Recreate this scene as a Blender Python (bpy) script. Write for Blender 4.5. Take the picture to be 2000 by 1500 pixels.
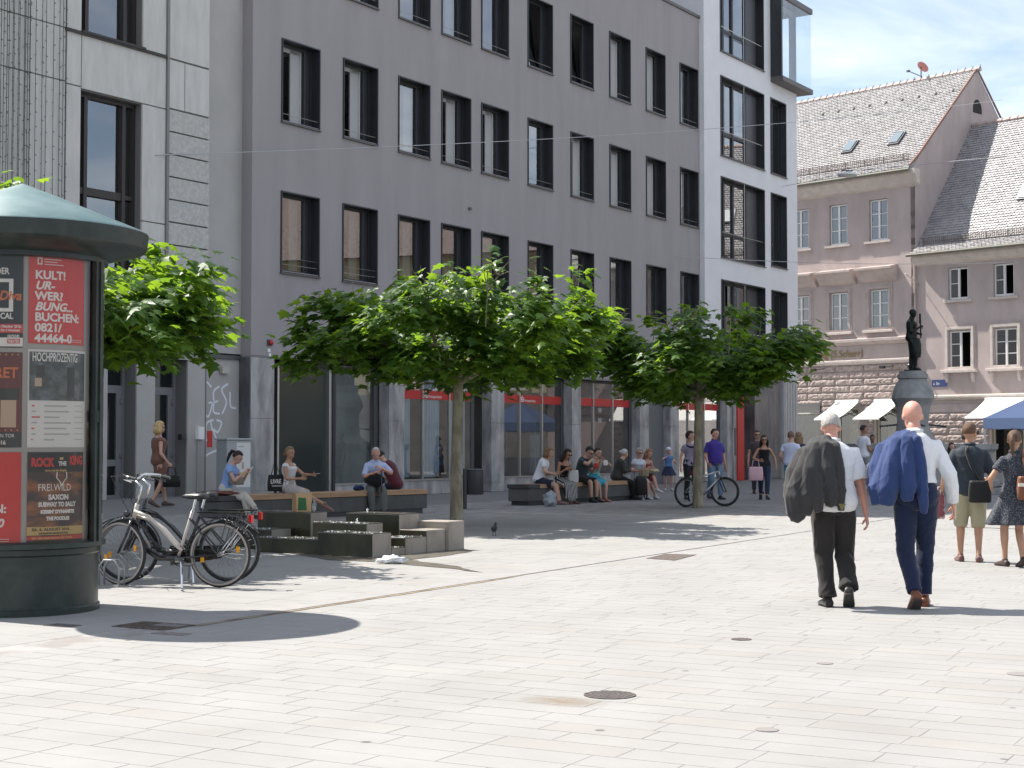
import bpy, bmesh, math, random, zlib
import numpy as np
from mathutils import Vector, Matrix, noise as mnoise
for o in list(bpy.data.objects): bpy.data.objects.remove(o)
R = math.radians
sc = bpy.context.scene
# ------------------------------------------------------------ camera
CAMH = 1.46; FPX = 3100.0; PITCH = math.atan(117/FPX)
cam = bpy.data.objects.new('camera', bpy.data.cameras.new('camera'))
sc.collection.objects.link(cam)
cam.location = (0, 0, CAMH); cam.rotation_euler = (math.pi/2+PITCH, 0, 0)
cam.data.sensor_width = 36; cam.data.lens = FPX/2000*36
cam.data.clip_start = .1; cam.data.clip_end = 2000
sc.camera = cam
sc.render.resolution_x = 1024; sc.render.resolution_y = 768
# ------------------------------------------------------------ sky and sun
SUN_EL = R(54.5); SH = Vector((.857, -.515)).normalized()      # horizontal direction in which shadows fall
SUN_AZ = math.atan2(-SH.x, -SH.y)
world = bpy.data.worlds.new('World'); sc.world = world; world.use_nodes = True
nt = world.node_tree; nt.nodes.clear()
def wn(t): return nt.nodes.new(t)
wo = wn('ShaderNodeOutputWorld'); bg = wn('ShaderNodeBackground'); sky = wn('ShaderNodeTexSky')
sky.sky_type = 'NISHITA'; sky.sun_disc = False; sky.sun_elevation = SUN_EL; sky.sun_rotation = SUN_AZ
sky.air_density = 1.0; sky.dust_density = .9; sky.ozone_density = 2.6; sky.altitude = 480
tc = wn('ShaderNodeTexCoord'); mp = wn('ShaderNodeMapping'); mp.inputs['Scale'].default_value = (1.1, 2.6, 5.0)
mp.inputs['Rotation'].default_value = (0.2, .25, .6)
nz = wn('ShaderNodeTexNoise'); nz.inputs['Scale'].default_value = 2.1; nz.inputs['Detail'].default_value = 9; nz.inputs['Roughness'].default_value = .6; nz.inputs['Distortion'].default_value = .5
rp = wn('ShaderNodeValToRGB'); rp.color_ramp.elements[0].position = .38; rp.color_ramp.elements[1].position = .74
rp.color_ramp.elements[0].color = (.17, .17, .17, 1); rp.color_ramp.elements[1].color = (.92, .92, .92, 1)
mx = wn('ShaderNodeMix'); mx.data_type = 'RGBA'; mx.inputs['B'].default_value = (8.4, 8.6, 9.0, 1)
L = nt.links.new
L(tc.outputs['Generated'], mp.inputs['Vector']); L(mp.outputs['Vector'], nz.inputs['Vector']); L(nz.outputs['Fac'], rp.inputs['Fac'])
L(rp.outputs['Color'], mx.inputs['Factor']); L(sky.outputs['Color'], mx.inputs['A']); L(mx.outputs['Result'], bg.inputs['Color'])
L(bg.outputs['Background'], wo.inputs['Surface'])
bg.inputs['Strength'].default_value = .088
sun = bpy.data.objects.new('sun', bpy.data.lights.new('sun', 'SUN')); sc.collection.objects.link(sun)
sun.data.energy = 4.8; sun.data.angle = R(.53); sun.data.color = (1, .955, .88)
sdir = Vector((SH.x*math.cos(SUN_EL), SH.y*math.cos(SUN_EL), -math.sin(SUN_EL)))
sun.rotation_euler = sdir.to_track_quat('-Z', 'Y').to_euler(); sun.location = (-20, 20, 40)
vs = sc.view_settings; vs.view_transform = 'Standard'; vs.look = 'None'; vs.gamma = 1; vs.use_curve_mapping = False
vs.exposure = 1.05
sc.cycles.max_bounces = 8; sc.cycles.transparent_max_bounces = 12; sc.cycles.diffuse_bounces = 4
random.seed(7)
# ------------------------------------------------------------ helpers
COL = sc.collection
def px2g(px, py, z=0.0):
    x = (px-1000)/FPX; y = (750-py)/FPX; c, s = math.cos(PITCH), math.sin(PITCH)
    d = Vector((x, c-y*s, s+y*c)); t = (z-CAMH)/d.z
    return Vector((0, 0, CAMH))+d*t
def atY(px, py, Y):
    x = (px-1000)/FPX; y = (750-py)/FPX; c, s = math.cos(PITCH), math.sin(PITCH)
    d = Vector((x, c-y*s, s+y*c)); return Vector((0, 0, CAMH))+d*(Y/d.y)
def sstep(t): t = max(0., min(1., t)); return t*t*(3-2*t)
def gh(x, y): return .22*sstep((-x-3.5)/4)*sstep((y-24)/8)        # the square rises a little towards the far left
def tag(o, label=None, cat=None, group=None, kind=None):
    if label: o['label'] = label
    if cat: o['category'] = cat
    if group: o['group'] = group
    if kind: o['kind'] = kind
    return o
def link(o, parent=None):
    COL.objects.link(o)
    if parent is not None: o.parent = parent
    return o
def empty(name, loc=(0, 0, 0), rz=0, label=None, cat=None, group=None, parent=None):
    o = bpy.data.objects.new(name, None); o.empty_display_size = .2
    link(o, parent); o.location = loc; o.rotation_euler = (0, 0, rz)
    return tag(o, label, cat, group)
def inst(name, mesh, parent=None, loc=(0, 0, 0), rot=(0, 0, 0), scale=(1, 1, 1)):
    o = bpy.data.objects.new(name, mesh); link(o, parent); o.location = loc; o.rotation_euler = rot; o.scale = scale
    return o
def copy_tree(o, parent=None):
    c = o.copy(); COL.objects.link(c); c.parent = parent
    for ch in o.children: copy_tree(ch, c)
    return c
class MB:
    def __init__(s): s.v = []; s.f = []; s.m = []; s.mi = 0
    def add(s, vs, fs):
        b = len(s.v); s.v += [tuple(p) for p in vs]
        for f in fs: s.f.append([i+b for i in f]); s.m.append(s.mi)
        return s
    def box(s, x0, x1, y0, y1, z0, z1):
        return s.add([(x0,y0,z0),(x1,y0,z0),(x1,y1,z0),(x0,y1,z0),(x0,y0,z1),(x1,y0,z1),(x1,y1,z1),(x0,y1,z1)],
              [(3,2,1,0),(4,5,6,7),(0,1,5,4),(1,2,6,5),(2,3,7,6),(3,0,4,7)])
    def cbox(s, c, sx, sy, sz, rot=None):
        vs = []
        for dz in (-.5, .5):
            for dx, dy in ((-.5,-.5),(.5,-.5),(.5,.5),(-.5,.5)):
                p = Vector((dx*sx, dy*sy, dz*sz))
                if rot is not None: p = rot @ p
                vs.append(Vector(c)+p)
        return s.add(vs, [(3,2,1,0),(4,5,6,7),(0,1,5,4),(1,2,6,5),(2,3,7,6),(3,0,4,7)])
    def quad(s, a, b, c, d): return s.add([a, b, c, d], [(0, 1, 2, 3)])
    def poly(s, pts): return s.add(pts, [tuple(range(len(pts)))])
    def prism(s, pts, off):
        n = len(pts); off = Vector(off); a = [Vector(p) for p in pts]; b = [p+off for p in a]
        return s.add(a+b, [tuple(range(n))[::-1], tuple(range(n, 2*n))]+[(i, (i+1) % n, n+(i+1) % n, n+i) for i in range(n)])
    def rings(s, rs, close=True, cap=True):
        n = len(rs[0]); vs = [p for r in rs for p in r]; fs = []
        for k in range(len(rs)-1):
            for i in range(n if close else n-1):
                j = (i+1) % n; fs.append((k*n+i, k*n+j, (k+1)*n+j, (k+1)*n+i))
        if cap and close: fs.append(tuple(range(n))[::-1]); fs.append(tuple(range((len(rs)-1)*n, len(rs)*n)))
        return s.add(vs, fs)
    def tube(s, path, r, seg=8, cap=True, closed=False):
        P = [Vector(p) for p in path]; n = len(P)
        rr = r if isinstance(r, (list, tuple)) else [r]*n
        rs = []; up = None
        for i in range(n):
            if closed: t = P[(i+1) % n]-P[i-1]
            else: t = P[min(i+1, n-1)]-P[max(i-1, 0)]
            t = t.normalized() if t.length > 1e-9 else Vector((0, 0, 1))
            if up is None: up = t.orthogonal().normalized()
            up = (up-t*up.dot(t)); up = up.normalized() if up.length > 1e-6 else t.orthogonal().normalized()
            w = t.cross(up)
            rs.append([P[i]+(up*math.cos(a)+w*math.sin(a))*rr[i] for a in [2*math.pi*k/seg for k in range(seg)]])
        if closed: rs.append(rs[0])
        return s.rings(rs, True, cap and not closed)
    def lathe(s, prof, seg=24, c=(0, 0, 0), a0=0, a1=2*math.pi):
        full = abs(a1-a0-2*math.pi) < 1e-6; n = seg if full else seg+1; rs = []
        for r, z in prof: rs.append([(c[0]+r*math.cos(a0+(a1-a0)*k/seg), c[1]+r*math.sin(a0+(a1-a0)*k/seg), c[2]+z) for k in range(n)])
        return s.rings(rs, full, False)
    def ball(s, c, rx, ry=None, rz=None, seg=14, rot=None):
        ry = ry or rx; rz = rz or rx; rs = []; nn = max(4, seg*2//3)
        for i in range(nn+1):
            th = math.pi*(.02+.96*i/nn) ; ring = []
            for k in range(seg):
                a = 2*math.pi*k/seg; p = Vector((rx*math.sin(th)*math.cos(a), ry*math.sin(th)*math.sin(a), -rz*math.cos(th)))
                if rot is not None: p = rot @ p
                ring.append(Vector(c)+p)
            rs.append(ring)
        return s.rings(rs)
    def disc(s, c, r, seg=24, z=0): return s.poly([(c[0]+r*math.cos(2*math.pi*k/seg), c[1]+r*math.sin(2*math.pi*k/seg), z) for k in range(seg)])
    def mesh(s, name, mats, smooth=False):
        me = bpy.data.meshes.new(name); me.from_pydata(s.v, [], s.f)
        for m in (mats if isinstance(mats, (list, tuple)) else [mats]): me.materials.append(m)
        if s.mi or any(s.m): me.polygons.foreach_set('material_index', s.m)
        if smooth: me.polygons.foreach_set('use_smooth', [True]*len(me.polygons))
        me.update(); return me
    def build(s, name, mats, parent=None, smooth=False, loc=None, rz=0, bevel=0, seg=1, auto=None):
        o = bpy.data.objects.new(name, s.mesh(name, mats, smooth)); link(o, parent)
        if loc is not None: o.location = loc; o.rotation_euler = (0, 0, rz)
        if bevel:
            b = o.modifiers.new('bevel', 'BEVEL'); b.width = bevel; b.segments = seg; b.limit_method = 'ANGLE'; b.angle_limit = R(40)
        if auto:
            me = o.data; me.polygons.foreach_set('use_smooth', [True]*len(me.polygons)); me.set_sharp_from_angle(angle=R(auto))
        return o
# ------------------------------------------------------------ materials
MATS = {}
def M(name, col, rough=.6, metal=0., var=.0, scale=4., col2=None, bump=0., bscale=60., spec=.5, stretch=(1, 1, 1), lo=.35, hi=.65, detail=5, coat=0., sheen=0., world_co=False, speck=0., speckcol=(.1,.1,.1), speckscale=120.):
    m = bpy.data.materials.new(name); m.use_nodes = True; t = m.node_tree; n = t.nodes; b = n['Principled BSDF']; l = t.links.new
    b.inputs['Roughness'].default_value = rough; b.inputs['Metallic'].default_value = metal; b.inputs['Specular IOR Level'].default_value = spec
    if coat: b.inputs['Coat Weight'].default_value = coat; b.inputs['Coat Roughness'].default_value = .08
    if sheen: b.inputs['Sheen Weight'].default_value = sheen
    c = (*col, 1)
    b.inputs['Base Color'].default_value = c
    co = None
    def coords():
        nonlocal co
        if co is None:
            mpn = n.new('ShaderNodeMapping'); mpn.inputs['Scale'].default_value = stretch
            if world_co: l(n.new('ShaderNodeNewGeometry').outputs['Position'], mpn.inputs['Vector'])
            else: l(n.new('ShaderNodeTexCoord').outputs['Object'], mpn.inputs['Vector'])
            co = mpn.outputs['Vector']
        return co
    out = None
    if var or col2:
        a = n.new('ShaderNodeTexNoise'); a.inputs['Scale'].default_value = scale; a.inputs['Detail'].default_value = detail; a.inputs['Roughness'].default_value = .6
        l(coords(), a.inputs['Vector'])
        r = n.new('ShaderNodeValToRGB'); e = r.color_ramp.elements
        e[0].position = lo; e[1].position = hi
        e[0].color = (*[x*(1-var) for x in col], 1); e[1].color = (*(col2 or [min(1, x*(1+var)) for x in col]), 1)
        l(a.outputs['Fac'], r.inputs['Fac']); out = r.outputs['Color']
    if speck:
        a = n.new('ShaderNodeTexNoise'); a.inputs['Scale'].default_value = speckscale; a.inputs['Detail'].default_value = 3
        l(coords(), a.inputs['Vector'])
        r = n.new('ShaderNodeValToRGB'); r.color_ramp.elements[0].position = .45; r.color_ramp.elements[1].position = .68
        l(a.outputs['Fac'], r.inputs['Fac'])
        g = n.new('ShaderNodeMath'); g.operation = 'MULTIPLY'; g.inputs[1].default_value = speck; l(r.outputs['Color'], g.inputs[0])
        mm = n.new('ShaderNodeMix'); mm.data_type = 'RGBA'; mm.inputs['A'].default_value = c; mm.inputs['B'].default_value = (*speckcol, 1)
        l(g.outputs[0], mm.inputs['Factor'])
        if out is not None: l(out, mm.inputs['A'])
        out = mm.outputs['Result']
    if out is not None: l(out, b.inputs['Base Color'])
    if bump:
        a = n.new('ShaderNodeTexNoise'); a.inputs['Scale'].default_value = bscale; a.inputs['Detail'].default_value = 4
        l(coords(), a.inputs['Vector'])
        bn = n.new('ShaderNodeBump'); bn.inputs['Strength'].default_value = min(1, bump); bn.inputs['Distance'].default_value = .01*max(1, bump)
        l(a.outputs['Fac'], bn.inputs['Height']); l(bn.outputs['Normal'], b.inputs['Normal'])
    MATS[name] = m
    return m
def glass(name, tint=(.8, .85, .85), rough=.015, refl=1.0, ior=1.5, base=.04):
    m = bpy.data.materials.new(name); m.use_nodes = True; t = m.node_tree; n = t.nodes; n.clear(); l = t.links.new
    o = n.new('ShaderNodeOutputMaterial'); g = n.new('ShaderNodeBsdfGlossy'); tr = n.new('ShaderNodeBsdfTransparent'); mxs = n.new('ShaderNodeMixShader')
    g.inputs['Roughness'].default_value = rough; g.inputs['Color'].default_value = (refl, refl, refl, 1); tr.inputs['Color'].default_value = (*tint, 1)
    fr = n.new('ShaderNodeFresnel'); fr.inputs['IOR'].default_value = ior
    ma = n.new('ShaderNodeMath'); ma.operation = 'MULTIPLY_ADD'; ma.inputs[1].default_value = 1.6; ma.inputs[2].default_value = base; ma.use_clamp = True
    l(fr.outputs[0], ma.inputs[0]); l(ma.outputs[0], mxs.inputs[0]); l(tr.outputs[0], mxs.inputs[1]); l(g.outputs[0], mxs.inputs[2]); l(mxs.outputs[0], o.inputs['Surface'])
    MATS[name] = m; return m
_tx = {}
def text2d(s, size=1.0, shear=0., bold=0., xs=1.0, align='LEFT', sp=1.0):
    """flat letter outlines -> (verts 2-D, faces)"""
    cu = bpy.data.curves.new('t', 'FONT'); cu.body = s; cu.size = size; cu.shear = shear; cu.offset = bold; cu.align_x = align; cu.resolution_u = 3; cu.space_character = sp
    ob = bpy.data.objects.new('t', cu); COL.objects.link(ob); dg = bpy.context.evaluated_depsgraph_get()
    me = bpy.data.meshes.new_from_object(ob.evaluated_get(dg)); bpy.data.objects.remove(ob)
    vs = [(v.co.x*xs, v.co.y) for v in me.vertices]; fs = [tuple(p.vertices) for p in me.polygons]
    bpy.data.meshes.remove(me); bpy.data.curves.remove(cu)
    return vs, fs
def wall_openings(x0, x1, z0, z1, ops, depth, y=0.):
    """front wall skin in the local x-z plane with holes and reveals running to +y"""
    m = MB(); xs = sorted({x0, x1} | {v for o in ops for v in o[:2]}); zs = sorted({z0, z1} | {v for o in ops for v in o[2:4]})
    def hole(cx, cz): return any(o[0] < cx < o[1] and o[2] < cz < o[3] for o in ops)
    for i in range(len(xs)-1):
        k = 0
        while k < len(zs)-1:
            cx = (xs[i]+xs[i+1])/2
            if hole(cx, (zs[k]+zs[k+1])/2): k += 1; continue
            k2 = k
            while k2+1 < len(zs)-1 and not hole(cx, (zs[k2+1]+zs[k2+2])/2): k2 += 1
            m.quad((xs[i], y, zs[k]), (xs[i+1], y, zs[k]), (xs[i+1], y, zs[k2+1]), (xs[i], y, zs[k2+1])); k = k2+1
    for a, b, c, d in [o[:4] for o in ops]:
        e = y+depth
        m.quad((a, y, c), (a, y, d), (a, e, d), (a, e, c)); m.quad((b, y, d), (b, y, c), (b, e, c), (b, e, d))
        m.quad((a, y, d), (b, y, d), (b, e, d), (a, e, d)); m.quad((b, y, c), (a, y, c), (a, e, c), (b, e, c))
    return m
def frame_mb(a, b, c, d, y0, y1, w, mb=None, wb=None):
    m = mb or MB(); wb = wb or w
    m.box(a, a+w, y0, y1, c, d); m.box(b-w, b, y0, y1, c, d); m.box(a+w, b-w, y0, y1, d-w, d); m.box(a+w, b-w, y0, y1, c, c+wb)
    return m
# ============================================================ GROUND
def slab_material(name, ca, cb, cc, joint=False):
    m = M(name, ca, rough=.75, bump=.25, bscale=220., speck=.30, speckcol=(.16, .157, .155), speckscale=190., world_co=True, spec=.3)
    t = m.node_tree; n = t.nodes; l = t.links.new
    mix = [x for x in n if x.type == 'MIX'][0]
    oi = n.new('ShaderNodeObjectInfo'); at = n.new('ShaderNodeAttribute'); at.attribute_name = 'rnd'
    ad = n.new('ShaderNodeMath'); ad.operation = 'ADD'; l(oi.outputs['Random'], ad.inputs[0]); l(at.outputs['Fac'], ad.inputs[1])
    fr = n.new('ShaderNodeMath'); fr.operation = 'FRACT'; l(ad.outputs[0], fr.inputs[0])
    rp = n.new('ShaderNodeValToRGB'); rp.color_ramp.interpolation = 'LINEAR'; e = rp.color_ramp.elements
    e[0].position = 0; e[0].color = (*ca, 1); e[1].position = 1; e[1].color = (*[x*.93 for x in ca], 1)
    for p, c in ((.30, cb), (.62, ca), (.84, cb), (.93, cc)):
        q = e.new(p); q.color = (*c, 1)
    l(fr.outputs[0], rp.inputs['Fac'])
    # broad stains: rust, dust, water marks
    nz = n.new('ShaderNodeTexNoise'); nz.inputs['Scale'].default_value = .9; nz.inputs['Detail'].default_value = 7; nz.inputs['Roughness'].default_value = .65
    ge = n.new('ShaderNodeNewGeometry'); l(ge.outputs['Position'], nz.inputs['Vector'])
    r2 = n.new('ShaderNodeValToRGB'); r2.color_ramp.elements[0].position = .30; r2.color_ramp.elements[1].position = .72
    r2.color_ramp.elements[0].color = (.84, .825, .80, 1); r2.color_ramp.elements[1].color = (1.03, 1.02, 1.0, 1); l(nz.outputs['Fac'], r2.inputs['Fac'])
    mu = n.new('ShaderNodeMix'); mu.data_type = 'RGBA'; mu.blend_type = 'MULTIPLY'; mu.inputs['Factor'].default_value = 1
    l(rp.outputs['Color'], mu.inputs['A']); l(r2.outputs['Color'], mu.inputs['B'])
    # trodden chewing gum
    vo = n.new('ShaderNodeTexVoronoi'); vo.inputs['Scale'].default_value = 1.9; l(ge.outputs['Position'], vo.inputs['Vector'])
    r3 = n.new('ShaderNodeValToRGB'); r3.color_ramp.elements[0].position = .045; r3.color_ramp.elements[1].position = .06
    r3.color_ramp.elements[0].color = (.45, .44, .44, 1); r3.color_ramp.elements[1].color = (1, 1, 1, 1); l(vo.outputs['Distance'], r3.inputs['Fac'])
    m2 = n.new('ShaderNodeMix'); m2.data_type = 'RGBA'; m2.blend_type = 'MULTIPLY'; m2.inputs['Factor'].default_value = 1
    l(mu.outputs['Result'], m2.inputs['A']); l(r3.outputs['Color'], m2.inputs['B']); l(m2.outputs['Result'], mix.inputs['A'])
    return m
slab_m = slab_material('granite_paving', (.288, .284, .279), (.293, .289, .284), (.294, .284, .269))
joint_m = M('paving_joint', (.215, .198, .184), rough=.95, col2=(.285, .275, .265), scale=2.6, lo=.42, hi=.58, world_co=True)
KP = Vector((-2.33, 13.19)); E2 = Vector((.48, .877)).normalized(); E1 = Vector((E2.y, -E2.x)); PANG = math.atan2(E1.y, E1.x)
# the bedding sheet: one gently rising surface out to the horizon
g = MB(); xs = [-400, -120, -60, -40]+[-30+1.5*i for i in range(41)]+[45, 70, 140, 400]; ys = [-400, -120, -40, -10, 2]+[4+2*i for i in range(46)]+[110, 160, 400]
for y in ys:
    for x in xs: g.v.append((x, y, gh(x, y)-.009))
nx = len(xs)
for j in range(len(ys)-1):
    for i in range(nx-1): g.f.append([j*nx+i, j*nx+i+1, (j+1)*nx+i+1, (j+1)*nx+i]); g.m.append(0)
ground_m = slab_material('granite_far_paving', (.205, .203, .202), (.215, .212, .21), (.218, .21, .20))  # shade over the far ground put into a darker granite tone
ground = g.build('ground', ground_m); tag(ground, 'pale granite paved square sloping gently', 'ground', kind='structure')
pave = empty('pavement'); tag(pave, 'light granite slab pavement of the pedestrian square', 'pavement', kind='structure')
base_slab = MB(); LX, LY = .575, .237; c = .002; a, b = LX/2, LY/2
base_slab.add([(-a+c, -b+c, 0), (a-c, -b+c, 0), (a-c, b-c, 0), (-a+c, b-c, 0), (-a, -b, -.008), (a, -b, -.008), (a, b, -.008), (-a, b, -.008)],
              [(0, 1, 2, 3), (0, 4, 5, 1), (1, 5, 6, 2), (2, 6, 7, 3), (3, 7, 4, 0)])
slab_me = base_slab.mesh('paving_slab', slab_m)
def sideA(a): return a > .02
slabs = []
rs = random.Random(3)
bb = -14.0; row = 0
while bb < 26:
    off = rs.uniform(0, .6); aa = .06+(-off); pit = .24
    aa = .03
    first = rs.uniform(.2, .58)
    while aa < 30:
        ln = first if aa < .04 else rs.choice((.58, .58, .46, .70))
        slabs.append((aa, aa+ln, bb, bb+pit)); aa += ln
    bb += pit; row += 1
bb = -14.0
while bb < 24:
    aa = -.36; first = rs.uniform(.3, .8)
    while aa > -11:
        ln = first if aa > -.4 else rs.choice((.82, .82, .66, .98))
        slabs.append((aa-ln, aa, bb, bb+.46)); aa -= ln
    bb += .46
def visible(P):
    if P.y < 6.2: return False
    px = 1000+FPX*P.x/P.y; return -150 < px < 2150
cand = []
for s in slabs:
    cpt = KP+E1*((s[0]+s[1])/2)+E2*((s[2]+s[3])/2)
    if cpt.y < 5 or cpt.y > 31 or not (abs(cpt.x)/cpt.y < .42): continue
    cand.append((0 if visible(cpt) else 1, cpt.length, s, cpt))
cand.sort(key=lambda t: (t[0], t[1]))
far = MB(); frnd = []
for k, (vis, dd, s, cpt) in enumerate(cand):
    wa, wb = s[1]-s[0]-.0034, s[3]-s[2]-.0026; dz = rs.uniform(-.0003, .0003)
    if k < 300:
        o = inst('paving_slab', slab_me, pave, (cpt.x, cpt.y, gh(cpt.x, cpt.y)+dz), (0, 0, PANG), (wa/LX, wb/LY, 1))
    else:
        vs = []
        for (u, v, z) in base_slab.v:
            q = cpt+E1*(u*wa/LX)+E2*(v*wb/LY); vs.append((q.x, q.y, gh(q.x, q.y)+z+dz))
        far.add(vs, [(0, 1, 2, 3), (0, 4, 5, 1), (1, 5, 6, 2), (2, 6, 7, 3), (3, 7, 4, 0)]); r_ = rs.random(); frnd += [r_]*5
fo = far.build('paving_slabs', slab_m, pave); tag(fo, kind='stuff')
at = fo.data.attributes.new('rnd', 'FLOAT', 'FACE'); at.data.foreach_set('value', frnd)
# joint bed directly under the near slabs
jb = MB()
for (a0, a1, b0, b1) in ((-11.5, 31, -14.3, 26.3),):
    N = 24
    for i in range(N):
        for j in range(N):
            qs = []
            for (ii, jj) in ((i, j), (i+1, j), (i+1, j+1), (i, j+1)):
                q = KP+E1*(a0+(a1-a0)*ii/N)+E2*(b0+(b1-b0)*jj/N); qs.append((q.x, q.y, gh(q.x, q.y)-.0014))
            jb.add(qs, [(0, 1, 2, 3)])
jb.build('paving_joint_bed', joint_m, pave)
# kerb band and drain slot
kerb_m = M('kerb_granite', (.25, .24, .23), rough=.8, var=.1, scale=6, speck=.2, speckcol=(.25, .24, .24), speckscale=250, world_co=True)
kerb = empty('kerb'); tag(kerb, 'flat granite kerb band along the drain slot', 'kerb', kind='structure')
kb = MB(); kl = 1.0
kb.box(-kl/2+.003, kl/2-.003, -.145, .145, -.02, .006); kme = kb.mesh('kerb_stone', kerb_m)
b_ = -.6
while b_ < 21:
    q = KP+E1*(-.185)+E2*(b_+kl/2); inst('kerb_stone', kme, kerb, (q.x, q.y, gh(q.x, q.y)), (0, 0, math.atan2(E2.y, E2.x))); b_ += kl
dirt_m = M('drain_dirt', (.13, .095, .06), rough=.95, col2=(.26, .21, .15), scale=3.5, world_co=True)
ds = MB(); rr = random.Random(5); N = 160; top = []
for i in range(N+1):
    bq = -.45+5.85*i/N; w = .035+.022*mnoise.noise((bq*2.1, 0, 3))+.016*rr.random()
    w *= sstep((5.4-bq)/1.2)*.9+.1
    q0 = KP+E1*(-.03)+E2*bq; q1 = KP+E1*(-.03+w*1.5)+E2*bq
    top.append(((q0.x, q0.y, .0035), (q1.x, q1.y, .0035)))
for i in range(N): ds.quad(top[i][0], top[i][1], top[i+1][1], top[i+1][0])
d_ = ds.build('drain_channel', dirt_m); tag(d_, 'narrow dirty drain channel running along the granite kerb', 'drain', kind='structure')
# water stains beside the fountain blocks
wet_m = M('wet_paving', (.13, .115, .095), rough=.3, var=.25, scale=5, world_co=True, spec=.6)
def blotch(name, pts, z, mat, label, cat, kind=None):
    m = MB(); P = []
    for i in range(len(pts)):
        A, B = Vector(pts[i]), Vector(pts[(i+1) % len(pts)])
        for k in range(6):
            q = A.lerp(B, k/6); w = mnoise.noise((q.x*5, q.y*5, 1))*.05; P.append((q.x+w, q.y+w*.6, z))
    m.poly(P); o = m.build(name, mat); tag(o, label, cat, kind=kind); return o
blotch('wet_patch', [(px2g(x, y).x, px2g(x, y).y) for x, y in ((560, 1080), (640, 1094), (735, 1098), (790, 1103), (880, 1111), (942, 1119), (890, 1106), (830, 1098), (800, 1094), (870, 1086), (925, 1077), (890, 1068), (740, 1070))], .0048, wet_m, 'wet brown stain on the paving below the stepped fountain', 'stain', kind='structure')
# iron covers and grates in the ground
iron_m = M('cast_iron', (.085, .07, .062), rough=.65, metal=.3, var=.35, scale=30, bump=.3, bscale=80)
rust_m = M('rusty_iron', (.085, .062, .052), rough=.8, var=.4, scale=20)
def cover(p, r, label, mat=iron_m):
    t = empty('manhole_cover', (p.x, p.y, .0015), 0, label, 'manhole cover')
    b = MB(); b.lathe([(0, .002), (r, .002), (r, -.004)], 40); b.build('lid', mat, t)
    rg = MB(); nring = max(2, int(r/.028))
    for k in range(nring):
        rr = r*(k+1)/nring; seg = 36
        for i in range(seg):
            if (i+k) % 3 == 0: continue
            a0, a1 = 2*math.pi*i/seg, 2*math.pi*(i+.8)/seg
            vs = [((rr-.014)*math.cos(a), (rr-.014)*math.sin(a), .0045) for a in (a0, a1)]+[(rr*math.cos(a), rr*math.sin(a), .0045) for a in (a1, a0)]
            rg.poly(vs)
    rg.build('rib_pattern', M('worn_rib', (.20, .18, .175), rough=.5, metal=.5) if 'worn_rib' not in MATS else MATS['worn_rib'], t)
    return t
cover(px2g(1191, 1358), .152, 'round ribbed iron manhole cover with a rust stain')
def soft_stain(q, rx, ry, rz, col, amt, label):
    m = bpy.data.materials.new('soft_stain'); m.use_nodes = True; t = m.node_tree; n = t.nodes; l = t.links.new; b = n['Principled BSDF']; b.inputs['Base Color'].default_value = (*col, 1); b.inputs['Roughness'].default_value = .85
    tcn = n.new('ShaderNodeTexCoord'); gr_ = n.new('ShaderNodeTexGradient'); gr_.gradient_type = 'SPHERICAL'; l(tcn.outputs['Object'], gr_.inputs['Vector']); nzn = n.new('ShaderNodeTexNoise'); nzn.inputs['Scale'].default_value = 3; nzn.inputs['Detail'].default_value = 6; l(tcn.outputs['Object'], nzn.inputs['Vector'])
    mu = n.new('ShaderNodeMath'); mu.operation = 'MULTIPLY'; l(gr_.outputs['Fac'], mu.inputs[0]); l(nzn.outputs['Fac'], mu.inputs[1]); m2 = n.new('ShaderNodeMath'); m2.operation = 'MULTIPLY'; m2.inputs[1].default_value = amt; m2.use_clamp = True; l(mu.outputs[0], m2.inputs[0])
    tr = n.new('ShaderNodeBsdfTransparent'); ms = n.new('ShaderNodeMixShader'); l(m2.outputs[0], ms.inputs[0]); l(tr.outputs[0], ms.inputs[1]); l(b.outputs[0], ms.inputs[2]); l(ms.outputs[0], n['Material Output'].inputs['Surface'])
    k = MB(); k.disc((0, 0), 1, 32); o = k.build('ground_stain', m, loc=(q.x, q.y, .0012), rz=rz); o.scale = (rx, ry, 1); tag(o, label, 'stain', kind='structure'); return o
soft_stain(px2g(1100, 1370), .30, .20, PANG, (.24, .175, .10), 1.0, 'faint orange rust stain on the paving beside the manhole cover')
cover(px2g(1448, 1249), .075, 'small red-brown iron valve cover in the bright paving', rust_m)
for k, (x, y, r) in enumerate(((1611, 1296, .055), (1498, 1426, .06), (1995, 1317, .09))):
    q = px2g(x, y); t = MB(); t.lathe([(0, .003), (r, .003), (r, -.004)], 20); o = t.build('survey_disc', M('survey_disc%d' % k, (.20, .185, .175), rough=.8), loc=(q.x, q.y, .0015))
    tag(o, ('small grey metal disc set in paving behind the walking men', 'small brownish disc set in paving nearest the front edge', 'flat metal disc set in paving at the right edge')[k], 'disc')
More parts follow.
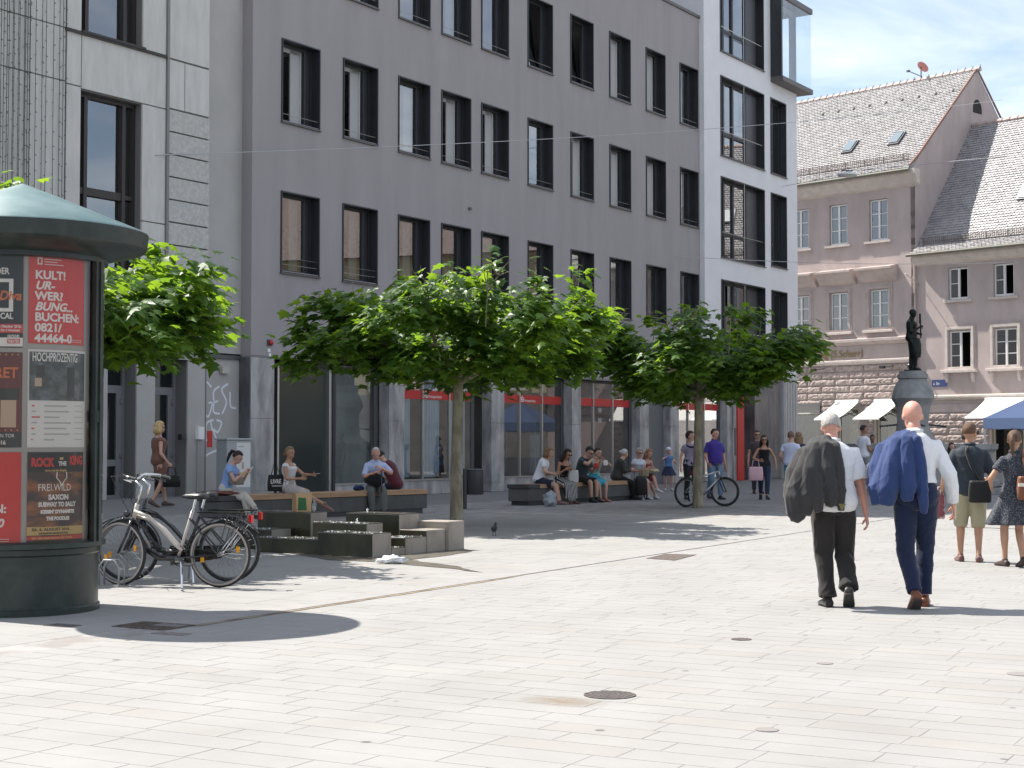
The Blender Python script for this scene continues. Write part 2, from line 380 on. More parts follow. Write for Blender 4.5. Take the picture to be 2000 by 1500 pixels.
# slotted gully grate beside the advertising column
gp = px2g(300, 1223); t = empty('gully_grate', (gp.x, gp.y, .002), PANG, 'rusty slotted gully grate in the shade of the advertising column', 'grate')
m = MB(); frame_mb(-.26, .26, -.16, .16, 0, 0, 0); m = MB()
for (x0, x1, y0, y1) in ((-.27, .27, -.19, -.165), (-.27, .27, .165, .19), (-.27, -.245, -.165, .165), (.245, .27, -.165, .165)): m.box(x0, x1, y0, y1, -.01, .006)
m.build('frame', rust_m, t)
for k in range(13): x = -.23+k*.0383; MB().box(x-.008, x+.008, -.165, .165, -.01, .004).build('bar', rust_m, t)
MB().box(-.245, .245, -.165, .165, -.014, -.004).build('pit', M('black_pit', (.012, .011, .01), rough=1), t)
for k, (x, y, w, h, lab) in enumerate(((122, 1222, .26, .16, 'dark square iron lid at the foot of the advertising column'), (335, 1238, .3, .13, 'brown flush iron lid just in front of the slotted grate'))):
    q = px2g(x, y); o = MB().box(-w/2, w/2, -h/2, h/2, -.01, .0035).build('iron_lid', M('lid%d' % k, ((.08, .07, .066), (.17, .145, .135))[k], rough=.8, var=.3, scale=20), loc=(q.x, q.y, .001), rz=PANG); tag(o, lab, 'lid')
for k, pts in enumerate((((1262, 1091), (1300, 1082), (1360, 1084), (1318, 1095)),)):
    m = MB(); m.prism([(px2g(x, y).x, px2g(x, y).y, .001) for x, y in pts], (0, 0, .004)); o = m.build('iron_lid', rust_m); tag(o, 'dark iron trapdoor lid in the paving beyond the drain channel', 'lid')
# ============================================================ GREY OFFICE BUILDING
FO = Vector((-.550, 48.79, 0)); FD = Vector((.54213, .8403)); FANG = math.atan2(FD.y, FD.x)
def Fw(u, y, z=0):       # facade frame -> world (y runs into the building)
    return Vector((FO.x+FD.x*u-FD.y*y, FO.y+FD.y*u+FD.x*y, z))
plaster = M('grey_plaster', (.326, .304, .304), rough=.9, var=.055, scale=1.1, stretch=(1.2, 1, .22), detail=8, bump=.35, bscale=160, spec=.2)
plaster_l = M('light_grey_plaster', (.41, .395, .375), rough=.9, var=.05, scale=1.0, bump=.3, bscale=160, spec=.2)
white_pl = M('white_plaster', (.68, .68, .69), rough=.9, var=.03, scale=1.2, bump=.25, bscale=160, spec=.2)
anth = M('anthracite_metal', (.032, .034, .038), rough=.42, metal=.2, var=.1, scale=3)
anth_l = M('grey_metal', (.10, .10, .105), rough=.45, metal=.4)
steel = M('brushed_steel', (.52, .51, .49), rough=.35, metal=.9)
coping = M('coping_metal', (.13, .12, .115), rough=.5, metal=.5)
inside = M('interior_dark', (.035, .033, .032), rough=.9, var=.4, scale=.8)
inside_w = M('interior_wall', (.42, .41, .40), rough=.9)
white_fr = M('white_window_paint', (.72, .71, .69), rough=.5)
blind_m = M('white_blind', (.40, .40, .395), rough=.85)
win_glass = glass('window_glass', (.62, .68, .68), base=.17)
clear_glass = glass('clear_glass', (.90, .95, .95), base=.02)
shop_glass = glass('shop_glass', (.72, .76, .76), base=.09)
bank = empty('office_building', FO, FANG, 'long grey rendered office block with deep dark metal windows above a bank', 'building')
cols = [-9.89, -7.39, -4.91, -2.80, -.70, 1.96, 4.64, 7.29, 9.99, 12.71]; WW = 1.47
rows = [(5.90, 7.92), (9.79, 11.87), (13.62, 15.84)]
ops = [(c_, c_+WW, a, b) for c_ in cols for a, b in rows]
wall_openings(-11.0, 14.36, 3.68, 17.9, ops, .06).build('wall', plaster, bank)
MB().box(-11.2, 14.36, -.06, .5, 17.9, 18.02).build('coping', coping, bank, bevel=.01)
MB().box(-10.999, 14.3, .02, .36, 3.64, 3.678).build('soffit', plaster, bank)
# side return and recess strip
MB().quad((-11.0, 0, 3.68), (-11.0, .34, 3.68), (-11.0, .34, 17.9), (-11.0, 0, 17.9)).build('side_wall', plaster, bank)
MB().box(-12.50, -11.001, .34, .7, 3.70, 18.4).build('recess_wall', plaster_l, bank)
MB().box(-12.62, -11.001, .36, .7, 0, 3.66).build('graffiti_wall', plaster_l, bank)
MB().box(-12.60, -11.0, .30, .34, 3.56, 3.66).build('drip_edge', anth_l, bank)
# solid core so that light does not leak and shadows fall
MB().box(-12.4, 14.2, 5.2, 16, 0, 17.85).build('core', inside, bank)
for k, z in enumerate((3.9, 5.6, 8.1, 9.5, 12.1, 13.4, 16.1, 17.7)):
    MB().box(-10.9, 14.3, .45, 5.2, z-.06, z).build('floor_slab', inside_w, bank)
MB().box(-11.0, -10.9, .46, 5.2, 3.95, 17.6).build('end_wall', inside_w, bank)
MB().box(-10.8, 14.3, 5.0, 5.15, 3.95, 17.6).build('room_wall', inside, bank)
rw = random.Random(11)
for ri, (a, b) in enumerate(rows):
    for ci, c_ in enumerate(cols):
        x0, x1 = c_, c_+WW
        w = frame_mb(x0-.03, x1+.03, a-.06, b+.03, -.035, .30, .035).build('window', anth, bank)
        # fixed inner frame + panes at the back of the deep metal box
        f = frame_mb(x0+.005, x1-.005, a+.0, b-.005, .24, .31, .07); f.box(x1-.32, x1-.26, .24, .31, a+.07, b-.07); f.build('frame', anth, w)
        st = 'closed'
        if ri == 1 and ci in (0, 1, 3, 4, 6, 7): st = 'open'
        elif ri == 1 and ci == 8: st = 'open'
        elif ri == 2 and ci in (5, 6): st = 'tilt'
        elif ri == 2 and ci in (7, 8): st = 'open'
        pa, pb, qa, qb = x0+.075, x1-.32, a+.07, b-.075
        g2 = MB()
        if st == 'closed':
            g2.quad((pa, .28, qa), (pb, .28, qa), (pb, .28, qb), (pa, .28, qb)); g2.build('pane', win_glass, w)
        elif st == 'tilt':
            ang = R(9); H_ = qb-qa
            sp = lambda x, h: (x, .34+h*math.sin(ang), qa+h*math.cos(ang))
            fr_ = MB()
            for (xa, xb, ha, hb) in ((pa, pa+.05, 0, H_), (pb-.05, pb, 0, H_), (pa, pb, 0, .05), (pa, pb, H_-.05, H_)):
                fr_.prism([sp(xa, ha), sp(xb, ha), sp(xb, hb), sp(xa, hb)], (0, .04, 0))
            fr_.build('sash', anth, w)
            g2.quad(sp(pa, 0), sp(pb, 0), sp(pb, H_), sp(pa, H_)); g2.build('pane', win_glass, w)
        else:
            # sash swung inwards, white on its inner side, hinged on the right
            op = R(72); s_ = MB(); W_ = pb-pa
            q = lambda t, yy: (pb-t*math.cos(op), .34+t*math.sin(op)+yy*.4, 0)
            for (ta, tb, za, zb) in ((0, .07, qa, qb), (W_-.07, W_, qa, qb), (.07, W_-.07, qa, qa+.07), (.07, W_-.07, qb-.07, qb)):
                s_.prism([(*q(ta, 0)[:2], za), (*q(tb, 0)[:2], za), (*q(tb, .12)[:2], za), (*q(ta, .12)[:2], za)], (0, 0, zb-za))
            s_.build('sash', white_fr, w)
            g2.quad((*q(.07, .05)[:2], qa+.07), (*q(W_-.07, .05)[:2], qa+.07), (*q(W_-.07, .05)[:2], qb-.07), (*q(.07, .05)[:2], qb-.07)); g2.build('pane', win_glass, w)
            MB().box(pb-.42, pb+.02, .36, .40, qa, qb).build('inner_lining', blind_m, w)
            MB().box(pa, pb, .36, .42, qb-.10, qb+.03).build('inner_lintel', blind_m, w)
        MB().box(x1-.26, x1-.07, .27, .29, a+.07, b-.07).build('side_panel', anth, w)
        MB().box(x0-.05, x1+.05, -.07, .24, a-.085, a-.058).build('sill', coping, w)
        rl = MB(); rl.tube([(x0+.03, .02, a+.17), (x1-.03, .02, a+.17)], .007, 6); rl.tube([(x0+.03, .02, a+.34), (x1-.03, .02, a+.34)], .004, 6) if ri == 0 else None
        rl.build('rail', steel, w)
        if st == 'closed' and rw.random() < .6:
            h_ = rw.uniform(.3, 1.0)*(b-a)
            if rw.random() < .5: MB().box(pa+.02, pb-.02, .42, .43, b-h_, b-.05).build('blind', blind_m, w)
            else: MB().box(pb-.34, pb, .45, .46, a+.08, b-.08).build('curtain', blind_m, w)
# setback storey, its unseen top raised so its shadow covers the far tree
sb = wall_openings(-10.8, 14.3, 18.02, 26.4, [(c_, c_+2.0, 18.1, 20.6) for c_ in (-6, -1, 4, 9.2, 12.0)], .2, y=2.6); sb.build('attic_wall', plaster, bank)
for c_ in (-6, -1, 4, 9.2, 12.0):
    w = frame_mb(c_, c_+2, 18.1, 20.6, 2.62, 2.8, .07).build('window', anth, bank); MB().quad((c_+.07, 2.74, 18.17), (c_+1.93, 2.74, 18.17), (c_+1.93, 2.74, 20.53), (c_+.07, 2.74, 20.53)).build('pane', win_glass, w)
MB().box(-10.7, 14.3, 2.9, 16, 17.86, 26.4).build('attic_core', inside, bank)
MB().box(-10.9, 14.3, 2.3, 16, 26.4, 26.6).build('roof', coping, bank)
# ---------------- ground floor of the bank
marble = M('grey_marble', (.20, .20, .20), rough=.4, col2=(.43, .42, .405), scale=1.4, stretch=(1.6, 1.6, .55), lo=.38, hi=.62, detail=9, spec=.5)
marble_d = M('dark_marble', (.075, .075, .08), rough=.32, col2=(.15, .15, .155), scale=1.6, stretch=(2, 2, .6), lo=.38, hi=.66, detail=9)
for k, (x0, x1, mm) in enumerate(((-11.0, -10.12, marble), (-5.31, -4.60, marble), (-.14, .575, marble), (4.70, 5.29, marble), (9.44, 10.14, marble), (11.84, 12.52, marble), (16.75, 17.38, marble))):
    pl = empty('pillar', (0, 0, 0), 0, parent=bank)
    for (z0, z1) in ((0, .28), (.284, 2.1), (2.104, 3.63)):
        MB().box(x0, x1, 0.0, .36, z0, z1).build('marble_slab', mm, pl, bevel=.004)
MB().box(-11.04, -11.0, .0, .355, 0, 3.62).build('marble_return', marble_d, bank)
GY = .34
def glazing(x0, x1, mull, z0=.55, z1=3.6, band=True, back=None, sillm=None, title=False, bandx=None):
    gl = empty('shop_window', (0, 0, 0), 0, parent=bank)
    MB().box(x0, x1, GY-.06, GY+.2, 0, z0-.1).build('plinth', sillm or marble, gl)
    MB().box(x0, x1, GY-.09, GY+.1, z0-.1, z0-.06).build('sill', steel, gl)
    edges = [x0]+mull+[x1]
    for i in range(len(edges)-1):
        p = MB().quad((edges[i]+.02, GY, z0-.06), (edges[i+1]-.02, GY, z0-.06), (edges[i+1]-.02, GY, z1), (edges[i]+.02, GY, z1)); p.build('pane', shop_glass, gl)
    for x in mull:
        m = MB(); m.box(x-.03, x+.03, GY-.05, GY+.04, z0-.06, z1)
        for z in (.95, 1.5, 2.05, 2.6, 3.15): m.cbox((x, GY-.055, z), .03, .012, .03)
        m.build('mullion', steel, gl)
    for x in (x0, x1): MB().box(x-.0 if x == x0 else x-.16, x+.16 if x == x0 else x, GY-.02, GY+.06, z0-.06, z1).build('jamb', anth_l, gl)
    MB().box(x0, x1, GY-.03, GY+.08, z1, z1+.05).build('head', anth, gl)
    return gl
red_m = M('signal_red', (.46, .022, .02), rough=.45)
white_t = M('white_lettering', (.78, .76, .74), rough=.5)
def band(gl, xa, xb, z0=2.76, z1=3.02, logo=False):
    o = MB().box(xa, xb, GY-.012, GY-.004, z0, z1).build('red_band', red_m, gl)
    if logo:
        t = MB()
        for (bx0, bx1, bz0, bz1) in ((.0, .17, .0, .03), (.0, .17, .055, .085), (.0, .17, .11, .14), (.0, .035, .07, .14), (.135, .17, 0, .07)): t.box(bx0, bx1, -.004, 0, bz0, bz1)
        t.cbox((.085, -.002, .178), .035, .004, .035)
        q = MB(); q.v = [(v[0]+xa+.06, v[1]+GY-.0135, v[2]+z0+.05) for v in t.v]; q.f = t.f; q.m = t.m; q.build('logo', white_t, gl)
        vs, fs = text2d('Kreissparkasse', .125, xs=.9); q = MB(); q.add([(xa+.27+v[0], GY-.0145, z0+.05+v[1]) for v in vs], fs); q.build('lettering', white_t, gl)
    return o
# entrance: steel portal with a dark leaf and a big pane
en = empty('entrance', (0, 0, 0), 0, parent=bank)
MB().box(-10.12, -10.02, .3, .4, 0, 3.5).build('door_post', anth, en)
for x in (-9.86, -9.62): MB().box(x-.035, x+.035, .30, .40, .02, 3.5).build('door_post', steel, en)
MB().box(-10.0, -9.9, .36, .4, .02, 3.5).build('door_leaf', M('brown_door', (.05, .045, .04), rough=.4), en)
MB().box(-9.55, -7.62, .38, .46, .12, 3.5).build('dark_panel', M('dark_green_glass', (.028, .036, .034), rough=.12, spec=.6), en)
MB().box(-9.6, -7.5, .28, .5, 3.5, 3.64).build('door_head', anth, en)
MB().box(-7.62, -7.50, .26, .5, 0, 3.55).build('door_post', steel, en)
MB().box(-7.50, -7.40, .22, .52, 0, 3.6).build('door_post', anth, en)
MB().box(-9.6, -7.6, .3, .52, 0, .11).build('threshold', anth_l, en)
g1 = glazing(-7.4, -5.42, [], .45, 3.5)
MB().box(-7.2, -5.5, .55, .6, .3, 3.5).build('reflection_backdrop', M('reflection_grey', (.50, .50, .485), rough=.8, var=.2, scale=.7), g1)  # paled tone stands in for the bright reflection in this pane
curt = M('pale_blue_curtain', (.66, .72, .80), rough=.8)
g2 = glazing(-4.60, -.62, [-3.3, -1.95], .5, 3.55)
for (xa, xb, lg) in ((-4.58, -3.332, 0), (-3.268, -1.982, 1), (-1.918, -.66, 0)): band(g2, xa, xb, logo=bool(lg))
for x0, x1 in ((-4.5, -3.75), (-3.2, -2.35), (-1.85, -.95)):
    m = MB(); n = int((x1-x0)/.03); pts = []
    for i in range(n+1):
        x = x0+(x1-x0)*i/n; pts.append((x, .42+.022*math.sin(i*1.3)))
    for i in range(n): m.quad((*pts[i], .5), (*pts[i+1], .5), (*pts[i+1], 3.5), (*pts[i], 3.5))
    m.build('curtain', curt, g2, smooth=True)
g3 = glazing(.60, 4.68, [1.95, 3.3], .5, 3.55)
for (xa, xb, lg) in ((.62, 1.918, 0), (1.982, 3.268, 1), (3.332, 4.66, 0)): band(g3, xa, xb, logo=bool(lg))
post_red = M('red_poster', (.28, .03, .03), rough=.5, col2=(.42, .05, .05), scale=2.2)
MB().box(.75, 1.55, .7, .73, .5, 2.5).build('poster', post_red, g3)
MB().box(2.05, 3.2, 1.6, 1.63, .5, 1.9).build('poster', M('dusky_poster', (.24, .13, .12), rough=.6, var=.4, scale=2.5), g3)
MB().box(3.5, 4.2, .9, 1.2, .5, 1.75).build('cash_machine', M('machine_grey', (.30, .33, .37), rough=.5), g3)
g4 = glazing(5.32, 9.40, [6.65, 8.0], .5, 3.55)
for (xa, xb) in ((5.34, 6.618), (6.682, 7.968), (8.032, 9.36)): band(g4, xa, xb)
MB().box(5.45, 6.35, .8, .83, .5, 2.7).build('poster', post_red, g4)
MB().box(7.0, 7.95, 1.5, 1.53, .5, 1.9).build('poster', M('patterned_poster', (.30, .14, .13), rough=.6, var=.6, scale=8), g4)
for z in (2.2, 2.55): MB().box(7.05, 7.3, GY+.012, GY+.018, z, z+.16).build('sticker', white_t, g4)
MB().box(10.16, 11.82, .30, .42, 0, 3.6).build('closed_panel', M('panel_grey', (.13, .132, .135), rough=.6), bank)
g5 = glazing(12.54, 16.73, [13.9, 15.3], .12, 3.55)
for (xa, xb) in ((12.56, 13.868), (13.932, 15.268), (15.332, 16.7)): band(g5, xa, xb)
lamp_m = bpy.data.materials.new('lit_tube'); lamp_m.use_nodes = True
bs = lamp_m.node_tree.nodes['Principled BSDF']; bs.inputs['Emission Color'].default_value = (1, .72, .38, 1); bs.inputs['Emission Strength'].default_value = 3.0
for (x, y, z) in ((.9, 1.6, 3.32), (.95, 1.2, 3.12), (-9.0, 1.4, 3.42)): MB().box(x-.3, x+.3, y-.05, y+.05, z-.02, z+.02).build('strip_lamp', lamp_m, bank)
MB().box(-10.1, 16.9, 3.2, 3.3, 0, 3.62).build('hall_wall', M('hall_wall', (.19, .185, .18), rough=.8, var=.2, scale=.5), bank)
MB().box(-10.1, 18.0, .5, 3.3, 3.56, 3.60).build('hall_ceiling', inside_w, bank)
MB().box(-10.1, 17.3, .42, 3.2, .01, .05).build('hall_floor', M('hall_floor', (.20, .195, .19), rough=.3), bank)
# small wall fittings
for (u, z, c_, s_) in ((-10.33, 4.02, (.5, .02, .02), .10),): 
    m = MB(); m.cbox((u, -.02, z), .16, .04, .16); m.lathe([(0, .0), (.01, .0)], 8); m.build('alarm_plate', anth_l, bank); MB().ball((u+.01, -.07, z), .065, .05, .065).build('alarm_light', red_m, bank, smooth=True)
m = MB(); m.cbox((-10.36, -.02, 3.82), .08, .04, .09); m.cbox((-10.33, -.02, 3.71), .07, .04, .08); m.build('sensor_box', white_t, bank)
for (u, z) in ((3.6, 16.2), (-1.36, 8.55)): MB().cbox((u, -.03, z), .12, .06, .07).build('wall_hook', coping, bank)
MB().cbox((-11.62, .30, 3.28), .26, .1, .16).build('lamp_box', M('beige_plastic', (.45, .42, .37), rough=.6), bank)
# graffiti strokes sprayed on the recess wall
gw = M('spray_white', (.72, .74, .78), rough=.8)
def stroke(pts, w=.05):
    pts = [(x+.06, z) for x, z in pts]
    P = []
    for i in range(len(pts)-1):
        p0 = pts[max(i-1, 0)]; p1 = pts[i]; p2 = pts[i+1]; p3 = pts[min(i+2, len(pts)-1)]
        for k in range(6):
            t = k/6
            P.append(tuple(.5*((2*p1[j])+(-p0[j]+p2[j])*t+(2*p0[j]-5*p1[j]+4*p2[j]-p3[j])*t*t+(-p0[j]+3*p1[j]-3*p2[j]+p3[j])*t**3) for j in (0, 1)))
    P.append(pts[-1]); m = MB(); L_ = []
    for i, p in enumerate(P):
        a = P[max(i-1, 0)]; b = P[min(i+1, len(P)-1)]; dx, dz = b[0]-a[0], b[1]-a[1]; n_ = math.hypot(dx, dz) or 1
        L_.append(((p[0]-dz/n_*w/2, .3565, p[1]+dx/n_*w/2), (p[0]+dz/n_*w/2, .3565, p[1]-dx/n_*w/2)))
    for i in range(len(L_)-1): m.quad(L_[i][0], L_[i][1], L_[i+1][1], L_[i+1][0])
    return m
gr = [[(-12.56, 2.12), (-12.48, 2.78), (-12.40, 2.08)], [(-12.54, 2.35), (-12.42, 2.37)],
      [(-12.08, 2.85), (-12.30, 2.95), (-12.36, 2.4), (-12.2, 2.12), (-12.05, 2.45), (-12.18, 2.46)],
      [(-11.80, 2.88), (-12.0, 2.75), (-11.98, 2.5), (-11.85, 2.52)], [(-11.98, 2.5), (-12.0, 2.25), (-11.78, 2.2)],
      [(-11.5, 2.95), (-11.72, 2.8), (-11.55, 2.5), (-11.7, 2.2)], [(-11.42, 2.75), (-11.40, 2.40), (-11.2, 2.35)],
      [(-12.5, 1.62), (-12.36, 2.02)], [(-12.0, 2.05), (-12.24, 1.95), (-12.26, 1.55), (-12.05, 1.72), (-12.1, 2.0)],
      [(-11.9, 2.05), (-11.72, 1.98), (-11.85, 1.75), (-12.0, 1.8), (-11.75, 1.3)], [(-12.48, 1.02), (-12.2, 1.2), (-11.72, 1.35)]]
gt = empty('graffiti', (0, 0, 0), 0, parent=bank)
for s_ in gr: stroke(s_).build('stroke', gw, gt)
MB().box(-12.16, -11.98, .352, .358, 1.38, 1.78).build('sticker', M('red_sticker', (.5, .04, .03), rough=.6), bank)
# ============================================================ WHITE TOWER
tow = empty('corner_tower', Fw(14.36, 0), FANG, 'white rendered corner tower with large dark windows and a glass bay', 'building')
T0 = 14.36; TY = -.2
def tx(u): return u-T0
tops = [(15.83, 19.99, 4.9, 7.89), (15.83, 19.99, 8.80, 11.96), (15.83, 19.99, 12.82, 15.96), (15.83, 19.99, 16.97, 20.1),
        (20.68, 22.29, 4.9, 7.87), (20.68, 22.29, 8.92, 11.96), (20.68, 22.29, 12.82, 15.97)]
lo = (20.75, 23.5, 16.9, 20.15)
wm = wall_openings(0, tx(23.5), 4.3, 24, [(tx(a), tx(b), c_, d) for a, b, c_, d in tops]+[(tx(20.75), tx(23.5), 16.9, 20.15)], .34, y=TY)
wm.build('wall', white_pl, tow)
sw = MB(); sw.quad((0, 4, 4.3), (0, TY, 4.3), (0, TY, 24), (0, 4, 24)); sw.build('side_wall', white_pl, tow)
R_ = tx(23.5)
rwm = MB(); rwm.quad((R_, TY, 4.3), (R_, 9, 4.3), (R_, 9, 16.9), (R_, TY, 16.9)); rwm.quad((R_, TY, 20.15), (R_, 9, 20.15), (R_, 9, 24), (R_, TY, 24)); rwm.quad((R_, 3.4, 16.9), (R_, 9, 16.9), (R_, 9, 20.15), (R_, 3.4, 20.15)); rwm.build('end_wall', white_pl, tow)
MB().box(.1, R_-.05, 2.2, 8.9, 4.4, 16.8).build('core', inside, tow); MB().box(.1, tx(20.6), 2.2, 8.9, 16.85, 23.9).build('core', inside, tow); MB().box(.1, R_-.05, 2.2, 8.9, 20.3, 23.9).build('core', inside, tow)
MB().box(.05, R_-.05, .2, 9, 23.9, 24.1).build('roof', coping, tow)
MB().box(.02, R_-.02, TY+.02, 9, 4.22, 4.3).build('soffit', white_pl, tow)
for z in (4.32, 8.4, 12.4, 16.5, 20.4): MB().box(.05, R_-.05, .4, 2.2, z-.04, z).build('floor_slab', inside_w, tow)
MB().box(tx(20.7), R_, TY+.01, 3.4, 16.55, 16.88).build('loggia_floor', coping, tow); MB().box(tx(20.7), tx(20.74), TY+.1, 3.4, 16.9, 20.15).build('loggia_wall', white_pl, tow)
for k, (a, b, c_, d) in enumerate(tops):
    a, b = tx(a), tx(b)
    w = frame_mb(a-.02, b+.02, c_-.03, d+.02, TY-.03, TY+.36, .05).build('window', anth, tow)
    f = frame_mb(a+.03, b-.03, c_+.02, d-.03, TY+.27, TY+.34, .10)
    if b-a > 3:
        for t_ in (.19, .40, .70): f.box(a+(b-a)*t_-.07, a+(b-a)*t_+.07, TY+.24, TY+.34, c_+.1, d-.1)
        f.box(a+.1, a+(b-a)*.70-.07, TY+.26, TY+.33, c_+.92, c_+1.06)
        f.build('frame', anth, w)
        MB().box(a+(b-a)*.70+.07, b-.1, TY+.29, TY+.32, c_+.1, d-.1).build('side_panel', anth_l, w)
        for t0, t1 in ((0.0, .19), (.19, .40), (.40, .70)):
            MB().quad((a+(b-a)*t0+.07, TY+.30, c_+.1), (a+(b-a)*t1-.07, TY+.30, c_+.1), (a+(b-a)*t1-.07, TY+.30, d-.1), (a+(b-a)*t0+.07, TY+.30, d-.1)).build('pane', win_glass, w)
        rl = MB(); rl.tube([(a+.05, TY+.05, c_+1.0), (b-.05, TY+.05, c_+1.0)], .018, 6); rl.build('rail', steel, w)
        cp = MB(); cp.tube([(a+(b-a)*.52, TY-.02, c_), (a+(b-a)*.52, TY-.02, d)], .012, 6); cp.build('rod', steel, w)
        if k in (1, 2): MB().box(a+(b-a)*.42, a+(b-a)*.66, TY+.5, TY+.52, c_+.4, d-.1).build('blind', M('grey_blind%d' % k, (.36, .37, .35), rough=.8), w)
    else:
        f.box((a+b)/2-.04, (a+b)/2+.04, TY+.26, TY+.33, c_+.1, d-.1); f.box(a+.1, (a+b)/2-.04, TY+.26, TY+.33, c_+.92, c_+1.02); f.build('frame', anth, w)
        MB().quad((a+.08, TY+.30, c_+.1), (b-.08, TY+.30, c_+.1), (b-.08, TY+.30, d-.1), (a+.08, TY+.30, d-.1)).build('pane', win_glass, w)
    MB().box(a-.05, b+.05, TY-.08, TY+.26, c_-.06, c_-.031).build('sill', coping, w)
# glass bay at the corner
by = TY-.50; a, b = tx(20.75), tx(23.95)
bay = empty('glass_bay', (0, 0, 0), 0, parent=tow)
MB().box(a-.03, b+.08, by-.06, 3.0, 16.64, 16.86).build('bay_floor', coping, bay, bevel=.015)
MB().box(a-.03, b+.08, by-.06, 3.0, 20.16, 20.40).build('bay_roof', coping, bay, bevel=.015)
MB().box(a-.03, a+.10, by, TY+.04, 16.86, 20.16).build('bay_cheek', anth, bay)
n = 5
for i in range(n):
    x0 = a+.12+(b-a-.12)*i/n; x1 = a+.12+(b-a-.12)*(i+1)/n-.015
    MB().quad((x0, by, 16.86), (x1, by, 16.86), (x1, by, 20.16), (x0, by, 20.16)).build('bay_pane', clear_glass, bay)
for i in range(4):
    y0 = by+(3.0-by)*i/4; y1 = by+(3.0-by)*(i+1)/4-.015
    MB().quad((b, y0, 16.86), (b, y1, 16.86), (b, y1, 20.16), (b, y0, 20.16)).build('bay_pane', clear_glass, bay)
# arcade below the tower
ar = empty('arcade', (0, 0, 0), 0, parent=tow)
MB().box(tx(17.5), tx(18.12), TY+.1, .7, 0, 3.9).build('red_pylon', red_m, ar, bevel=.01)
MB().box(tx(17.2), tx(17.48), TY+.15, .7, 0, 4.22).build('pier', marble, ar)
MB().box(tx(17.28), tx(17.40), TY+.13, TY+.15, 1.0, 2.1).build('notice_frame', anth_l, ar)
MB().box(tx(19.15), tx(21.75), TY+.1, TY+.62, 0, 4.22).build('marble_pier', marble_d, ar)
cl = MB(); x0, x1 = tx(21.95), tx(23.45)
cl.box(x0, x1, TY+.02, .85, 0, 4.22)
for i in range(5): cl.box(x0+.1+i*.28, x0+.2+i*.28, TY-.01, TY+.02, .3, 4.2)
cl.build('white_column', M('painted_column', (.42, .41, .40), rough=.7, var=.05), ar)
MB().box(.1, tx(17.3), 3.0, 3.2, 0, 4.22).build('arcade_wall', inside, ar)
# ============================================================ CONCRETE STORE ON THE LEFT
conc = M('pale_concrete', (.54, .53, .495), rough=.85, var=.08, scale=1.5, stretch=(3, 3, .7), bump=.2, bscale=90, spec=.3)
conc_r = M('rough_concrete', (.46, .45, .42), rough=.92, var=.12, scale=10, bump=1.0, bscale=38)
brown_fr = M('dark_brown_frame', (.035, .028, .026), rough=.45, metal=.2)
store = empty('department_store', FO, FANG, 'pale concrete panelled store with dark brown windows behind the advertising column', 'building')
W1 = (-16.57, -14.74)
lops = [(W1[0], W1[1], 4.2, 9.30), (W1[0], W1[1], 10.62, 15.2), (-15.72, -14.83, .22, 3.55), (-14.26, -13.20, .22, 3.55), (-17.4, -16.3, .22, 3.55)]
wall_openings(-34, -12.52, .2, 18.1, lops, .5, y=.05).build('wall', M('joint_grey', (.17, .165, .155), rough=.9), store)
MB().quad((-12.52, .05, .2), (-12.52, .36, .2), (-12.52, .36, 18.1), (-12.52, .05, 18.1)).build('side_wall', conc, store)
MB().box(-34, -12.7, 1.3, 14, 0, 18.05).build('core', inside, store)
def panel(x0, x1, z0, z1, mat=conc, g_=.012, y0=0.0):
    o = MB().box(x0+g_, x1-g_, y0, .055, z0+g_, z1-g_).build('concrete_panel', mat, store, bevel=.006); return o
xs_ = [-34, -30, -26, -22.2, -19.6, -17.02]
for i in range(len(xs_)-1):
    for z0, z1 in ((3.6, 6.6), (6.6, 9.40), (9.40, 10.58), (10.58, 13.6), (13.6, 16.5), (16.5, 18.05)): panel(xs_[i], xs_[i+1], z0, z1)
for z0, z1 in ((3.6, 6.6), (6.6, 9.36), (9.36, 10.56), (10.56, 14.2), (14.2, 18.05)): panel(-17.0, W1[0], z0, z1)
panel(W1[0], -13.98, 9.32, 10.56); panel(W1[0], -13.98, 15.25, 18.05); panel(W1[0], W1[1], 3.6, 4.15)
for z0, z1 in ((3.6, 6.6), (6.6, 9.32), (10.58, 14.2), (14.2, 18.05)): panel(W1[1], -13.98, z0, z1)
panel(-13.93, -12.53, 10.56, 13.9); panel(-13.93, -12.53, 13.9, 18.05); panel(-13.93, -13.37, 9.37, 10.54); panel(-13.37, -12.53, 9.37, 10.54)
z = 9.35
while z > 3.9: panel(-13.90, -12.53, z-.53, z, conc_r, .014, -.02); z -= .535
panel(-13.90, -12.53, 3.55, z, conc_r, .014, -.02)
MB().box(-13.99, -13.92, -.05, .06, 3.6, 18.05).build('gutter_strip', M('zinc_strip', (.22, .22, .21), rough=.6, metal=.3), store)
MB().box(-17.05, -14.0, -.06, .06, 10.52, 10.585).build('ledge', brown_fr, store)
for (x0, x1) in ((-14.83, -14.26), (-13.20, -12.62), (-16.3, -15.72), (-19, -17.4)): MB().box(x0, x1, .0, .045, .2, 3.6).build('pilaster', plaster_l, store)
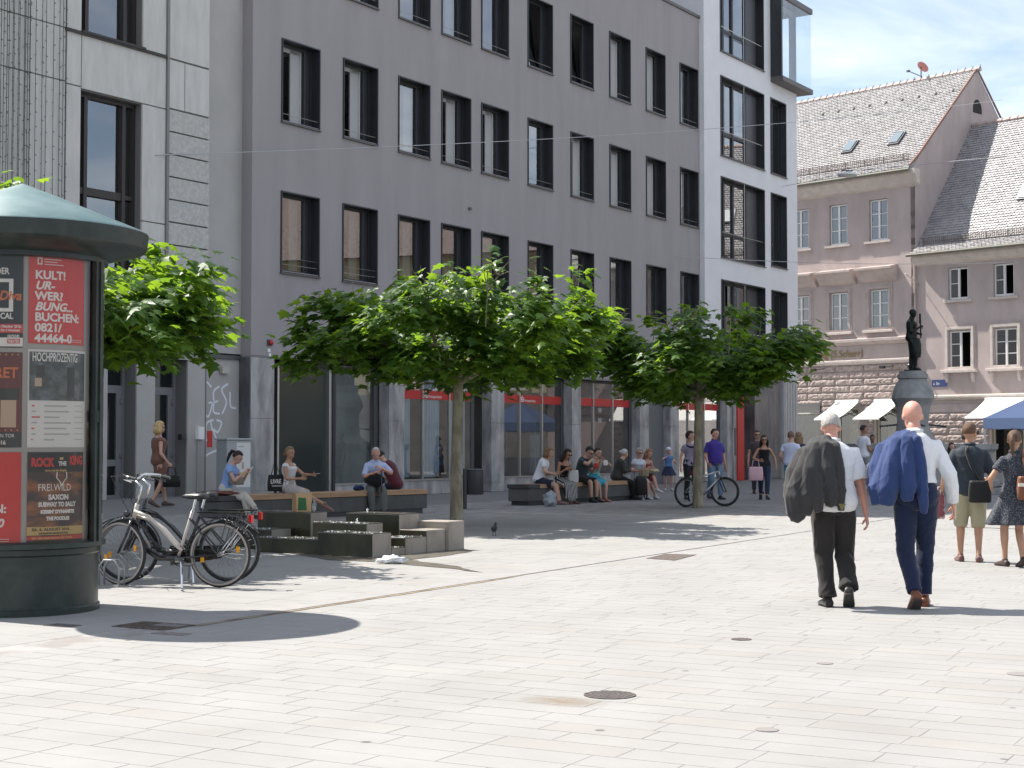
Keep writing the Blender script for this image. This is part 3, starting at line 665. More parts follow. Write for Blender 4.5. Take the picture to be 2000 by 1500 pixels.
for (z0, z1) in ((4.2, 9.30), (10.62, 15.2)):
    x0, x1 = W1
    w = frame_mb(x0, x1, z0, z1, .22, .36, .09).build('window', brown_fr, store)
    f = MB(); f.box(x0+.27, x0+.37, .2, .36, z0+.09, z1-.09); f.box(x1-.42, x1-.32, .2, .36, z0+.09, z1-.09)
    zt = z0+(z1-z0)*.57
    f.box(x0+.09, x0+.27, .22, .36, zt-.07, zt+.07); f.box(x0+.37, x1-.42, .22, .36, zt-.09, zt+.09); f.box(x1-.32, x1-.09, .22, .36, zt-.05, zt+.05); f.build('frame', brown_fr, w)
    for (a, b) in ((x0+.09, x0+.27), (x0+.37, x1-.42), (x1-.32, x1-.09)):
        for (c_, d) in ((z0+.09, zt-.07), (zt+.07, z1-.09)): MB().quad((a, .31, c_), (b, .31, c_), (b, .31, d), (a, .31, d)).build('pane', win_glass, w)
    MB().box(x0-.03, x1+.03, -.08, .22, z0-.06, z0-.002).build('sill', brown_fr, w)
for (x0, x1) in ((-15.72, -14.83), (-14.26, -13.20), (-17.4, -16.3)):
    d = empty('door', (0, 0, 0), 0, parent=store); dm = M('door_grey', (.20, .20, .205), rough=.5) if 'door_grey' not in MATS else MATS['door_grey']
    frame_mb(x0, x1, .22, 3.55, .40, .48, .07).build('frame', dm, d)
    m = MB(); m.box(x0+.07, x1-.07, .41, .47, 2.62, 2.80); m.box(x0+.07, x1-.07, .42, .46, .95, 1.10); m.box(x1-.24, x1-.07, .41, .47, .22, 2.62); m.build('leaf', dm, d)
    MB().box(x0+.07, x1-.07, .46, .47, .3, 3.5).build('pane', M('door_glass', (.016, .018, .02), rough=.08) if 'door_glass' not in MATS else MATS['door_glass'], d)
    for z in (.65, 1.2, 2.45): MB().cbox((x1-.12, .39, z), .05, .05, .09).build('hinge', steel, d)
MB().cbox((-13.40, .0, 1.62), .10, .12, .14).build('bell_box', anth, store)
m = MB(); m.tube([(-12.86, -.02, .22), (-12.86, -.02, 1.55)], .02, 6); m.build('cable_pipe', plaster_l, store); MB().cbox((-12.83, -.05, 1.72), .2, .1, .3).build('junction_box', white_t, store)
# strings of small lights hanging down the panels
ls_m = M('light_string_wire', (.055, .055, .05), rough=.7)
lc = empty('light_curtain', FO, FANG, 'curtain of thin dark light strings hanging down the pale concrete panels', 'light strings')
ru = random.Random(4)
for u in [-18.73, -18.60, -18.47, -18.31, -18.16, -18.04, -17.89, -17.71, -17.61, -18.11, -17.40, -17.24, -17.14, -17.06]+[-18.05-.15*i for i in range(8)]:
    m = MB(); m.tube([(u, -.05, 5.0), (u+.01*ru.uniform(-1, 1), -.05, 9), (u, -.05, 14.5)], .007, 5)
    z = 5.2+ru.random()*.2
    while z < 13: s_ = ru.choice((-1, 1)); m.tube([(u, -.05, z), (u+s_*.035, -.06, z-.02)], .009, 4); z += .28+.06*ru.random()
    m.build('light_string', ls_m, lc)
# ============================================================ OLD TOWN HOUSES
HO = Vector((14.55, 80, 0)); HDv = Vector((.68316, -.73027)); HANG = math.atan2(HDv.y, HDv.x)
def Hw(u, y, z=0): return Vector((HO.x+HDv.x*u-HDv.y*y, HO.y+HDv.y*u+HDv.x*y, z))
pink = M('pinkish_render', (.43, .362, .342), rough=.92, var=.11, scale=.9, stretch=(1, 1, .4), detail=8, bump=.3, bscale=90, spec=.2)
pink_d = M('weathered_trim', (.42, .35, .325), rough=.9, var=.12, scale=2)
trim_l = M('pale_trim', (.52, .46, .42), rough=.9, var=.1, scale=3)
stone_r = M('rusticated_stone', (.37, .305, .28), rough=.95, var=.22, scale=9, bump=3.0, bscale=11, spec=.2)
joint_d = M('stone_joint', (.16, .125, .11), rough=.95)
tile_m = M('clay_roof_tile', (.235, .225, .222), rough=.7, col2=(.38, .37, .368), scale=3.5, lo=.3, hi=.7, spec=.35)
ridge_m = M('ridge_tile', (.42, .34, .31), rough=.7, var=.2, scale=5)
copper = M('copper_gutter', (.12, .16, .13), rough=.6, col2=(.17, .12, .09), scale=5)
pane_d = glass('house_pane', (.35, .40, .42), base=.10)
room_m = M('room_dark', (.03, .028, .026), rough=.95)
def tiles(mb, x0, x1, prof, pitch=.17, w=.19, seed=1):
    """overlapping beaver-tail tiles laid course by course along a roof profile [(y,z)...]"""
    rr = random.Random(seed); L_ = [0]
    for i in range(1, len(prof)): L_.append(L_[-1]+math.dist(prof[i-1], prof[i]))
    def at(s):
        for i in range(1, len(prof)):
            if s <= L_[i] or i == len(prof)-1:
                t = (s-L_[i-1])/(L_[i]-L_[i-1]); a, b = prof[i-1], prof[i]
                dy, dz = (b[0]-a[0])/(L_[i]-L_[i-1]), (b[1]-a[1])/(L_[i]-L_[i-1])
                return a[0]+(b[0]-a[0])*t, a[1]+(b[1]-a[1])*t, dy, dz
    s = 0.; row = 0
    while s < L_[-1]-.02:
        y, z, dy, dz = at(s); x = x0+(w/2 if row % 2 else 0)
        while x < x1-.01:
            xe = min(x+w-.008, x1); lift = .042+rr.uniform(-.008, .010); cx = (x+xe)/2; hw = (xe-x)/2
            nyv, nzv = -dz, dy
            def P(xx, ss, h): return (xx, y+dy*ss+nyv*h, z+dz*ss+nzv*h)
            vs = [P(cx-hw, .05, lift), P(cx-hw*.6, .008, lift), P(cx+hw*.6, .008, lift), P(cx+hw, .05, lift), P(cx+hw, pitch*1.12, .006), P(cx-hw, pitch*1.12, .006),
                  P(cx-hw, .05, 0), P(cx-hw*.6, .008, 0), P(cx+hw*.6, .008, 0), P(cx+hw, .05, 0)]
            mb.add(vs, [(0, 1, 2, 3, 4, 5), (6, 7, 1, 0), (7, 8, 2, 1), (8, 9, 3, 2)]); x += w
        s += pitch; row += 1
def hwin(parent, a, b, c_, d, mull=True, rails=2, opened=0, mat=None):
    """white casement window: frame, mullion, glazing bars, panes"""
    mat = mat or white_fr
    w = frame_mb(a, b, c_, d, .10, .17, .07, wb=.09).build('window', mat, parent); m = MB(); cx = (a+b)/2
    m.box(cx-.05, cx+.05, .09, .17, c_+.09, d-.07)
    lo_, hi_ = c_+.09, d-.07
    for k in range(rails):
        z = lo_+(hi_-lo_)*(k+1)/(rails+1); m.box(a+.07, cx-.05, .11, .16, z-.018, z+.018)
        if not opened: m.box(cx+.05, b-.07, .11, .16, z-.018, z+.018)
    m.build('glazing_bars', mat, w)
    for (xa, xb, op) in ((a+.07, cx-.05, 0), (cx+.05, b-.07, opened)):
        if op:
            s = MB(); W_ = xb-xa; ang = R(75); c2, s2 = math.cos(ang), math.sin(ang)
            q = lambda t, e: (xb-t*c2, .17+t*s2+e)
            for (ta, tb, za, zb) in ((0, .05, lo_, hi_), (W_-.05, W_, lo_, hi_), (.05, W_-.05, lo_, lo_+.05), (.05, W_-.05, hi_-.05, hi_), (.05, W_-.05, (lo_+hi_)/2-.02, (lo_+hi_)/2+.02)):
                s.prism([(*q(ta, 0), za), (*q(tb, 0), za), (*q(tb, .04), za), (*q(ta, .04), za)], (0, 0, zb-za))
            s.build('open_sash', mat, w); continue
        for k in range(rails+1):
            z0 = lo_+(hi_-lo_)*k/(rails+1)+.018; z1 = lo_+(hi_-lo_)*(k+1)/(rails+1)-.018
            MB().quad((xa, .14, z0), (xb, .14, z0), (xb, .14, z1), (xa, .14, z1)).build('pane', pane_d, w)
    return w
def roof_profile(eave, flare, ridge):
    (y0, z0), (y1, z1), (y2, z2) = eave, flare, ridge
    return [(y0, z0), ((y0+y1)/2-.02, (z0+z1)/2-.05), (y1, z1), ((y1+y2)/2, (z1+z2)/2), (y2, z2)]
# ---------------- first house: tall, gabled
h1 = empty('gabled_house', HO, HANG, 'tall pinkish town house with a steep tiled gable roof and hooded windows', 'house')
U0, U1 = -14.0, 6.75
w2 = [(-9.95+2.345*i, -8.95+2.345*i) for i in range(7)]; w2 = [(4.16-2.33*k, 5.22-2.33*k) for k in range(7)]
ops = [(a, b, 11.30, 13.32) for a, b in w2]+[(a, b, 6.98, 8.94) for a, b in w2]
shops = [(4.45, 5.75, .5, 3.25), (2.2, 3.45, .5, 3.25), (-1.6, 1.15, .05, 3.0), (-5.2, -2.4, .4, 3.2)]
wall_openings(U0, U1, 0, 14.2, ops+shops, .12).build('wall', pink, h1)
MB().box(U0+.1, U1-.1, 1.8, 11, 0, 14.2).build('core', room_m, h1)
for z in (3.6, 6.4, 10.4): MB().box(U0+.1, U1-.1, .15, 1.8, z-.05, z).build('floor_slab', room_m, h1)
for k, (a, b) in enumerate(w2):
    hwin(h1, a+.02, b-.02, 11.32, 13.30); MB().box(a-.22, b+.22, -.14, .1, 11.18, 11.29).build('sill', trim_l, h1, bevel=.01)
    hwin(h1, a+.02, b-.02, 7.0, 8.92)
    s = frame_mb(a-.16, b+.16, 6.97, 9.1, -.05, .0, .13); s.build('window_surround', pink_d, h1, bevel=.01)
    s = frame_mb(a-.24, b+.24, 6.97, 9.18, -.03, .0, .07); s.build('window_surround', pink_d, h1)
    MB().box(a-.32, b+.32, -.2, .0, 6.84, 6.965).build('sill', trim_l, h1, bevel=.012)
    # projecting hood with a coved underside
    prof = [(0, 9.28), (-.12, 9.34), (-.30, 9.55), (-.52, 9.82), (-.62, 9.86), (-.62, 9.96), (0, 10.08)]
    MB().prism([(a-.52, y, z) for y, z in prof], (b-a+1.04, 0, 0)).build('window_hood', pink_d, h1)
# eaves: cornice, gutter, snow guard
MB().prism([(U0, y, z) for y, z in ((0, 13.75), (-.18, 13.85), (-.42, 14.25), (-.50, 14.27), (-.50, 14.50), (0, 14.5))], (U1-U0+.28, 0, 0)).build('cornice', trim_l, h1)
prof1 = roof_profile((-.62, 14.52), (.35, 15.25), (5.63, 20.2))
rf = MB(); rf.prism([(U0, y, z) for y, z in [(-.60, 14.45)]+prof1[1:]+[(11.3, 14.5)]], (U1-U0, 0, 0)); roof1 = rf.build('roof', tile_m, h1)
tm = MB(); tiles(tm, -8.0, U1+.06, prof1, .165, .19, 2); to = tm.build('roof_tiles', tile_m, roof1); tag(to, kind='stuff')
tm = MB(); tiles(tm, U0, -8.0, prof1, .5, .6, 3); tag(tm.build('roof_tiles', tile_m, roof1), kind='stuff')
m = MB(); x = U0
while x < U1: m.tube([(x, 5.63, 20.2), (x+.40, 5.63, 20.22)], [.12, .14], 8); m.cbox((x+.4, 5.63, 20.36), .03, .05, .14); x += .42
m.build('ridge_tiles', ridge_m, roof1)
m = MB(); m.tube([(U0, -.68, 14.44), (U1+.12, -.68, 14.44)], .075, 8); m.build('gutter', copper, roof1)
def snow(parent, x0, x1, y, z, sl=(.62, .78)):
    m = MB()
    for k in (0.0, .12, .24): m.tube([(x0, y, z+.1+k), (x1, y, z+.1+k)], .014, 5)
    x = x0
    while x <= x1: m.cbox((x, y, z+.22), .02, .02, .30); x += .11
    x = x0
    while x <= x1: m.cbox((x, y+.02, z+.18), .05, .05, .42); x += 1.1
    m.build('snow_guard', M('guard_iron', (.16, .13, .12), rough=.7) if 'guard_iron' not in MATS else MATS['guard_iron'], parent)
snow(roof1, -6, U1-.3, .0, 14.98)
def onroof(prof, y):
    for i in range(1, len(prof)):
        if y <= prof[i][0] or i == len(prof)-1:
            a, b = prof[i-1], prof[i]; t = (y-a[0])/(b[0]-a[0]); return a[1]+(b[1]-a[1])*t
def skylight(parent, u, y, prof, w=.62, l=1.0, mat=None):
    z = onroof(prof, y); z2 = onroof(prof, y+l*.72); ang = math.atan2(z2-z, l*.72); rot = Matrix.Rotation(ang, 3, 'X')
    m = MB(); m.cbox((u, y+l*.36, (z+z2)/2+.08), w, l, .14, rot); s = m.build('skylight', anth_l, parent)
    m = MB(); m.cbox((u, y+l*.36-.1*math.sin(ang), (z+z2)/2+.08+.1*math.cos(ang)), w-.12, l-.14, .02, rot); m.build('pane', mat or M('skylight_glass', (.16, .20, .23), rough=.1), s)
skylight(roof1, 2.05, 1.15, prof1); skylight(roof1, 4.75, 1.2, prof1)
for u in (1.4, 2.5, 3.55, 4.65, 5.8, 6.1): pass
for i in range(9):
    u = -1.6+i*.98; y = 4.35; m = MB(); z = onroof(prof1, y); m.prism([(u-.06, y-.10, z-.02), (u+.06, y-.10, z-.02), (u, y-.09, z+.09)], (0, .2, .05)); m.build('roof_vent', M('vent_clay', (.13, .1, .09), rough=.8) if 'vent_clay' not in MATS else MATS['vent_clay'], roof1)
gb = MB(); gb.prism([(U1-.25, 0, 13.7), (U1-.25, -.3, 14.5), (U1-.25, .35, 15.2), (U1-.25, 5.63, 20.12), (U1-.25, 11, 14.5), (U1-.25, 11, 7), (U1-.25, 0, 7)], (.27, 0, 0)); gb.build('gable_wall', pink, h1)
v = MB(); v.tube([(U1+.03, -.5, 14.66), (U1+.03, .35, 15.33), (U1+.03, 5.63, 20.27), (U1+.03, 10.8, 15.3)], .055, 6); v.build('verge', M('verge_red', (.25, .13, .10), rough=.8), roof1)
m = MB(); pts = [(U1+.03, 5.65-.42, 18.0)]+[(U1+.03, 5.65-.42*math.cos(math.pi*k/10), 18.15+.55*math.sin(math.pi*k/10)) for k in range(11)]+[(U1+.03, 5.65+.42, 18.0)]
m.poly(pts); m.build('gable_opening', room_m, h1)
# satellite dish on the ridge
dp = empty('satellite_dish', Hw(3.6, 5.6, 20.3), HANG, 'salmon coloured satellite dish on the ridge of the gabled house', 'satellite dish')
m = MB(); rot = Matrix.Rotation(R(68), 3, 'Y') @ Matrix.Rotation(R(10), 3, 'X')
rs_ = []
for k in range(6): r = .31*k/5; rs_.append([rot @ Vector((max(r, .001)*math.cos(a), 1.25*max(r, .001)*math.sin(a), .14*(k/5)**2)) + Vector((0, 0, .52)) for a in [2*math.pi*i/20 for i in range(20)]])
m.rings(rs_, True, False); m.build('dish', M('dish_salmon', (.55, .22, .17), rough=.5), dp, smooth=True)
m = MB(); m.tube([(0, 0, -.1), (0, 0, .6)], .03, 8); m.build('mast', anth_l, dp)
m = MB(); m.tube([(0, 0, .1), (-.45, -.1, .35), (-.62, -.12, .45)], .025, 6); m.cbox((-.68, -.12, .47), .16, .1, .1); m.build('receiver_arm', anth_l, dp)
# string courses, lettering band, rusticated ground floor
MB().prism([(U0, y, z) for y, z in ((0, 6.28), (-.10, 6.30), (-.24, 6.44), (-.24, 6.56), (0, 6.62))], (U1-U0, 0, 0)).build('string_course', pink_d, h1)
MB().prism([(U0, y, z) for y, z in ((0, 5.32), (-.14, 5.36), (-.20, 5.46), (-.20, 5.54), (0, 5.58))], (U1-U0, 0, 0)).build('string_course', trim_l, h1)
vs, fs = text2d('Strumpfhandlung (S.Schurr)', .55, shear=.12, xs=.82); xm = max(v[0] for v in vs); k_ = 5.3/xm
m = MB(); m.add([(-1.55+v[0]*k_, -.03, 5.72+v[1]*.95) for v in vs], fs); m.add([(-1.55+v[0]*k_, -.055, 5.72+v[1]*.95) for v in vs], fs); m.build('lettering', M('old_gold', (.30, .21, .08), rough=.4, metal=.6), h1)
def rustic(parent, x0, x1, z0, z1, ops, h=.335, ln=1.66, seed=1):
    rr = random.Random(seed); z = z1; row = 0
    while z > z0+.05:
        za = max(z0, z-h); x = x0-(.83 if row % 2 else 0)
        while x < x1:
            a, b = max(x, x0), min(x+ln, x1); segs = [(a, b)]
            for o in ops:
                if o[2] < z-.02 and o[3] > za+.02:
                    ns = []
                    for (p, q) in segs:
                        if o[1] <= p or o[0] >= q: ns.append((p, q)); continue
                        if o[0] > p: ns.append((p, o[0]))
                        if o[1] < q: ns.append((o[1], q))
                    segs = ns
            for (p, q) in segs:
                if q-p < .12: continue
                g_ = .018; zb, zt = za+g_, z-g_; n1, n2 = max(3, int((q-p)/.11)), 4; grid = []
                m = MB()
                for j in range(n2+1):
                    for i in range(n1+1):
                        xx = p+g_+(q-p-2*g_)*i/n1; zz = zb+(zt-zb)*j/n2
                        e = 0 if (i in (0, n1) or j in (0, n2)) else 1
                        m.v.append((xx, -.03-e*(.03+.035*rr.random()), zz))
                for j in range(n2):
                    for i in range(n1): aa = j*(n1+1)+i; m.f.append([aa, aa+1, aa+n1+2, aa+n1+1]); m.m.append(0)
                base = len(m.v); m.add([(p+g_, .0, zb), (q-g_, .0, zb), (q-g_, .0, zt), (p+g_, .0, zt)], [])
                c4 = [0, n1, (n1+1)*(n2+1)-1, (n1+1)*n2]
                for (e0, e1, b0, b1) in ((c4[0], c4[1], 0, 1), (c4[1], c4[2], 1, 2), (c4[2], c4[3], 2, 3), (c4[3], c4[0], 3, 0)): m.f.append([base+b0, base+b1, e1, e0]); m.m.append(0)
                m.build('rusticated_stone', stone_r, parent)
            x += ln
        z -= h; row += 1
rustic(h1, -4.5, U1, 0.3, 5.33, [(a-.1, b+.1, c_-.6, d+.12) for a, b, c_, d in shops], seed=4)
MB().box(-4.5, U1, -.012, .0, 0, 5.33)
cream = M('cream_frame', (.50, .46, .36), rough=.6)
def shopfront(parent, a, b, c_, d, seed=0):
    w = frame_mb(a+.01, b-.01, c_, d-.01, .14, .24, .09).build('shop_window', cream, parent)
    MB().quad((a+.1, .2, c_+.1), (b-.1, .2, c_+.1), (b-.1, .2, d-.1), (a+.1, .2, d-.1)).build('pane', shop_glass, w)
    MB().box(a+.1, b-.1, .9, .95, c_, d).build('display_wall', M('display_%d' % seed, ((.34, .30, .22), (.40, .36, .27), (.05, .05, .05), (.26, .22, .16))[seed % 4], rough=.8, var=.5, scale=3), w)
    return w
for i, (a, b, c_, d) in enumerate(shops): shopfront(h1, a, b, c_, d, i)
rr = random.Random(9)
shelf = empty('shop_display', (0, 0, 0), 0, parent=h1)
for i in range(26):
    u = rr.uniform(-5.1, -2.5); z = .6+.45*rr.randrange(5); cc = rr.choice(((.5, .35, .12), (.45, .12, .08), (.3, .35, .15), (.6, .55, .45), (.12, .1, .09)))
    MB().cbox((u, .6, z), rr.uniform(.12, .3), .1, rr.uniform(.15, .36)).build('goods', M('goods%d' % (i % 5), ((.5, .35, .12), (.45, .12, .08), (.3, .35, .15), (.6, .55, .45), (.12, .1, .09))[i % 5], rough=.7) if 'goods%d' % (i % 5) not in MATS else MATS['goods%d' % (i % 5)], shelf)
MB().box(-1.9, 1.25, -.10, .0, 3.02, 3.5).build('fascia', M('fascia_grey', (.11, .105, .10), rough=.6), h1)
MB().box(-1.9, 1.25, -.9, -.1, 2.94, 3.0).build('canopy', M('canopy_white', (.6, .6, .58), rough=.6), h1)
awn_m = M('white_canvas', (.74, .73, .70), rough=.8); 
t_ = awn_m.node_tree.nodes['Principled BSDF']; t_.inputs['Subsurface Weight'].default_value = 0
def awning(u0, u1, zt, zb, out, label):
    e = empty('awning', Hw((u0+u1)/2, 0, 0), HANG, label, 'awning', 'white awnings over the shop windows'); hw = (u1-u0)/2
    m = MB(); N = 8; top = []; 
    for k in range(N+1):
        t = k/N; y = -.12-(out-.12)*t; z = zt+(zb-zt)*t-.05*math.sin(math.pi*t); top.append((y, z))
    for k in range(N): m.quad((-hw, *top[k]), (hw, *top[k]), (hw, *top[k+1]), (-hw, *top[k+1]))
    m.quad((-hw, *top[-1]), (hw, *top[-1]), (hw, top[-1][0], top[-1][1]-.06), (-hw, top[-1][0], top[-1][1]-.06))
    o = m.build('canvas', awn_m, e); sl = o.modifiers.new('t', 'SOLIDIFY'); sl.thickness = .006
    m = MB(); m.tube([(-hw, -.1, zt+.03), (hw, -.1, zt+.03)], .085, 10); m.build('roller_case', white_fr, e)
    for s in (-1, 1):
        m = MB(); m.tube([(s*(hw-.1), -.05, zt-.45), (s*(hw-.3), -out*.55, (zt+zb)/2-.3), (s*(hw-.1), -out+.02, zb-.04)], .022, 6); m.build('folding_arm', anth_l, e)
    return e
awning(2.2, 3.55, 3.50, 2.66, 1.9, 'white awning over the left shop window beside the tower')
awning(4.45, 5.9, 3.50, 2.66, 1.9, 'white awning directly left of the statue pedestal')
awning(10.4, 16.5, 3.45, 2.64, 1.9, 'wide white awning behind the blue market tent')
awning(-5.5, -2.3, 3.6, 2.72, 2.0, 'white awning glimpsed through the arcade below the tower')
MB().box(2.35, 3.4, -.30, -.15, .75, 1.35)
for (u, z) in ((1.55, 5.12), (5.55, 5.12)):
    m = MB(); m.tube([(u, 0, z+.1), (u-.25, -.55, z)], .018, 6); m.cbox((u-.3, -.62, z), .26, .16, .13); m.build('spotlight', anth, h1)
# ---------------- second house: lower, to the right
h2 = empty('low_town_house', Hw(6.75, .05), HANG, 'lower pinkish town house with dark tiled roof behind the market tent', 'house')
V1 = 13.6
ux = lambda u: u-6.75
w3 = [(8.44+2.33*k, 9.49+2.33*k) for k in range(5)]; 
ops3 = [(ux(a), ux(b), 8.16, 9.66) for a, b in w3]+[(ux(a)-.0, ux(b)+.12, 4.92, 6.72) for a, b in w3]+[(ux(10.6), ux(12.2), .5, 3.0), (ux(12.6), ux(16.2), .5, 3.0)]
wall_openings(0, V1, 0, 10.3, ops3, .12).build('wall', pink, h2)
MB().box(.1, V1-.1, 1.8, 10, 0, 10.2).build('core', room_m, h2)
for k, (a, b) in enumerate(w3):
    a, b = ux(a), ux(b)
    hwin(h2, a+.02, b-.02, 8.18, 9.64, rails=1, opened=1 if k in (0, 1) else 0); MB().box(a-.2, b+.2, -.12, .1, 8.04, 8.15).build('sill', trim_l, h2, bevel=.01)
    hwin(h2, a+.02, b+.10, 4.94, 6.70, rails=2, opened=1 if k == 0 else 0)
    frame_mb(a-.16, b+.28, 4.9, 6.9, -.06, .0, .13).build('window_surround', trim_l, h2, bevel=.01); frame_mb(a-.25, b+.37, 4.9, 6.99, -.03, 0, .08).build('window_surround', pink_d, h2)
    MB().box(a-.34, b+.46, -.2, .0, 4.76, 4.895).build('sill', trim_l, h2, bevel=.012)
    for s in (a-.14, b+.16): MB().prism([(s, y, z) for y, z in ((0, 4.30), (-.06, 4.34), (-.15, 4.6), (-.15, 4.75), (0, 4.75))], (.12, 0, 0)).build('bracket', trim_l, h2)
MB().prism([(0, y, z) for y, z in ((0, 9.85), (-.2, 9.95), (-.38, 10.2), (-.42, 10.4), (0, 10.4))], (V1, 0, 0)).build('cornice', trim_l, h2)
prof2 = [(-.62, 10.42), (.0, 10.78), (.5, 11.35), (1.2, 12.35), (5.1, 17.3)]
rf = MB(); rf.prism([(0.03, y, z) for y, z in [(-.60, 10.36)]+prof2[1:]+[(10.2, 10.4)]], (V1, 0, 0)); roof2 = rf.build('roof', tile_m, h2)
tile_d = M('dark_roof_tile', (.25, .24, .24), rough=.6, col2=(.40, .38, .38), scale=3.5, lo=.3, hi=.7, spec=.6)
tm = MB(); tiles(tm, 0.03, 8.0, prof2, .165, .19, 5); tag(tm.build('roof_tiles', tile_d, roof2), kind='stuff')
tm = MB(); tiles(tm, 8.0, V1, prof2, .5, .6, 6); tag(tm.build('roof_tiles', tile_d, roof2), kind='stuff')
m = MB(); x = 0.05
while x < V1: m.tube([(x, 5.1, 17.3), (x+.40, 5.1, 17.32)], [.12, .14], 8); x += .42
m.build('ridge_tiles', ridge_m, roof2)
m = MB(); m.tube([(-.12, -.66, 10.36), (V1, -.66, 10.36)], .08, 8); m.build('gutter', copper, roof2)
snow(roof2, .35, 9, .05, 10.82); skylight(roof2, ux(11.6), 1.35, prof2, .8, 1.0, M('bright_skylight', (.7, .7, .7), rough=.08, spec=.8))
MB().prism([(0, y, z) for y, z in ((0, 3.5), (-.1, 3.52), (-.2, 3.62), (-.2, 3.7), (0, 3.74))], (V1, 0, 0)).build('string_course', trim_l, h2)
MB().prism([(0, y, z) for y, z in ((0, 2.92), (-.06, 2.94), (-.06, 3.3), (0, 3.32))], (V1, 0, 0)).build('string_course', pink_d, h2)
rustic(h2, 0.02, ux(17), .3, 2.9, [(ux(10.5), ux(12.3), 0, 3.1), (ux(12.5), ux(16.3), 0, 3.1)], seed=8)
for i, (a, b) in enumerate(((10.6, 12.2), (12.6, 16.2))): shopfront(h2, ux(a), ux(b), .5, 3.0, 3-i)
m = MB(); m.tube([(-.03, -.1, 10.2), (-.03, -.1, 3.8)], .05, 8); m.build('downpipe', pink_d, h2)
sg = empty('street_sign', (0, 0, 0), 0, parent=h2); MB().box(ux(7.55), ux(8.35), -.03, -.005, 4.14, 4.46).build('plate', M('sign_blue', (.03, .05, .16), rough=.5), sg)
vs, fs = text2d('u. Str.', .2, xs=.8); MB().add([(ux(7.62)+v[0], -.034, 4.22+v[1]) for v in vs], fs).build('lettering', white_t, sg)
m = MB(); m.tube([(ux(6.9), -.02, 5.02), (ux(7.0), -.95, 5.1)], .03, 6); m.ball((ux(7.02), -1.05, 5.1), .14, .14, .14); m.build('wall_lamp', anth, h2)
m = MB(); m.tube([(ux(6.95), -.02, 9.0), (ux(6.85), -1.1, 9.45)], .02, 6); m.build('wire_bracket', steel, h2)
# ---------------- third house: out of frame, mirrored in the office windows
h3 = empty('cream_house', Hw(20.4, .1), HANG, 'cream corner house with brown tiled roof seen mirrored in the office windows', 'house')
creamw = M('cream_render', (.55, .47, .30), rough=.9, var=.06, scale=1)
hops = [(1.2+2.5*i, 2.4+2.5*i, z, z+2.1) for i in range(8) for z in (4.4, 8.1)]
wall_openings(0, 21, 0, 11.6, hops, .15).build('wall', creamw, h3); MB().box(.1, 20.9, .5, 10, 0, 11.5).build('core', room_m, h3)
MB().box(0, 21, -.12, -.002, 0, 4.1).build('stone_base', M('grey_base_stone', (.22, .21, .20), rough=.9, var=.2, scale=1.5), h3)
for o in hops: frame_mb(o[0]-.15, o[1]+.15, o[2]-.15, o[3]+.15, -.05, .1, .14).build('window', white_fr, h3)
z = .4
while z < 11.0:
    for x0 in (0, 20.2): MB().box(x0, x0+.8, -.08, -.001, z, z+.55).build('quoin', M('quoin', (.62, .53, .36), rough=.9) if 'quoin' not in MATS else MATS['quoin'], h3)
    z += .62
MB().prism([(0, -.6, 11.5), (0, 5.5, 16.0), (0, 11, 11.5)], (21, 0, 0)).build('roof', M('brown_tiles', (.19, .15, .135), rough=.85, var=.3, scale=6), h3)
# ============================================================ STATUE FOUNTAIN (bronze added with the figures)
FS = Vector((12.35, 48.9, 0))
fstone = M('weathered_limestone', (.30, .30, .295), rough=.85, col2=(.17, .175, .175), scale=1.6, lo=.4, hi=.68, bump=1.2, bscale=14)
fb = empty('statue_fountain', FS, R(20), 'octagonal stone fountain basin with tall rocky pedestal for the bronze figure', 'fountain')
m = MB(); seg = 8
def octo(prof): 
    q = MB()
    q.rings([[(r*math.cos(2*math.pi*(k+.5)/8), r*math.sin(2*math.pi*(k+.5)/8), z) for k in range(8)] for r, z in prof], True, False); return q
octo([(3.3, 0), (3.3, .17), (2.9, .172), (2.9, .0)]).build('step', fstone, fb)
octo([(2.62, .17), (2.62, .34), (2.48, .40), (2.46, 1.22), (2.58, 1.30), (2.60, 1.46), (2.30, 1.47), (2.28, .5)]).build('basin', fstone, fb)
octo([(2.29, 1.2), (.001, 1.2)]).build('water', M('fountain_water', (.05, .06, .05), rough=.06, spec=.6), fb)
pr = [(.95, .4), (.92, 1.5), (.62, 1.62), (.50, 1.78), (.455, 2.1), (.46, 2.55), (.55, 2.72), (.64, 2.86), (.60, 2.98), (.55, 3.12), (.47, 3.32), (.42, 3.42), (.40, 3.46), (.45, 3.48), (.44, 3.60), (.40, 3.62), (.39, 3.70), (.001, 3.70)]
q = MB(); rs_ = []; n = 28
for (r, z) in pr:
    ring = []
    for k in range(n):
        a = 2*math.pi*k/n; sq = 1/max(abs(math.cos(a)), abs(math.sin(a))); sq = min(sq, 1.22); rr_ = r*(.86+.14*sq)
        nz_ = mnoise.noise((math.cos(a)*2.5, math.sin(a)*2.5, z*3)) if z < 3.4 and z > 1.6 else 0
        ring.append((rr_*(1+.12*nz_)*math.cos(a), rr_*(1+.12*nz_)*math.sin(a), z))
    rs_.append(ring)
q.rings(rs_, True, False); q.build('pedestal', fstone, fb, auto=40)
for a in (R(75), R(-105), R(-15), R(165)): m = MB(); m.tube([(.5*math.cos(a), .5*math.sin(a), 2.05), (1.05*math.cos(a), 1.05*math.sin(a), 2.0)], .028, 8); m.build('spout', anth, fb)
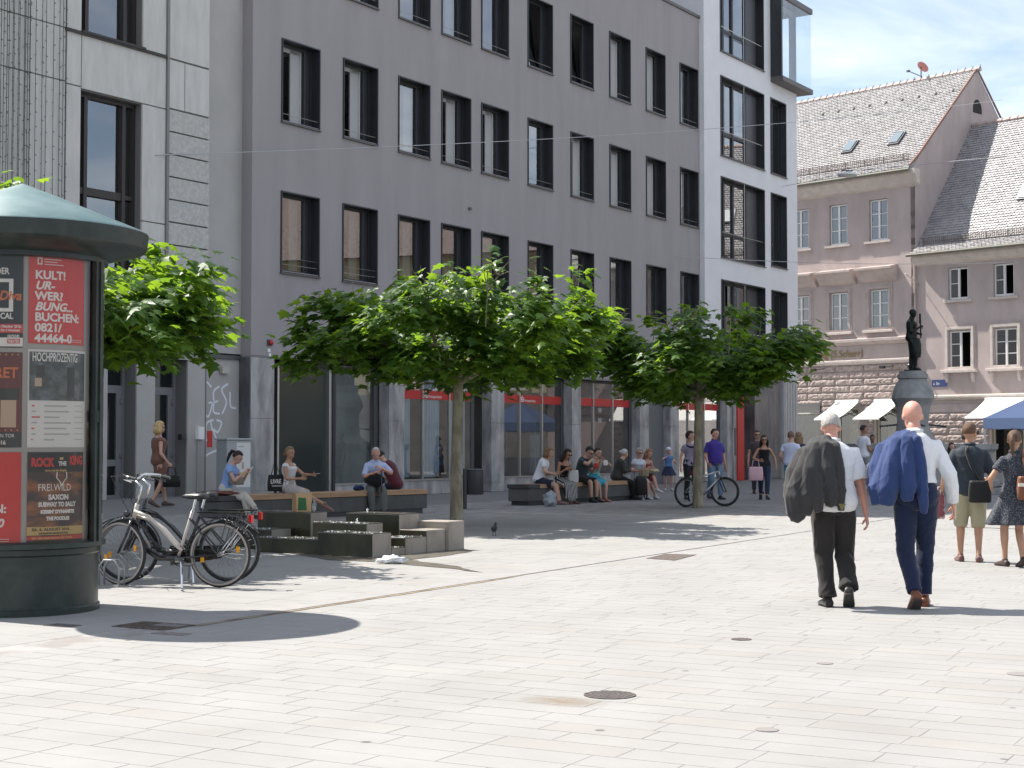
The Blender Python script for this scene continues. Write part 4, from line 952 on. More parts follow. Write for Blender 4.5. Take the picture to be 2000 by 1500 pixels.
# ---------------- blue market tent
tp = Vector((19.75, 59.6, 0)); tent = empty('market_tent', tp, R(-40), 'blue folding market tent at the right edge of the photo', 'tent')
blue = M('blue_tent_cloth', (.36, .45, .66), rough=.75)
m = MB(); hw = 1.5
m.add([(-hw, -hw, 2.42), (hw, -hw, 2.42), (hw, hw, 2.42), (-hw, hw, 2.42), (0, 0, 3.35)], [(0, 1, 4), (1, 2, 4), (2, 3, 4), (3, 0, 4)]); m.build('roof', blue, tent)
m = MB()
for (a, b) in (((-hw, -hw), (hw, -hw)), ((hw, -hw), (hw, hw)), ((hw, hw), (-hw, hw)), ((-hw, hw), (-hw, -hw))):
    N = 20
    for i in range(N):
        p = [a[j]+(b[j]-a[j])*i/N for j in (0, 1)]; q = [a[j]+(b[j]-a[j])*(i+1)/N for j in (0, 1)]; m.quad((*p, 2.02+.015*math.sin(i)), (*q, 2.02+.015*math.sin(i+1)), (*q, 2.42), (*p, 2.42))
m.build('valance', blue, tent)
for x in (-hw+.04, hw-.04):
    for y in (-hw+.04, hw-.04): MB().box(x-.03, x+.03, y-.03, y+.03, 0, 2.4).build('leg', white_fr, tent)
MB().box(-1.3, 1.3, -1.2, -.5, .0, .85).build('counter', M('counter_cloth', (.40, .38, .36), rough=.9), tent)
# ============================================================ OVERHEAD WIRES AND LAMP
wire_m = M('steel_wire', (.42, .42, .42), rough=.5, metal=.5)
def wire(A, B, sag, label, r=.012):
    A, B = Vector(A), Vector(B); N = 24; pts = []
    for i in range(N+1):
        t = i/N; p = A.lerp(B, t); p.z -= sag*4*t*(1-t); pts.append(p-A)
    m = MB(); m.tube(pts, r, 5); o = m.build('overhead_wire', wire_m, loc=A); tag(o, label, 'wire'); return o
wire(Fw(-14.34, -.02, 8.18), Hw(9.5, 3.3, 17.9), .35, 'long overhead wire from the concrete store across the office front', .011)
wire(Fw(12.13, -.02, 11.67), Hw(-.2, -.02, 14.0), .1, 'short overhead wire from the office wall towards the gabled house eaves', .011)
wire(Fw(12.1, -.02, 8.46), Hw(14.5, -.02, 9.55), .25, 'low overhead wire crossing in front of both town houses', .011)
A = Fw(21.9, -.2, 12.4); lampP = atY(1655, 341, 60.0); B = Hw(18, -.02, 12.6)
wire(lampP+Vector((0, 0, .12)), Vector((36, 50, 12.7)), .05, 'overhead wire holding the hanging street lamp on its right', .014)
wire(A, lampP+Vector((0, 0, .12)), .05, 'overhead wire holding the hanging street lamp on its left', .011)
lp = empty('street_lamp', lampP, R(-20), 'flat pale street lamp hanging from a wire before the roof', 'street lamp')
m = MB(); m.lathe([(.001, .10), (.12, .10), (.34, .02), (.38, -.03), (.36, -.05), (.001, -.07)], 20); m.build('lamp_shade', M('lamp_grey', (.55, .56, .56), rough=.4), lp, smooth=True)
m = MB(); m.tube([(0, 0, .1), (0, 0, .16)], .05, 8); m.tube([(-.22, 0, .16), (.22, 0, .16)], .02, 6); m.build('hanger', anth_l, lp)
# ============================================================ ADVERTISING COLUMN
CX, CY = -4.36, 14.07
adc = empty('advertising_column', (CX, CY, 0), 0, 'dark green round advertising column with conical roof and posters behind glass', 'advertising column')
green_m = M('dark_green_paint', (.016, .026, .023), rough=.38, var=.3, scale=3, col2=(.022, .032, .028), coat=.1, spec=.35, speck=.06, speckcol=(.2, .2, .19), speckscale=9)
roof_m = M('weathered_green_roof', (.085, .155, .155), rough=.4, col2=(.145, .215, .215), scale=2.2, speck=.05, speckcol=(.4, .42, .42), speckscale=14, metal=.1)
MB().lathe([(.001, .0), (.70, 0), (.70, .05), (.685, .06), (.685, .50), (.70, .515), (.70, .56), (.001, .56)], 72).build('base', green_m, adc, auto=35)
MB().lathe([(.69, .56), (.745, .57), (.745, .61), (.70, .63)], 72).build('lower_ring', green_m, adc, auto=35)
MB().lathe([(.70, 3.05), (.745, 3.06), (.745, 3.16), (.73, 3.2), (.60, 3.2)], 72).build('upper_ring', green_m, adc, auto=35)
MB().lathe([(.001, 3.78), (.30, 3.665), (1.09, 3.345), (1.10, 3.33)], 72).build('roof', roof_m, adc, auto=35)
MB().lathe([(1.10, 3.33), (1.085, 3.20), (1.06, 3.18), (.74, 3.10)], 72).build('roof_rim', green_m, adc, auto=35)
MB().lathe([(.655, .56), (.655, 3.12)], 72).build('core_drum', M('drum_grey', (.33, .31, .29), rough=.7), adc, auto=60)
# angles are measured from the direction facing the camera, positive to the right
CAMA = math.atan2(-CY, -CX)
def cyl(r, th, z): a = CAMA+R(th); return (r*math.cos(a), r*math.sin(a), z)
def cpatch(r, t0, t1, z0, z1, n=None):
    m = MB(); n = n or max(2, int(abs(t1-t0)/3))
    for i in range(n):
        a, b = t0+(t1-t0)*i/n, t0+(t1-t0)*(i+1)/n
        m.quad(cyl(r, a, z0), cyl(r, b, z0), cyl(r, b, z1), cyl(r, a, z1))
    return m
for th in (-178, -118, -58, 62, 122):
    m = MB(); 
    for (r0, r1, a, b) in ((.70, .752, -5.5, 5.5), (.752, .765, -1.2, 1.2)):
        rs_ = []
        for z in (.61, 3.06): rs_.append([cyl(r0, th+a, z), cyl(r1, th+a, z), cyl(r1, th, z), cyl(r1, th+b, z), cyl(r0, th+b, z)])
        m.rings(rs_)
    m.cbox(cyl(.765, th-5, 1.7), .03, .03, .10); m.build('frame_post', green_m, adc)
poster_pale = M('paper_white', (.60, .565, .54), rough=.6)
def paper(name, col, **k): return M(name, col, rough=.55, **k)
PR = .664
rows_z = ((2.275, 3.09), (1.43, 2.235), (.60, 1.39))
def poster(t0, t1, z0, z1, mat, label=None):
    o = cpatch(PR, t0, t1, z0, z1).build('poster', mat, adc)
    if label: o['label'] = label
    return o
def ctext(po, s, t, z, size, mat, shear=0, bold=0, xs=1., align='LEFT', r=.0025, name='lettering', fit=None, ys=1.):
    vs, fs = text2d(s, size, shear, bold, xs, align)
    if fit:
        w = max(v[0] for v in vs)-min(v[0] for v in vs); k = fit/w; vs = [(v[0]*k, v[1]) for v in vs]
    m = MB(); m.add([cyl(PR+r, t+math.degrees(v[0]/PR), z+v[1]*ys) for v in vs], fs); return m.build(name, mat, po)
def crect(po, t0, t1, z0, z1, mat, name='printed_bar', r=.002): return cpatch(PR+r, t0, t1, z0, z1).build(name, mat, po)
red_p = paper('poster_red', (.52, .035, .030)); white_p = paper('print_white', (.68, .64, .60)); dark_p = paper('print_black', (.018, .017, .018)); orange_p = paper('print_orange', (.55, .13, .03)); gold_p = paper('print_gold', (.50, .33, .12)); grey_p = paper('print_grey', (.35, .33, .33)); skin_p = paper('print_beige', (.45, .30, .21))
T0, T1 = 5.0, 54.0
# right, top: red poster
p = poster(T0, T1-2, rows_z[0][0]+.04, rows_z[0][1], red_p, 'red poster with large white lettering')
for k, (s, sh) in enumerate((('KULT!', 0), ('UR-', .3), ('WER?', 0), ('BUNG...', .3), ('BUCHEN:', 0))):
    ctext(p, s, T0+4.5, 2.87-k*.090, .098, white_p, sh, .0035, 1.02)
for k, s in enumerate(('0821/', '44464-0')): ctext(p, s, T0+4.5, 2.87-(5+k)*.090, .098, white_p, 0, .0035, 1.05)
crect(p, T0+6, T0+9.5, 2.99, 3.05, white_p, 'printed_square'); crect(p, T0+6.8, T0+8.8, 3.0, 3.04, red_p, 'printed_square', .003)
for k in range(3): crect(p, T0+11, T0+(24, 21, 26)[k], 3.035-k*.022, 3.041-k*.022, white_p)
for k in range(2): crect(p, T0+14, T0+44, 2.345-k*.016+.01, 2.348-k*.016+.01, white_p)
# right, middle: HOCHPROZENTIG
p = poster(T0, T1, rows_z[1][0], rows_z[1][1]+.03, poster_pale, 'pale programme poster with a dark photograph')
photo_m = M('dark_photo', (.03, .032, .035), rough=.4, col2=(.16, .17, .19), scale=9, lo=.42, hi=.75)
crect(p, T0+1, T1-1, 1.83, 2.245, photo_m, 'printed_photo')
ctext(p, 'HOCHPROZENTIG', T0+3, 2.165, .085, white_p, 0, .001, 1, fit=.42, r=.0035, ys=1.25)
for (a, b, c_, d, mm) in ((6, 12, 2.03, 2.13, dark_p), (30, 37, 1.86, 2.12, dark_p), (5, 10, 1.95, 2.02, skin_p)): crect(p, T0+a, T0+b, c_, d, mm, 'printed_figure', .0035)
for k in range(7):
    z = 1.79-k*.048; crect(p, T0+3, T0+(5, 6, 9, 7, 5, 6, 4)[k], z-.012, z, red_p if k % 2 == 0 else grey_p); crect(p, T0+12, T0+(30, 32, 24, 34, 30, 33, 20)[k], z-.013, z, grey_p); crect(p, T0+37, T0+46, z-.006, z, grey_p)
# right, bottom: rock concert
rock_m = M('concert_print', (.04, .02, .018), rough=.4, col2=(.38, .12, .03), scale=3, lo=.45, hi=.72, stretch=(1, 1, 3))
p = poster(T0+.5, T1-1.5, rows_z[2][0], rows_z[2][1], rock_m, 'concert poster with white band names on a sunset')
crect(p, T0+.5, T1-1.5, 1.22, 1.39, dark_p)
ctext(p, 'ROCK', T0+3, 1.27, .10, red_p, 0, .005, .85, fit=.20, r=.004); ctext(p, 'KING', T0+33, 1.285, .10, red_p, 0, .005, .85, fit=.15, r=.004); ctext(p, 'THE', T0+23.5, 1.275, .05, white_p, 0, .002, .85, r=.004)
crect(p, T0+24.5, T0+27.5, 1.325, 1.345, gold_p, 'printed_crown', .004); ctext(p, 'www.rock-the-king.de', T0+13, 1.225, .03, gold_p, 0, .001, .9, fit=.2, r=.004)
ctext(p, 'FREI.WILD', T0+8, 1.06, .085, white_p, 0, 0, .85, fit=.30, r=.004)
for s in (-1, 1):
    pts = [(0, 0), (s*.02, .04), (s*.05, .07), (s*.045, .12)]; m = MB(); 
    for i in range(3):
        q0, q1 = pts[i], pts[i+1]; m.quad(*[cyl(PR+.004, T0+26+math.degrees((q[0]+dx)/PR), 1.10+q[1]) for q, dx in ((q0, 0), (q0, .01), (q1, .01), (q1, 0))])
    m.build('printed_antler', white_p, p)
for k, (s, w, sz) in enumerate((('SAXON', .19, .062), ('SUBWAY TO SALLY', .36, .052), ("KISSIN' DYNAMITE", .32, .040), ('THE POODLES', .22, .040))): ctext(p, s, T0+24-math.degrees(w/2/PR), .985-k*.058, sz, white_p, 0, .003, 1, fit=w, r=.004)
crect(p, T0+.5, T1-1.5, .685, .755, gold_p); ctext(p, 'SA. 6. AUGUST 2016', T0+4, .722, .032, dark_p, 0, .001, 1, fit=.34, r=.004); ctext(p, 'BADEGARTEN AM FEUCHTLAND', T0+9, .692, .022, dark_p, 0, .001, 1, fit=.27, r=.004)
crect(p, T0+.5, T1-1.5, .645, .675, red_p); ctext(p, 'MIT GROSSEM BRAVE ALE TOUR', T0+4, .652, .02, gold_p, 0, .001, 1, fit=.37, r=.004); crect(p, T0+.5, T1-1.5, .60, .64, dark_p)
# left column of posters (only their right half is in the frame)
L0, L1 = -46., 1.2
p = poster(L0, L1, rows_z[0][0], rows_z[0][1], dark_p, 'black musical poster with a white lower strip')
ctext(p, 'DER', L1-10, 2.90, .075, white_p, 0, .002, .8, 'RIGHT'); crect(p, L1-27, L1-7, 2.58, 2.86, white_p, 'printed_frame'); crect(p, L1-25, L1-10, 2.61, 2.83, dark_p, 'printed_frame', .003)
ctext(p, 'Diva', L1-1.5, 2.68, .11, orange_p, .25, .003, .9, 'RIGHT', r=.005); ctext(p, 'MUSICAL', L1-7, 2.52, .07, white_p, 0, .002, .8, 'RIGHT')
crect(p, L0, L1, 2.40, 2.475, red_p); ctext(p, 'Ab Oktober 2016.', L1-1, 2.445, .03, white_p, 0, .001, .9, 'RIGHT', r=.004); ctext(p, 'Für 3 Wochen!', L1-2, 2.413, .028, white_p, 0, .001, .9, 'RIGHT', r=.004)
crect(p, L0, L1, 2.285, 2.36, white_p); crect(p, L1-11, L1-2, 2.31, 2.35, red_p, 'printed_box', .003); ctext(p, 'DEUTSCHES', L1-10.7, 2.362, .03, white_p, 0, .001, .75, r=.004, fit=.095); ctext(p, 'THEATER', L1-10.7, 2.317, .036, white_p, 0, .001, .8, r=.005, fit=.095)
wine_p = paper('print_wine', (.11, .012, .014))
p = poster(L0, L1, rows_z[1][0], rows_z[1][1], wine_p, 'dark red cabaret poster with a row of bulbs')
ctext(p, 'CABARET', L1-3, 2.02, .125, orange_p, 0, .003, .9, 'RIGHT', r=.004)
crect(p, L1-22, L1-2, 1.83, 1.93, dark_p, 'printed_hat'); crect(p, L1-15, L1-4, 1.60, 1.83, skin_p, 'printed_panel')
for z in (2.215, 1.575):
    for k in range(7): q = cyl(PR+.004, L1-3-k*4.2, z); m = MB(); m.ball(q, .008, .008, .008, 6); m.build('printed_bulb', gold_p, p)
crect(p, L0, L1, 1.43, 1.56, dark_p); ctext(p, 'AM ROTEN TOR', L1-5, 1.515, .042, white_p, 0, 0, .9, 'RIGHT', r=.004); ctext(p, '2016', L1-11, 1.455, .05, white_p, 0, .001, .9, 'RIGHT', r=.004)
p = poster(L0, L1, rows_z[2][0], rows_z[2][1], red_p, 'red poster cut off by the left edge')
ctext(p, 'BUCHEN:', L1-10, .88, .098, white_p, 0, .0035, 1.02, 'RIGHT'); ctext(p, '44464-0', L1-12, .76, .098, white_p, .2, .0035, 1.05, 'RIGHT')
for k in range(2): crect(p, L0, L1-8, .655-k*.02, .659-k*.02, white_p)
for i in range(9):
    t0 = 62+i*48-0
    if t0+47 > 312: break
    for (z0, z1) in rows_z: poster(t0, t0+45, z0, z1, (red_p, dark_p, poster_pale)[i % 3])
pl_glass = glass('column_glass', (.93, .93, .91), rough=.03, base=.0, ior=1.27)
for th in (-58-60, -58, 2, 62, 122, 182): cpatch(.715, th, th+60, .62, 3.06, 20).build('curved_pane', pl_glass, adc, smooth=True)
# ============================================================ TREES
bark = M('plane_bark', (.17, .145, .10), rough=.9, col2=(.30, .27, .19), scale=7, stretch=(1, 1, .35), lo=.42, hi=.62, bump=1, bscale=30)
def leaf_mat(name, base, trans, spec=.5):
    m = bpy.data.materials.new(name); m.use_nodes = True; t = m.node_tree; n = t.nodes; b = n['Principled BSDF']; l = t.links.new
    oi = n.new('ShaderNodeObjectInfo'); at = n.new('ShaderNodeAttribute'); at.attribute_name = 'rnd'; ad = n.new('ShaderNodeMath'); ad.operation = 'ADD'; l(oi.outputs['Random'], ad.inputs[0]); l(at.outputs['Fac'], ad.inputs[1])
    fr = n.new('ShaderNodeMath'); fr.operation = 'FRACT'; l(ad.outputs[0], fr.inputs[0])
    r1 = n.new('ShaderNodeValToRGB'); e = r1.color_ramp.elements; e[0].color = (*[x*.75 for x in base], 1); e[1].color = (base[0]*1.45, base[1]*1.25, base[2]*1.1, 1); l(fr.outputs[0], r1.inputs['Fac'])
    r2 = n.new('ShaderNodeValToRGB'); e = r2.color_ramp.elements; e[0].color = (*[x*.75 for x in trans], 1); e[1].color = (trans[0]*1.3, trans[1]*1.1, trans[2], 1); l(fr.outputs[0], r2.inputs['Fac'])
    l(r1.outputs['Color'], b.inputs['Base Color']); b.inputs['Roughness'].default_value = .42; b.inputs['Specular IOR Level'].default_value = spec*.7
    tr = n.new('ShaderNodeBsdfTranslucent'); l(r2.outputs['Color'], tr.inputs['Color']); ms = n.new('ShaderNodeMixShader'); ms.inputs[0].default_value = .46
    l(b.outputs[0], ms.inputs[1]); l(tr.outputs[0], ms.inputs[2]); l(ms.outputs[0], n['Material Output'].inputs['Surface']); return m
leaf_m = leaf_mat('plane_leaf', (.046, .105, .022), (.25, .455, .03))
def leaf_outline(k):
    # five-lobed plane leaf, tip towards +y, stalk at the origin
    pts = [(0, 0), (.16, -.04), (.42, .06), (.30, .22), (.50, .44), (.27, .47), (.16, .60), (0, 1.0), (-.16, .60), (-.27, .47), (-.50, .44), (-.30, .22), (-.42, .06), (-.16, -.04)]
    rr = random.Random(k); P = []
    for (x, y) in pts: P.append(Vector((x*(1+rr.uniform(-.12, .12)), y*(1+rr.uniform(-.08, .08)), -.22*abs(x)**1.3*rr.uniform(.5, 1.6)-.10*y*y*rr.uniform(.3, 1.6))))
    return P
LEAF = [leaf_outline(k) for k in range(6)]
CEN = Vector((0, .34, .02))
def leaf_faces(b, n): return [(b+n, b+i, b+(i+1) % n) for i in range(n)]
leaf_me = []
for P in LEAF:
    m = MB(); n = len(P); m.v = [tuple(p) for p in P]+[tuple(CEN)]; m.f = [list(f) for f in leaf_faces(0, n)]; m.m = [0]*n; leaf_me.append(m.mesh('leaf', leaf_m))
def plane_tree(loc, label, seed, rx=2.95, zc=3.42, hz=.88, nleaf=11500, lean=0):
    rr = random.Random(seed); t = empty('plane_tree', (loc[0], loc[1], gh(*loc)), 0, label, 'tree', 'plane trees in a row on the square')
    m = MB(); pts = [(0, 0, -.05), (.01, 0, .1), (.0, .01, .9), (.02, 0, 1.7), (.03, .02, 2.35), (.04, .03, 2.9)]
    m.tube(pts, [.155, .125, .105, .098, .092, .085], 14); m.build('trunk', bark, t, smooth=True)
    tips = []
    def limb(p0, dirn, ln, r0, depth):
        n = 5; P = [Vector(p0)]; d = Vector(dirn).normalized()
        for i in range(n):
            d = (d+Vector((rr.uniform(-.2, .2), rr.uniform(-.2, .2), rr.uniform(-.12, .16)))).normalized(); P.append(P[-1]+d*ln/n)
        mb = MB(); mb.tube(P, [r0*(1-.75*i/n) for i in range(n+1)], 6); return mb, P, d
    N = 13
    for k in range(N):
        a = 2*math.pi*k/N+rr.uniform(-.2, .2); zz = 2.45+rr.random()*.55
        mb, P, d = limb((.05*math.cos(a), .05*math.sin(a), zz), (math.cos(a), math.sin(a), rr.uniform(.0, .55)), rx*rr.uniform(.62, .9), .045, 0)
        br = mb.build('branch', bark, t)
        tw = MB()
        for i in range(1, 6):
            for _ in range(3):
                aa = a+rr.uniform(-1.3, 1.3); m2, P2, d2 = limb(P[i], (math.cos(aa), math.sin(aa), rr.uniform(-.35, 1.0)), rr.uniform(.5, 1.0), .014, 1); tw.add(m2.v, m2.f)
                tips += [P2[2], P2[3], P2[4], P2[5], P2[5]]
        tw.build('twigs', bark, br)
    # leaves in tufts round twig tips and round random points of the flat crown
    tufts = [Vector(p) for p in tips]
    def rad(a): return rx*(1+.05*math.sin(3*a+seed)+.04*math.sin(5*a+2*seed)+.03*math.sin(9*a))
    def inside_(p):
        a = math.atan2(p.y, p.x); q = math.hypot(p.x, p.y)/rad(a)
        if q > 1: return False
        top = zc+hz*(.82-.20*q**3)+.16*mnoise.noise((p.x*1.3, p.y*1.3, seed)); bot = zc-hz*.92+.22*mnoise.noise((p.x*1.1, p.y*1.1, seed+9))+.25*(q**4)
        return bot < p.z < top
    while len(tufts) < 900:
        a = rr.random()*6.283; q = math.sqrt(rr.random()); p = Vector((q*rad(a)*math.cos(a), q*rad(a)*math.sin(a), zc+rr.uniform(-1.1, 1.15)*hz))
        if inside_(p): tufts.append(p)
    good = [p for p in tufts if inside_(p)]
    # a few shoots standing proud of the clipped top
    for _ in range(9):
        a = rr.random()*6.283; q = rr.random()*.8; e_ = Vector((q*rx*math.cos(a), q*rx*math.sin(a), zc+hz*.9+rr.random()*.25)); good += [e_, e_]
        sh = MB(); sh.tube([(e_.x*.92, e_.y*.92, zc), (e_.x*.97, e_.y*.97, zc+hz*.5), e_+Vector((0, 0, .12))], [.012, .009, .004], 5); sh.build('shoot', bark, t)
    LV = []
    for i in range(nleaf):
        c_ = good[i % len(good)]; p = c_+Vector((rr.gauss(0, .145), rr.gauss(0, .145), rr.gauss(0, .125)))
        out = Vector((p.x, p.y, 0)); a = math.atan2(p.y, p.x)+rr.gauss(0, .9)
        up = Vector((.42*math.cos(a)+rr.gauss(0, .30), .42*math.sin(a)+rr.gauss(0, .30), 1.0)).normalized()
        tip = Vector((math.cos(a), math.sin(a), -.45+rr.gauss(0, .3))); tip = (tip-up*tip.dot(up)).normalized(); side = tip.cross(up)
        s = rr.choice((.15, .18, .20, .23, .25))
        LV.append((p, Matrix((side*s, tip*s, up*s)).transposed(), rr.randrange(6), rr.random(), s))
    # the 300 that show largest: on the camera side or the top of the crown, big ones
    cv = Vector((-loc[0], -loc[1], 0)).normalized()
    order = sorted(range(len(LV)), key=lambda i: -(LV[i][0].dot(cv)*.8+(LV[i][0].z-zc)*1.3+LV[i][4]*9+rr.random()*.6))
    single = set(order[:300])
    mb = MB(); rnd = []
    for i, (p, mt, k, r_, s) in enumerate(LV):
        if i in single:
            o = bpy.data.objects.new('leaf', leaf_me[k]); COL.objects.link(o); o.parent = t; o.matrix_local = Matrix.Translation(p) @ mt.to_4x4(); continue
        b = len(mb.v); P = LEAF[k]; n = len(P)
        mb.v += [tuple(p+mt @ q) for q in P]; mb.v.append(tuple(p+mt @ CEN)); mb.f += [list(f) for f in leaf_faces(b, n)]; mb.m += [0]*n; rnd += [r_]*n
    fo = mb.build('foliage', leaf_m, t); tag(fo, kind='stuff'); at = fo.data.attributes.new('rnd', 'FLOAT', 'FACE'); at.data.foreach_set('value', rnd)
    return t
TREES = [(-6.22, 20.0), (-.99, 28.2), (4.24, 36.3)]
plane_tree(TREES[0], 'clipped plane tree half hidden behind the advertising column', 3, rx=2.72, zc=3.42, hz=.98)
plane_tree(TREES[1], 'sunlit clipped plane tree between the two long benches', 5)
plane_tree(TREES[2], 'shaded clipped plane tree with a bicycle leaning on its trunk', 8, rx=2.72, zc=3.42, hz=.92)
# ============================================================ BENCHES
bench_c = M('bench_concrete', (.085, .083, .08), rough=.8, var=.15, scale=3); wood = M('bench_wood', (.33, .19, .10), rough=.6, col2=(.42, .27, .16), scale=2.2, stretch=(.6, 9, 9), lo=.35, hi=.65)
dark_steel = M('bench_end_steel', (.04, .04, .042), rough=.55)
def bench(A, B, label, dep=.62, h=.50):
    A, B = Vector(A), Vector(B); d = (B-A); ln = d.length; an = math.atan2(d.y, d.x)
    t = empty('bench', (A.x, A.y, gh((A.x+B.x)/2, (A.y+B.y)/2)*.6), an, label, 'bench', 'long wooden topped benches')
    MB().box(.10, ln-.10, .06, dep-.06, 0, .10).build('plinth', dark_steel, t); MB().box(.02, ln, .02, dep-.02, .10, h-.105).build('body', bench_c, t, bevel=.01)
    MB().box(.0, .50, .0, dep, h-.10, h-.003).build('end_block', dark_steel, t, bevel=.006)
    n = 5
    for k in range(n):
        y0 = dep*k/n; 
        for (x0, x1) in ((.504, ln*.5-.003), (ln*.5+.003, ln)): MB().box(x0, x1, y0+.003, y0+dep/n-.003, h-.10, h).build('plank', wood, t, bevel=.006)
    return t
B1A, B1B = Vector((-5.38, 29.2)), Vector((-1.78, 33.7)); B2A, B2B = Vector((.40, 37.5)), Vector((3.5, 42.3))
bench(B1A, B1B, 'long bench behind the stepped fountain with four people'); bench(B2A, B2B, 'long bench between the two nearer tree trunks full of people')
# ============================================================ STEPPED FOUNTAIN
wet_d = M('wet_mossy_stone', (.020, .022, .014), rough=.35, col2=(.06, .055, .032), scale=2.5, stretch=(1, 1, .5), lo=.38, hi=.7, spec=.35)
dry_s = M('fountain_concrete', (.27, .24, .205), rough=.8, col2=(.15, .13, .10), scale=2.5, stretch=(1, 1, .5), lo=.45, hi=.75)
film = M('water_film', (.10, .095, .075), rough=.03, spec=1.0, bump=3, bscale=42)
ft = empty('stepped_fountain', (-1.78, 20.38, 0), FANG, 'low fountain of stepped wet stone blocks in front of the bench', 'fountain')
def fblock(u0, u1, y0, y1, h, wet=True, jet=None, dry=False):
    m = MB(); g_ = .004; m.box(u0+g_, u1-g_, y0+g_, y1-g_, 0, h); m.m = [1, 1 if not wet else 1, 1, 0, 1, 0]
    # face order of box(): bottom, top, -y side, +x side, +y side, -x side
    m.m = [1, 1, 1, 1, 0, 0] if not dry else [1]*6
    o = m.build('stone_block', [wet_d, dry_s], ft, bevel=.008)
    if wet:
        w = MB(); N = 14
        for i in range(N+1):
            for j in range(N+1): w.v.append((u0+.004+(u1-u0-.008)*i/N, y0+.004+(y1-y0-.008)*j/N, h+.006+.0012*mnoise.noise((i*.9, j*.9, h*9))))
        for i in range(N):
            for j in range(N): w.f.append([i*(N+1)+j, (i+1)*(N+1)+j, (i+1)*(N+1)+j+1, i*(N+1)+j+1]); w.m.append(0)
        w.build('water_film', film, o, smooth=True)
    if wet and h < .45:  # pale glossy beads added on the blocks to give the water's sun glints
        dr = MB(); rr = random.Random(int(h*1000)+int(y1*77))
        for _ in range(46):
            e = rr.random(); yy = y0+.03+(y1-y0-.06)*rr.random(); xx = u0+.012 if e < .55 else u0+(u1-u0)*rr.random()**2; dr.ball((xx, yy, h+.006), .004+.007*rr.random(), .006+.012*rr.random(), .003+.004*rr.random(), 6)
        tag(dr.build('glint_drops', MATS.get('glint_white') or M('glint_white', (.6, .62, .62), rough=.05, spec=1.0), o, smooth=True), kind='stuff')
    if jet:
        j_ = MB(); rr = random.Random(int(u0*100)); 
        for k in range(7): j_.ball((jet[0]+rr.gauss(0, .006), jet[1]+rr.gauss(0, .008), h+.008+.008*k), .007+.004*rr.random(), seg=7)
        j_.build('water_jet', M('foam', (.75, .77, .76), rough=.1) if 'foam' not in MATS else MATS['foam'], o, smooth=True)
    return o
fblock(0, .40, 0, .93, .305); fblock(.40, .70, 0, .47, .10); fblock(.70, 1.18, 0, .47, .217); fblock(1.18, 1.62, 0, .47, .30, wet=False); fblock(1.62, 2.0, -.05, .47, .40, wet=False, dry=True)
fblock(1.2, 1.66, .475, 1.42, .50, jet=(1.42, 1.2)); fblock(.485, .84, .475, 1.42, .40, jet=(.66, .78)); fblock(.40, .484, .475, .93, .2); fblock(.845, 1.195, .475, 1.42, .18)
fblock(.92, 1.28, 1.80, 2.80, .50); fblock(.45, .86, 2.10, 2.80, .28); fblock(.08, .44, .94, 2.09, .20); fblock(.50, .90, 1.44, 1.78, .14); fblock(1.3, 1.66, 1.44, 2.0, .22)
# ============================================================ BICYCLES
rubber = M('tyre_rubber', (.02, .02, .02), rough=.75); chrome = M('chrome', (.65, .65, .64), rough=.18, metal=1); blk = M('black_enamel', (.012, .012, .013), rough=.25, coat=.4); cream_p = M('cream_frame_paint', (.50, .45, .40), rough=.3, coat=.4); rim_m = M('alloy_rim', (.22, .215, .21), rough=.45, metal=.6); vinyl = M('saddle_vinyl', (.016, .016, .017), rough=.42); wwall = M('pale_tyre_wall', (.36, .32, .285), rough=.7); redl = M('red_reflector', (.5, .01, .01), rough=.2); yel = M('amber_reflector', (.75, .33, .02), rough=.25); silver = M('silver_paint', (.42, .42, .42), rough=.3, metal=.5)
def arc(c, r, a0, a1, n=20, y=0): return [(c[0]+r*math.cos(R(a0+(a1-a0)*k/n)), y, c[1]+r*math.sin(R(a0+(a1-a0)*k/n))) for k in range(n+1)]
def wheel(parent, c, rad, wall, fat=.020, refl=True, steer=0):
    w = empty('wheel', (c[0], 0, c[1]), steer, parent=parent); P = [(rad*math.cos(2*math.pi*k/40), 0, rad*math.sin(2*math.pi*k/40)) for k in range(40)]
    m = MB(); m.tube([(p[0]*(1-fat/rad), 0, p[2]*(1-fat/rad)) for p in P], fat, 8, closed=True); m.build('tyre', rubber, w, smooth=True)
    if wall:
        for s in (-1, 1):
            m = MB(); r0, r1 = rad-2.1*fat, rad-1.1*fat
            for k in range(40):
                a, b = 2*math.pi*k/40, 2*math.pi*(k+1)/40; m.quad(*[(r*math.cos(t), s*(fat+.001), r*math.sin(t)) for r, t in ((r0, a), (r0, b), (r1, b), (r1, a))])
            m.build('tyre_wall', wwall, w)
    m = MB(); rr_ = rad-2.2*fat; m.tube([(p[0]*rr_/rad, 0, p[2]*rr_/rad) for p in P], .011, 6, closed=True); m.build('rim', rim_m, w, smooth=True)
    m = MB(); m.tube([(0, -.045, 0), (0, .045, 0)], .022, 10); m.tube([(0, -.07, 0), (0, .07, 0)], .008, 6); m.build('hub', rim_m, w)
    m = MB()
    for k in range(28):
        a = 2*math.pi*k/28; b = a+(.6 if k % 2 else -.6); m.tube([(.02*math.cos(b), (.03 if k % 4 < 2 else -.03), .02*math.sin(b)), (rr_*math.cos(a), 0, rr_*math.sin(a))], .0011, 3, cap=False)
    m.build('spokes', anth_l, w)
    if refl:
        for a in (-15, 165): m = MB(); m.cbox((.2*math.cos(R(a)), 0, .2*math.sin(R(a))), .035, .012, .06); m.build('reflector', yel, w)
    return w
